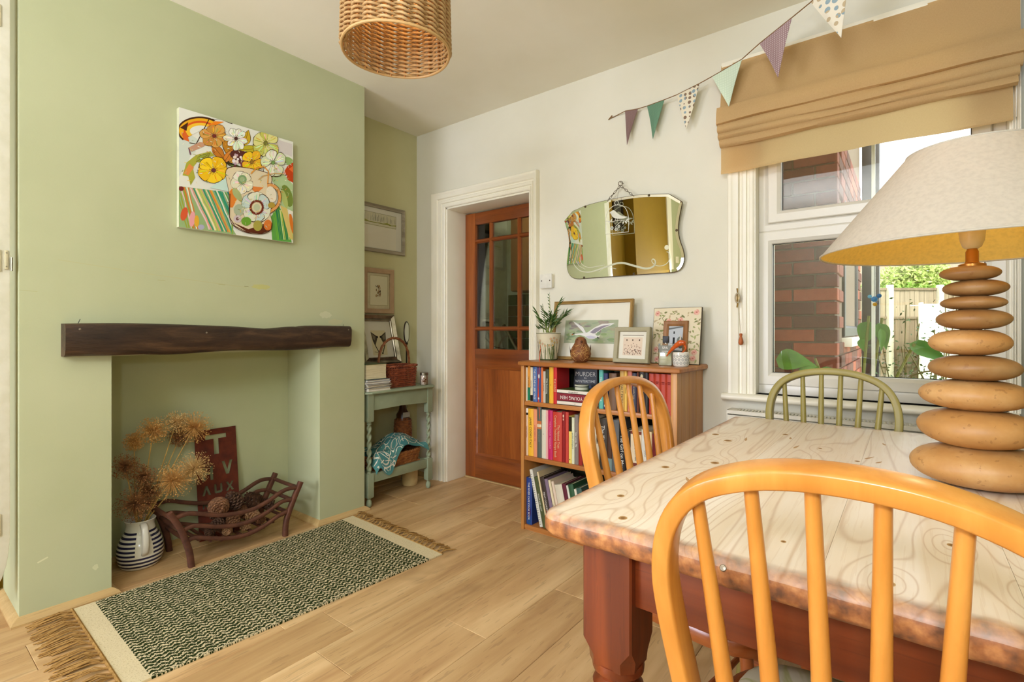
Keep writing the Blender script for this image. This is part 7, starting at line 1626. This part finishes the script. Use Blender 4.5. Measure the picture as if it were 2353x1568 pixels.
def pad(label, loc, rotz, birds=True):
    t = thing('seat_cushion', label, 'cushion', loc, (0, 0, rotz), 'cushions on the chairs')
    pts = []
    for k in range(32):
        a = 6.28319 * k / 32; c, s_ = math.cos(a), math.sin(a); pts.append((.198 * math.copysign(abs(c) ** .5, c), .19 * math.copysign(abs(s_) ** .5, s_)))
    def ring(q, z): return [(x * q, y * q, z) for x, y in pts]
    MB().loft([ring(.93, 0), ring(.99, .006), ring(1.0, .014), ring(.985, .022), ring(.93, .030), ring(.8, .035), ring(.4, .038)]).build('cover', PAD, t, smooth=50)
    if birds:
        fn = lambda u, v: (u, v, .0385 - .011 * min(1, max(0, (max(abs(u) / .178, abs(v) / .172) - .45) / .5)) ** 2)
        D = (44, 44, 42)
        B_ = [(-.13, .06), (-.10, .10), (-.075, .105), (-.05, .075), (-.02, .05), (.0, .02), (-.03, .025), (-.075, .035), (-.105, .045)]
        paint('printed_bird', [(D, B_), (D, [(-.10, .045), (-.12, .0), (-.135, -.02), (-.112, -.005), (-.085, .04)]), ((196, 186, 150), [(-.085, .06), (-.05, .06), (-.04, .05), (-.08, .05)]), ((120, 130, 60), petal(.03, .05, .06, .02, .5)), ((140, 144, 70), petal(.05, .0, .06, .02, -.5)), ((130, 130, 60), strk([(.0, .0), (.06, .04), (.1, .03)], .004)),
              ((120, 130, 60), petal(-.02, -.06, .06, .02, 2.5)), ((140, 144, 70), petal(.08, .09, .05, .02, 1.5))], t, fn, (0, 0, 1), eps=2e-5, start=2)
    return t
pad('cream cushion printed with a dark bird on the seat of the closest chair', (-.05, .905, .4315), 0)
pad('cream cushion on the seat of the chair between table and bookcase', (-.437 + .03, 1.372, .4315), R(-99), False)
# ------------------------------------------------------------------ pebble lamp
LX, LY = .102, 1.405
lm = thing('table_lamp', 'table lamp of nine stacked tan pebbles with a wide cream shade', 'lamp', (LX, LY, .77), world=True)
def peb_mat(i):
    m, nt, b = base_mat('pebble_%d' % i); v = coords(nt, (1, 1, 1), True); f = noise(nt, v, 9, 5, .6); g_ = noise(nt, v, 70, 3); r_ = (.84, 1.0)[i]
    c = ramp(nt, f, [(.28, rgb(*[int(x * r_) for x in (168, 118, 62)])), (.5, rgb(*[int(x * r_) for x in (188, 138, 78)])), (.72, rgb(*[int(x * r_) for x in (206, 164, 108)]))])
    c = mix(nt, c, rgb(120, 74, 34), math_(nt, 'MULTIPLY', math_(nt, 'GREATER_THAN', g_, .64), .35)); nt.links.new(c, b.inputs['Base Color']); b.inputs['Roughness'].default_value = .5; bump(nt, b, g_, .12, .002); return m
PM = [peb_mat(0), peb_mat(1)]
stones = [(.768, .858, .112, .018, 1), (.849, .931, .0965, .004, 1), (.925, .991, .0885, .006, 1), (.9865, 1.041, .0755, .004, 0.), (1.038, 1.094, .0645, -.004, 1), (1.091, 1.135, .061, .0, 0), (1.132, 1.162, .0525, .002, 0), (1.1595, 1.195, .0525, .006, 0), (1.192, 1.2235, .047, -.004, 0)]
right = Vector((math.cos(R(38)), math.sin(R(38))))
for i, (z0, z1, rr_, dx, mi) in enumerate(stones):
    pr4 = random.Random(50 + i); n1, n2 = 40, 20; rings = []; p1_, p2_, p3_ = pr4.uniform(0, 6), pr4.uniform(0, 6), pr4.uniform(0, 6); zc, hz_ = (z0 + z1) / 2, (z1 - z0) / 2; ox, oy = LX + right.x * dx, LY + right.y * dx
    sk = pr4.uniform(-.25, .25)
    for j in range(n2 + 1):
        ph = math.pi * (j / n2 - .5); cz_ = math.sin(ph); e = abs(math.cos(ph)) ** .80; ring = []
        for k in range(n1):
            a = 6.28319 * k / n1; q = 1 + .03 * math.sin(a + p1_) + .035 * math.sin(2 * a + p2_) + .015 * math.sin(3 * a + p3_)
            r_ = max(.0005, rr_ * e * q); z = zc + hz_ * (cz_ * .96 + (.16 * sk * e * math.cos(a + p3_)) + .05 * math.sin(2 * a + p1_) * e * (1 - abs(cz_)))
            ring.append((ox + r_ * math.cos(a), oy + r_ * .93 * math.sin(a), max(z, .7702)))
        rings.append(ring)
    MB().loft(rings).build('pebble', PM[int(mi)], lm, smooth=80)
BR2 = mk('antique_brass', (186, 126, 58), .35, .85)
MB().lathe([(.022, 1.220), (.022, 1.226), (.012, 1.229), (.0105, 1.232), (.0105, 1.252), (.0085, 1.256), (.0085, 1.262)], 20, (LX, LY, 0)).build('stem', BR2, lm)
MB().lathe([(.0095, 1.258), (.015, 1.262), (.0195, 1.275), (.0215, 1.295), (.022, 1.312)], 24, (LX, LY, 0)).lathe([(.022, 1.3125), (.0235, 1.313), (.0235, 1.318), (.02, 1.319)], 24, (LX, LY, 0)).build('bulb_holder', mk('cream_bakelite', (226, 200, 146), .35), lm)
MB().lathe([(.012, 1.318), (.016, 1.33), (.027, 1.365), (.028, 1.385), (.018, 1.405), (.001, 1.411)], 20, (LX, LY, 0)).build('bulb', mk('frosted_bulb', (232, 226, 206), .3), lm); fb = MATS['frosted_bulb'].node_tree.nodes['Principled BSDF']; fb.inputs['Emission Color'].default_value = (1, .80, .48, 1); fb.inputs['Emission Strength'].default_value = 16
SO = None
def shade_mat(name, c, tr_c, w_):
    m, nt, b = base_mat(name); v = coords(nt); f = noise(nt, v, 120, 3); nt.links.new(ramp(nt, f, [(.4, rgb(*c)), (.7, rgb(*[x * .94 for x in c]))]), b.inputs['Base Color']); b.inputs['Roughness'].default_value = .9; b.inputs['Specular IOR Level'].default_value = .1
    t_ = nt.nodes.new('ShaderNodeBsdfTranslucent'); t_.inputs['Color'].default_value = rgb(*tr_c); ms = nt.nodes.new('ShaderNodeMixShader'); ms.inputs[0].default_value = w_; nt.links.new(b.outputs[0], ms.inputs[1]); nt.links.new(t_.outputs[0], ms.inputs[2]); nt.links.new(ms.outputs[0], nt.nodes['Material Output'].inputs[0]); return m
SHO = shade_mat('shade_linen', (206, 200, 184), (240, 216, 160), .25); SHI = shade_mat('shade_lining', (250, 214, 116), (250, 212, 120), .15)
SB, STP, SZ0, SZ1 = .268, .108, 1.258, 1.460
MB().lathe([(SB, SZ0), (SB - (SB - STP) * .5, SZ0 + (SZ1 - SZ0) * .5), (STP, SZ1)], 72, (LX, LY, 0), cap=(False, False)).build('shade', SHO, lm, smooth=60, fixn=False); shd = [c for c in lm.children if c.name.startswith('shade')][-1]
MB().lathe([(SB - .0015, SZ0 + .0002), (SB - .0015 - (SB - STP) * .5, SZ0 + (SZ1 - SZ0) * .5), (STP - .0015, SZ1 - .0002)], 72, (LX, LY, 0), cap=(False, False)).build('lining', SHI, shd, smooth=60, fixn=False)
for r_, z in ((SB - .0005, SZ0), (STP - .0005, SZ1)): MB().tube([(LX + r_ * math.cos(a), LY + r_ * math.sin(a), z) for a in [k * 6.28319 / 72 for k in range(72)]], .0022, 6, wrap=True).build('rim', SHO, shd)
for k in range(3):
    a = R(50 + k * 120); MB().tube([(LX + .022 * math.cos(a), LY + .022 * math.sin(a), 1.316), (LX + .05 * math.cos(a), LY + .05 * math.sin(a), 1.40), (LX + STP * math.cos(a), LY + STP * math.sin(a), SZ1 - .005)], .0015, 5).build('spider', METAL, shd)
# dark bag at the far right
bg_ = thing('black_bag', 'black rounded bag hanging on the right wall behind the table, edge only visible', 'bag', (.29, 1.93, .80), world=True)
m = MB()
rings = []
for j in range(13):
    t = j / 12; z = .74 + .26 * t; q = math.sin(math.pi * (.12 + .82 * t)) ** .5; rings.append([(.322 - .008 - .02 * q + .02 * q * math.cos(a), 1.86 + .10 * q * math.sin(a), z) for a in [k * 6.28319 / 20 for k in range(20)]])
m.loft(rings).build('body', BLACK, bg_, smooth=60); MB().tube(smooth_pts([(.318, 1.83, .98), (.318, 1.84, 1.1), (.322, 1.86, 1.16), (.318, 1.88, 1.1), (.318, 1.89, .98)]), .006, 8).build('strap', BLACK, bg_)
MB().tube([(.331, 1.86, 1.165), (.312, 1.86, 1.15)], .005, 8).build('hook', METAL, bg_)

# ------------------------------------------------------------------ woven pendant shade
pn = thing('pendant_light', 'woven seagrass drum pendant shade hanging from the ceiling', 'pendant light', (-1.263, 1.03, 1.99), world=True)
PXC, PYC = -1.263, 1.03
GRASS = mk('seagrass', (204, 170, 118), .65, c2=(166, 126, 76), ns=34, bs=160, bstr=.4)
NS = 22; RB_, RT_ = .1605, .153; ZB, ZT2 = 1.962, 2.266
def woven(ph):
    pts = []; per = 8; N_ = NS * per; sec = []
    m = MB(); rings = []
    for i in range(N_):
        a = 6.28319 * i / N_; u = i / per; o_ = .0085 * math.cos(math.pi * u + ph); dz = .0032 * math.cos(math.pi * u + ph + 1.3); r_ = 1.0
        c, s_ = math.cos(a), math.sin(a); th = .0034 + .0026 * abs(math.sin(math.pi * u)); tv = .0028 + .0014 * abs(math.sin(math.pi * (u + .5)))
        ring = []
        for k in range(6):
            b_ = 6.28319 * k / 6; rr2 = RB_ + o_ + th * math.cos(b_); ring.append((rr2 * c, rr2 * s_, dz + tv * math.sin(b_)))
        rings.append(ring)
    m.loft(rings, wrap=True); return m.mesh('strand', GRASS, smooth=70)
STK = mk('stake_cane', (214, 150, 84), .55, c2=(190, 122, 60))
WA, WB_ = woven(0), woven(math.pi)
ROWS = 22
for r_ in range(ROWS):
    z = ZB + .008 + r_ * .0137; s_ = (RB_ + (RT_ - RB_) * r_ / ROWS) / RB_
    for me_ in (WA, WB_):
        o = link('strand', me_, pn, (0, 0, z - 1.99), (0, 0, 6.28319 * (r_ % 2) / NS)); o.scale = (s_, s_, 1)
st_m = MB().tube([(RB_, 0, ZB - 1.99), (RT_, 0, ZT2 - 1.99)], .0030, 6).mesh('stake', STK, smooth=60)
for k in range(NS): link('stake', st_m, pn, (0, 0, 0), (0, 0, 6.28319 * (k + .0) / NS))
for z, r_ in ((ZB, RB_), (ZT2, RT_)):
    MB().tube([(PXC + r_ * 1.02 * math.cos(a), PYC + r_ * 1.02 * math.sin(a), z + .002 * math.sin(a * 3)) for a in [k * 6.28319 / 80 for k in range(80)]], .0045, 8, wrap=True).build('rim', mk('cane_rim', (206, 166, 108), .5), pn)
MB().tube([(PXC, PYC, 2.256), (PXC, PYC, CEILZ - .02)], .003, 8).build('cord', WHITE, pn); MB().lathe([(.045, CEILZ), (.045, CEILZ - .012), (.02, CEILZ - .03), (.006, CEILZ - .034)], 24, (PXC, PYC, 0)).build('ceiling_rose', WHITE, pn)
MB().lathe([(.016, 2.256), (.018, 2.226), (.015, 2.20)], 16, (PXC, PYC, 0)).build('lamp_holder', WHITE, pn)
m = MB()
for k in range(3):
    a = k * 2.0944; m.tube([(PXC + .015 * math.cos(a), PYC + .015 * math.sin(a), 2.251), (PXC + RT_ * math.cos(a), PYC + RT_ * math.sin(a), 2.261)], .002, 5)
m.build('carrier', METAL, pn)
def lamp_emit():
    m, nt, b = base_mat('warm_bulb'); b.inputs['Emission Color'].default_value = (1, .55, .2, 1); b.inputs['Emission Strength'].default_value = 26; return m
MB().lathe([(.012, 2.20), (.02, 2.188), (.028, 2.166), (.026, 2.146), (.014, 2.132), (.0005, 2.129)], 18, (PXC, PYC, 0)).build('bulb', lamp_emit(), pn)

# ------------------------------------------------------------------ seen in the mirror: hall picture, front-wall switch
hp = thing('hall_picture', 'dark framed picture high on the mustard wall, seen only in the wall mirror', 'picture', (-2.95, -.56, 1.98), world=True)
frame_at(hp, Mleft(-.56, 1.98), .24, .42, .03, .02, BRONZE, mk('dark_print', (70, 64, 50), .6), None)
fs = thing('light_switch', 'white light switch on the green end wall, seen only in the wall mirror', 'switch', (-2.80, -1.95, 1.6), world=True)
MB().box(-2.80, -2.79, -2.0, -1.9, 1.56, 1.65).build('plate', WHITE, fs, bevel=.003); MB().box(-2.79, -2.785, -1.96, -1.94, 1.585, 1.625).build('rocker', WHITE, fs, bevel=.002)
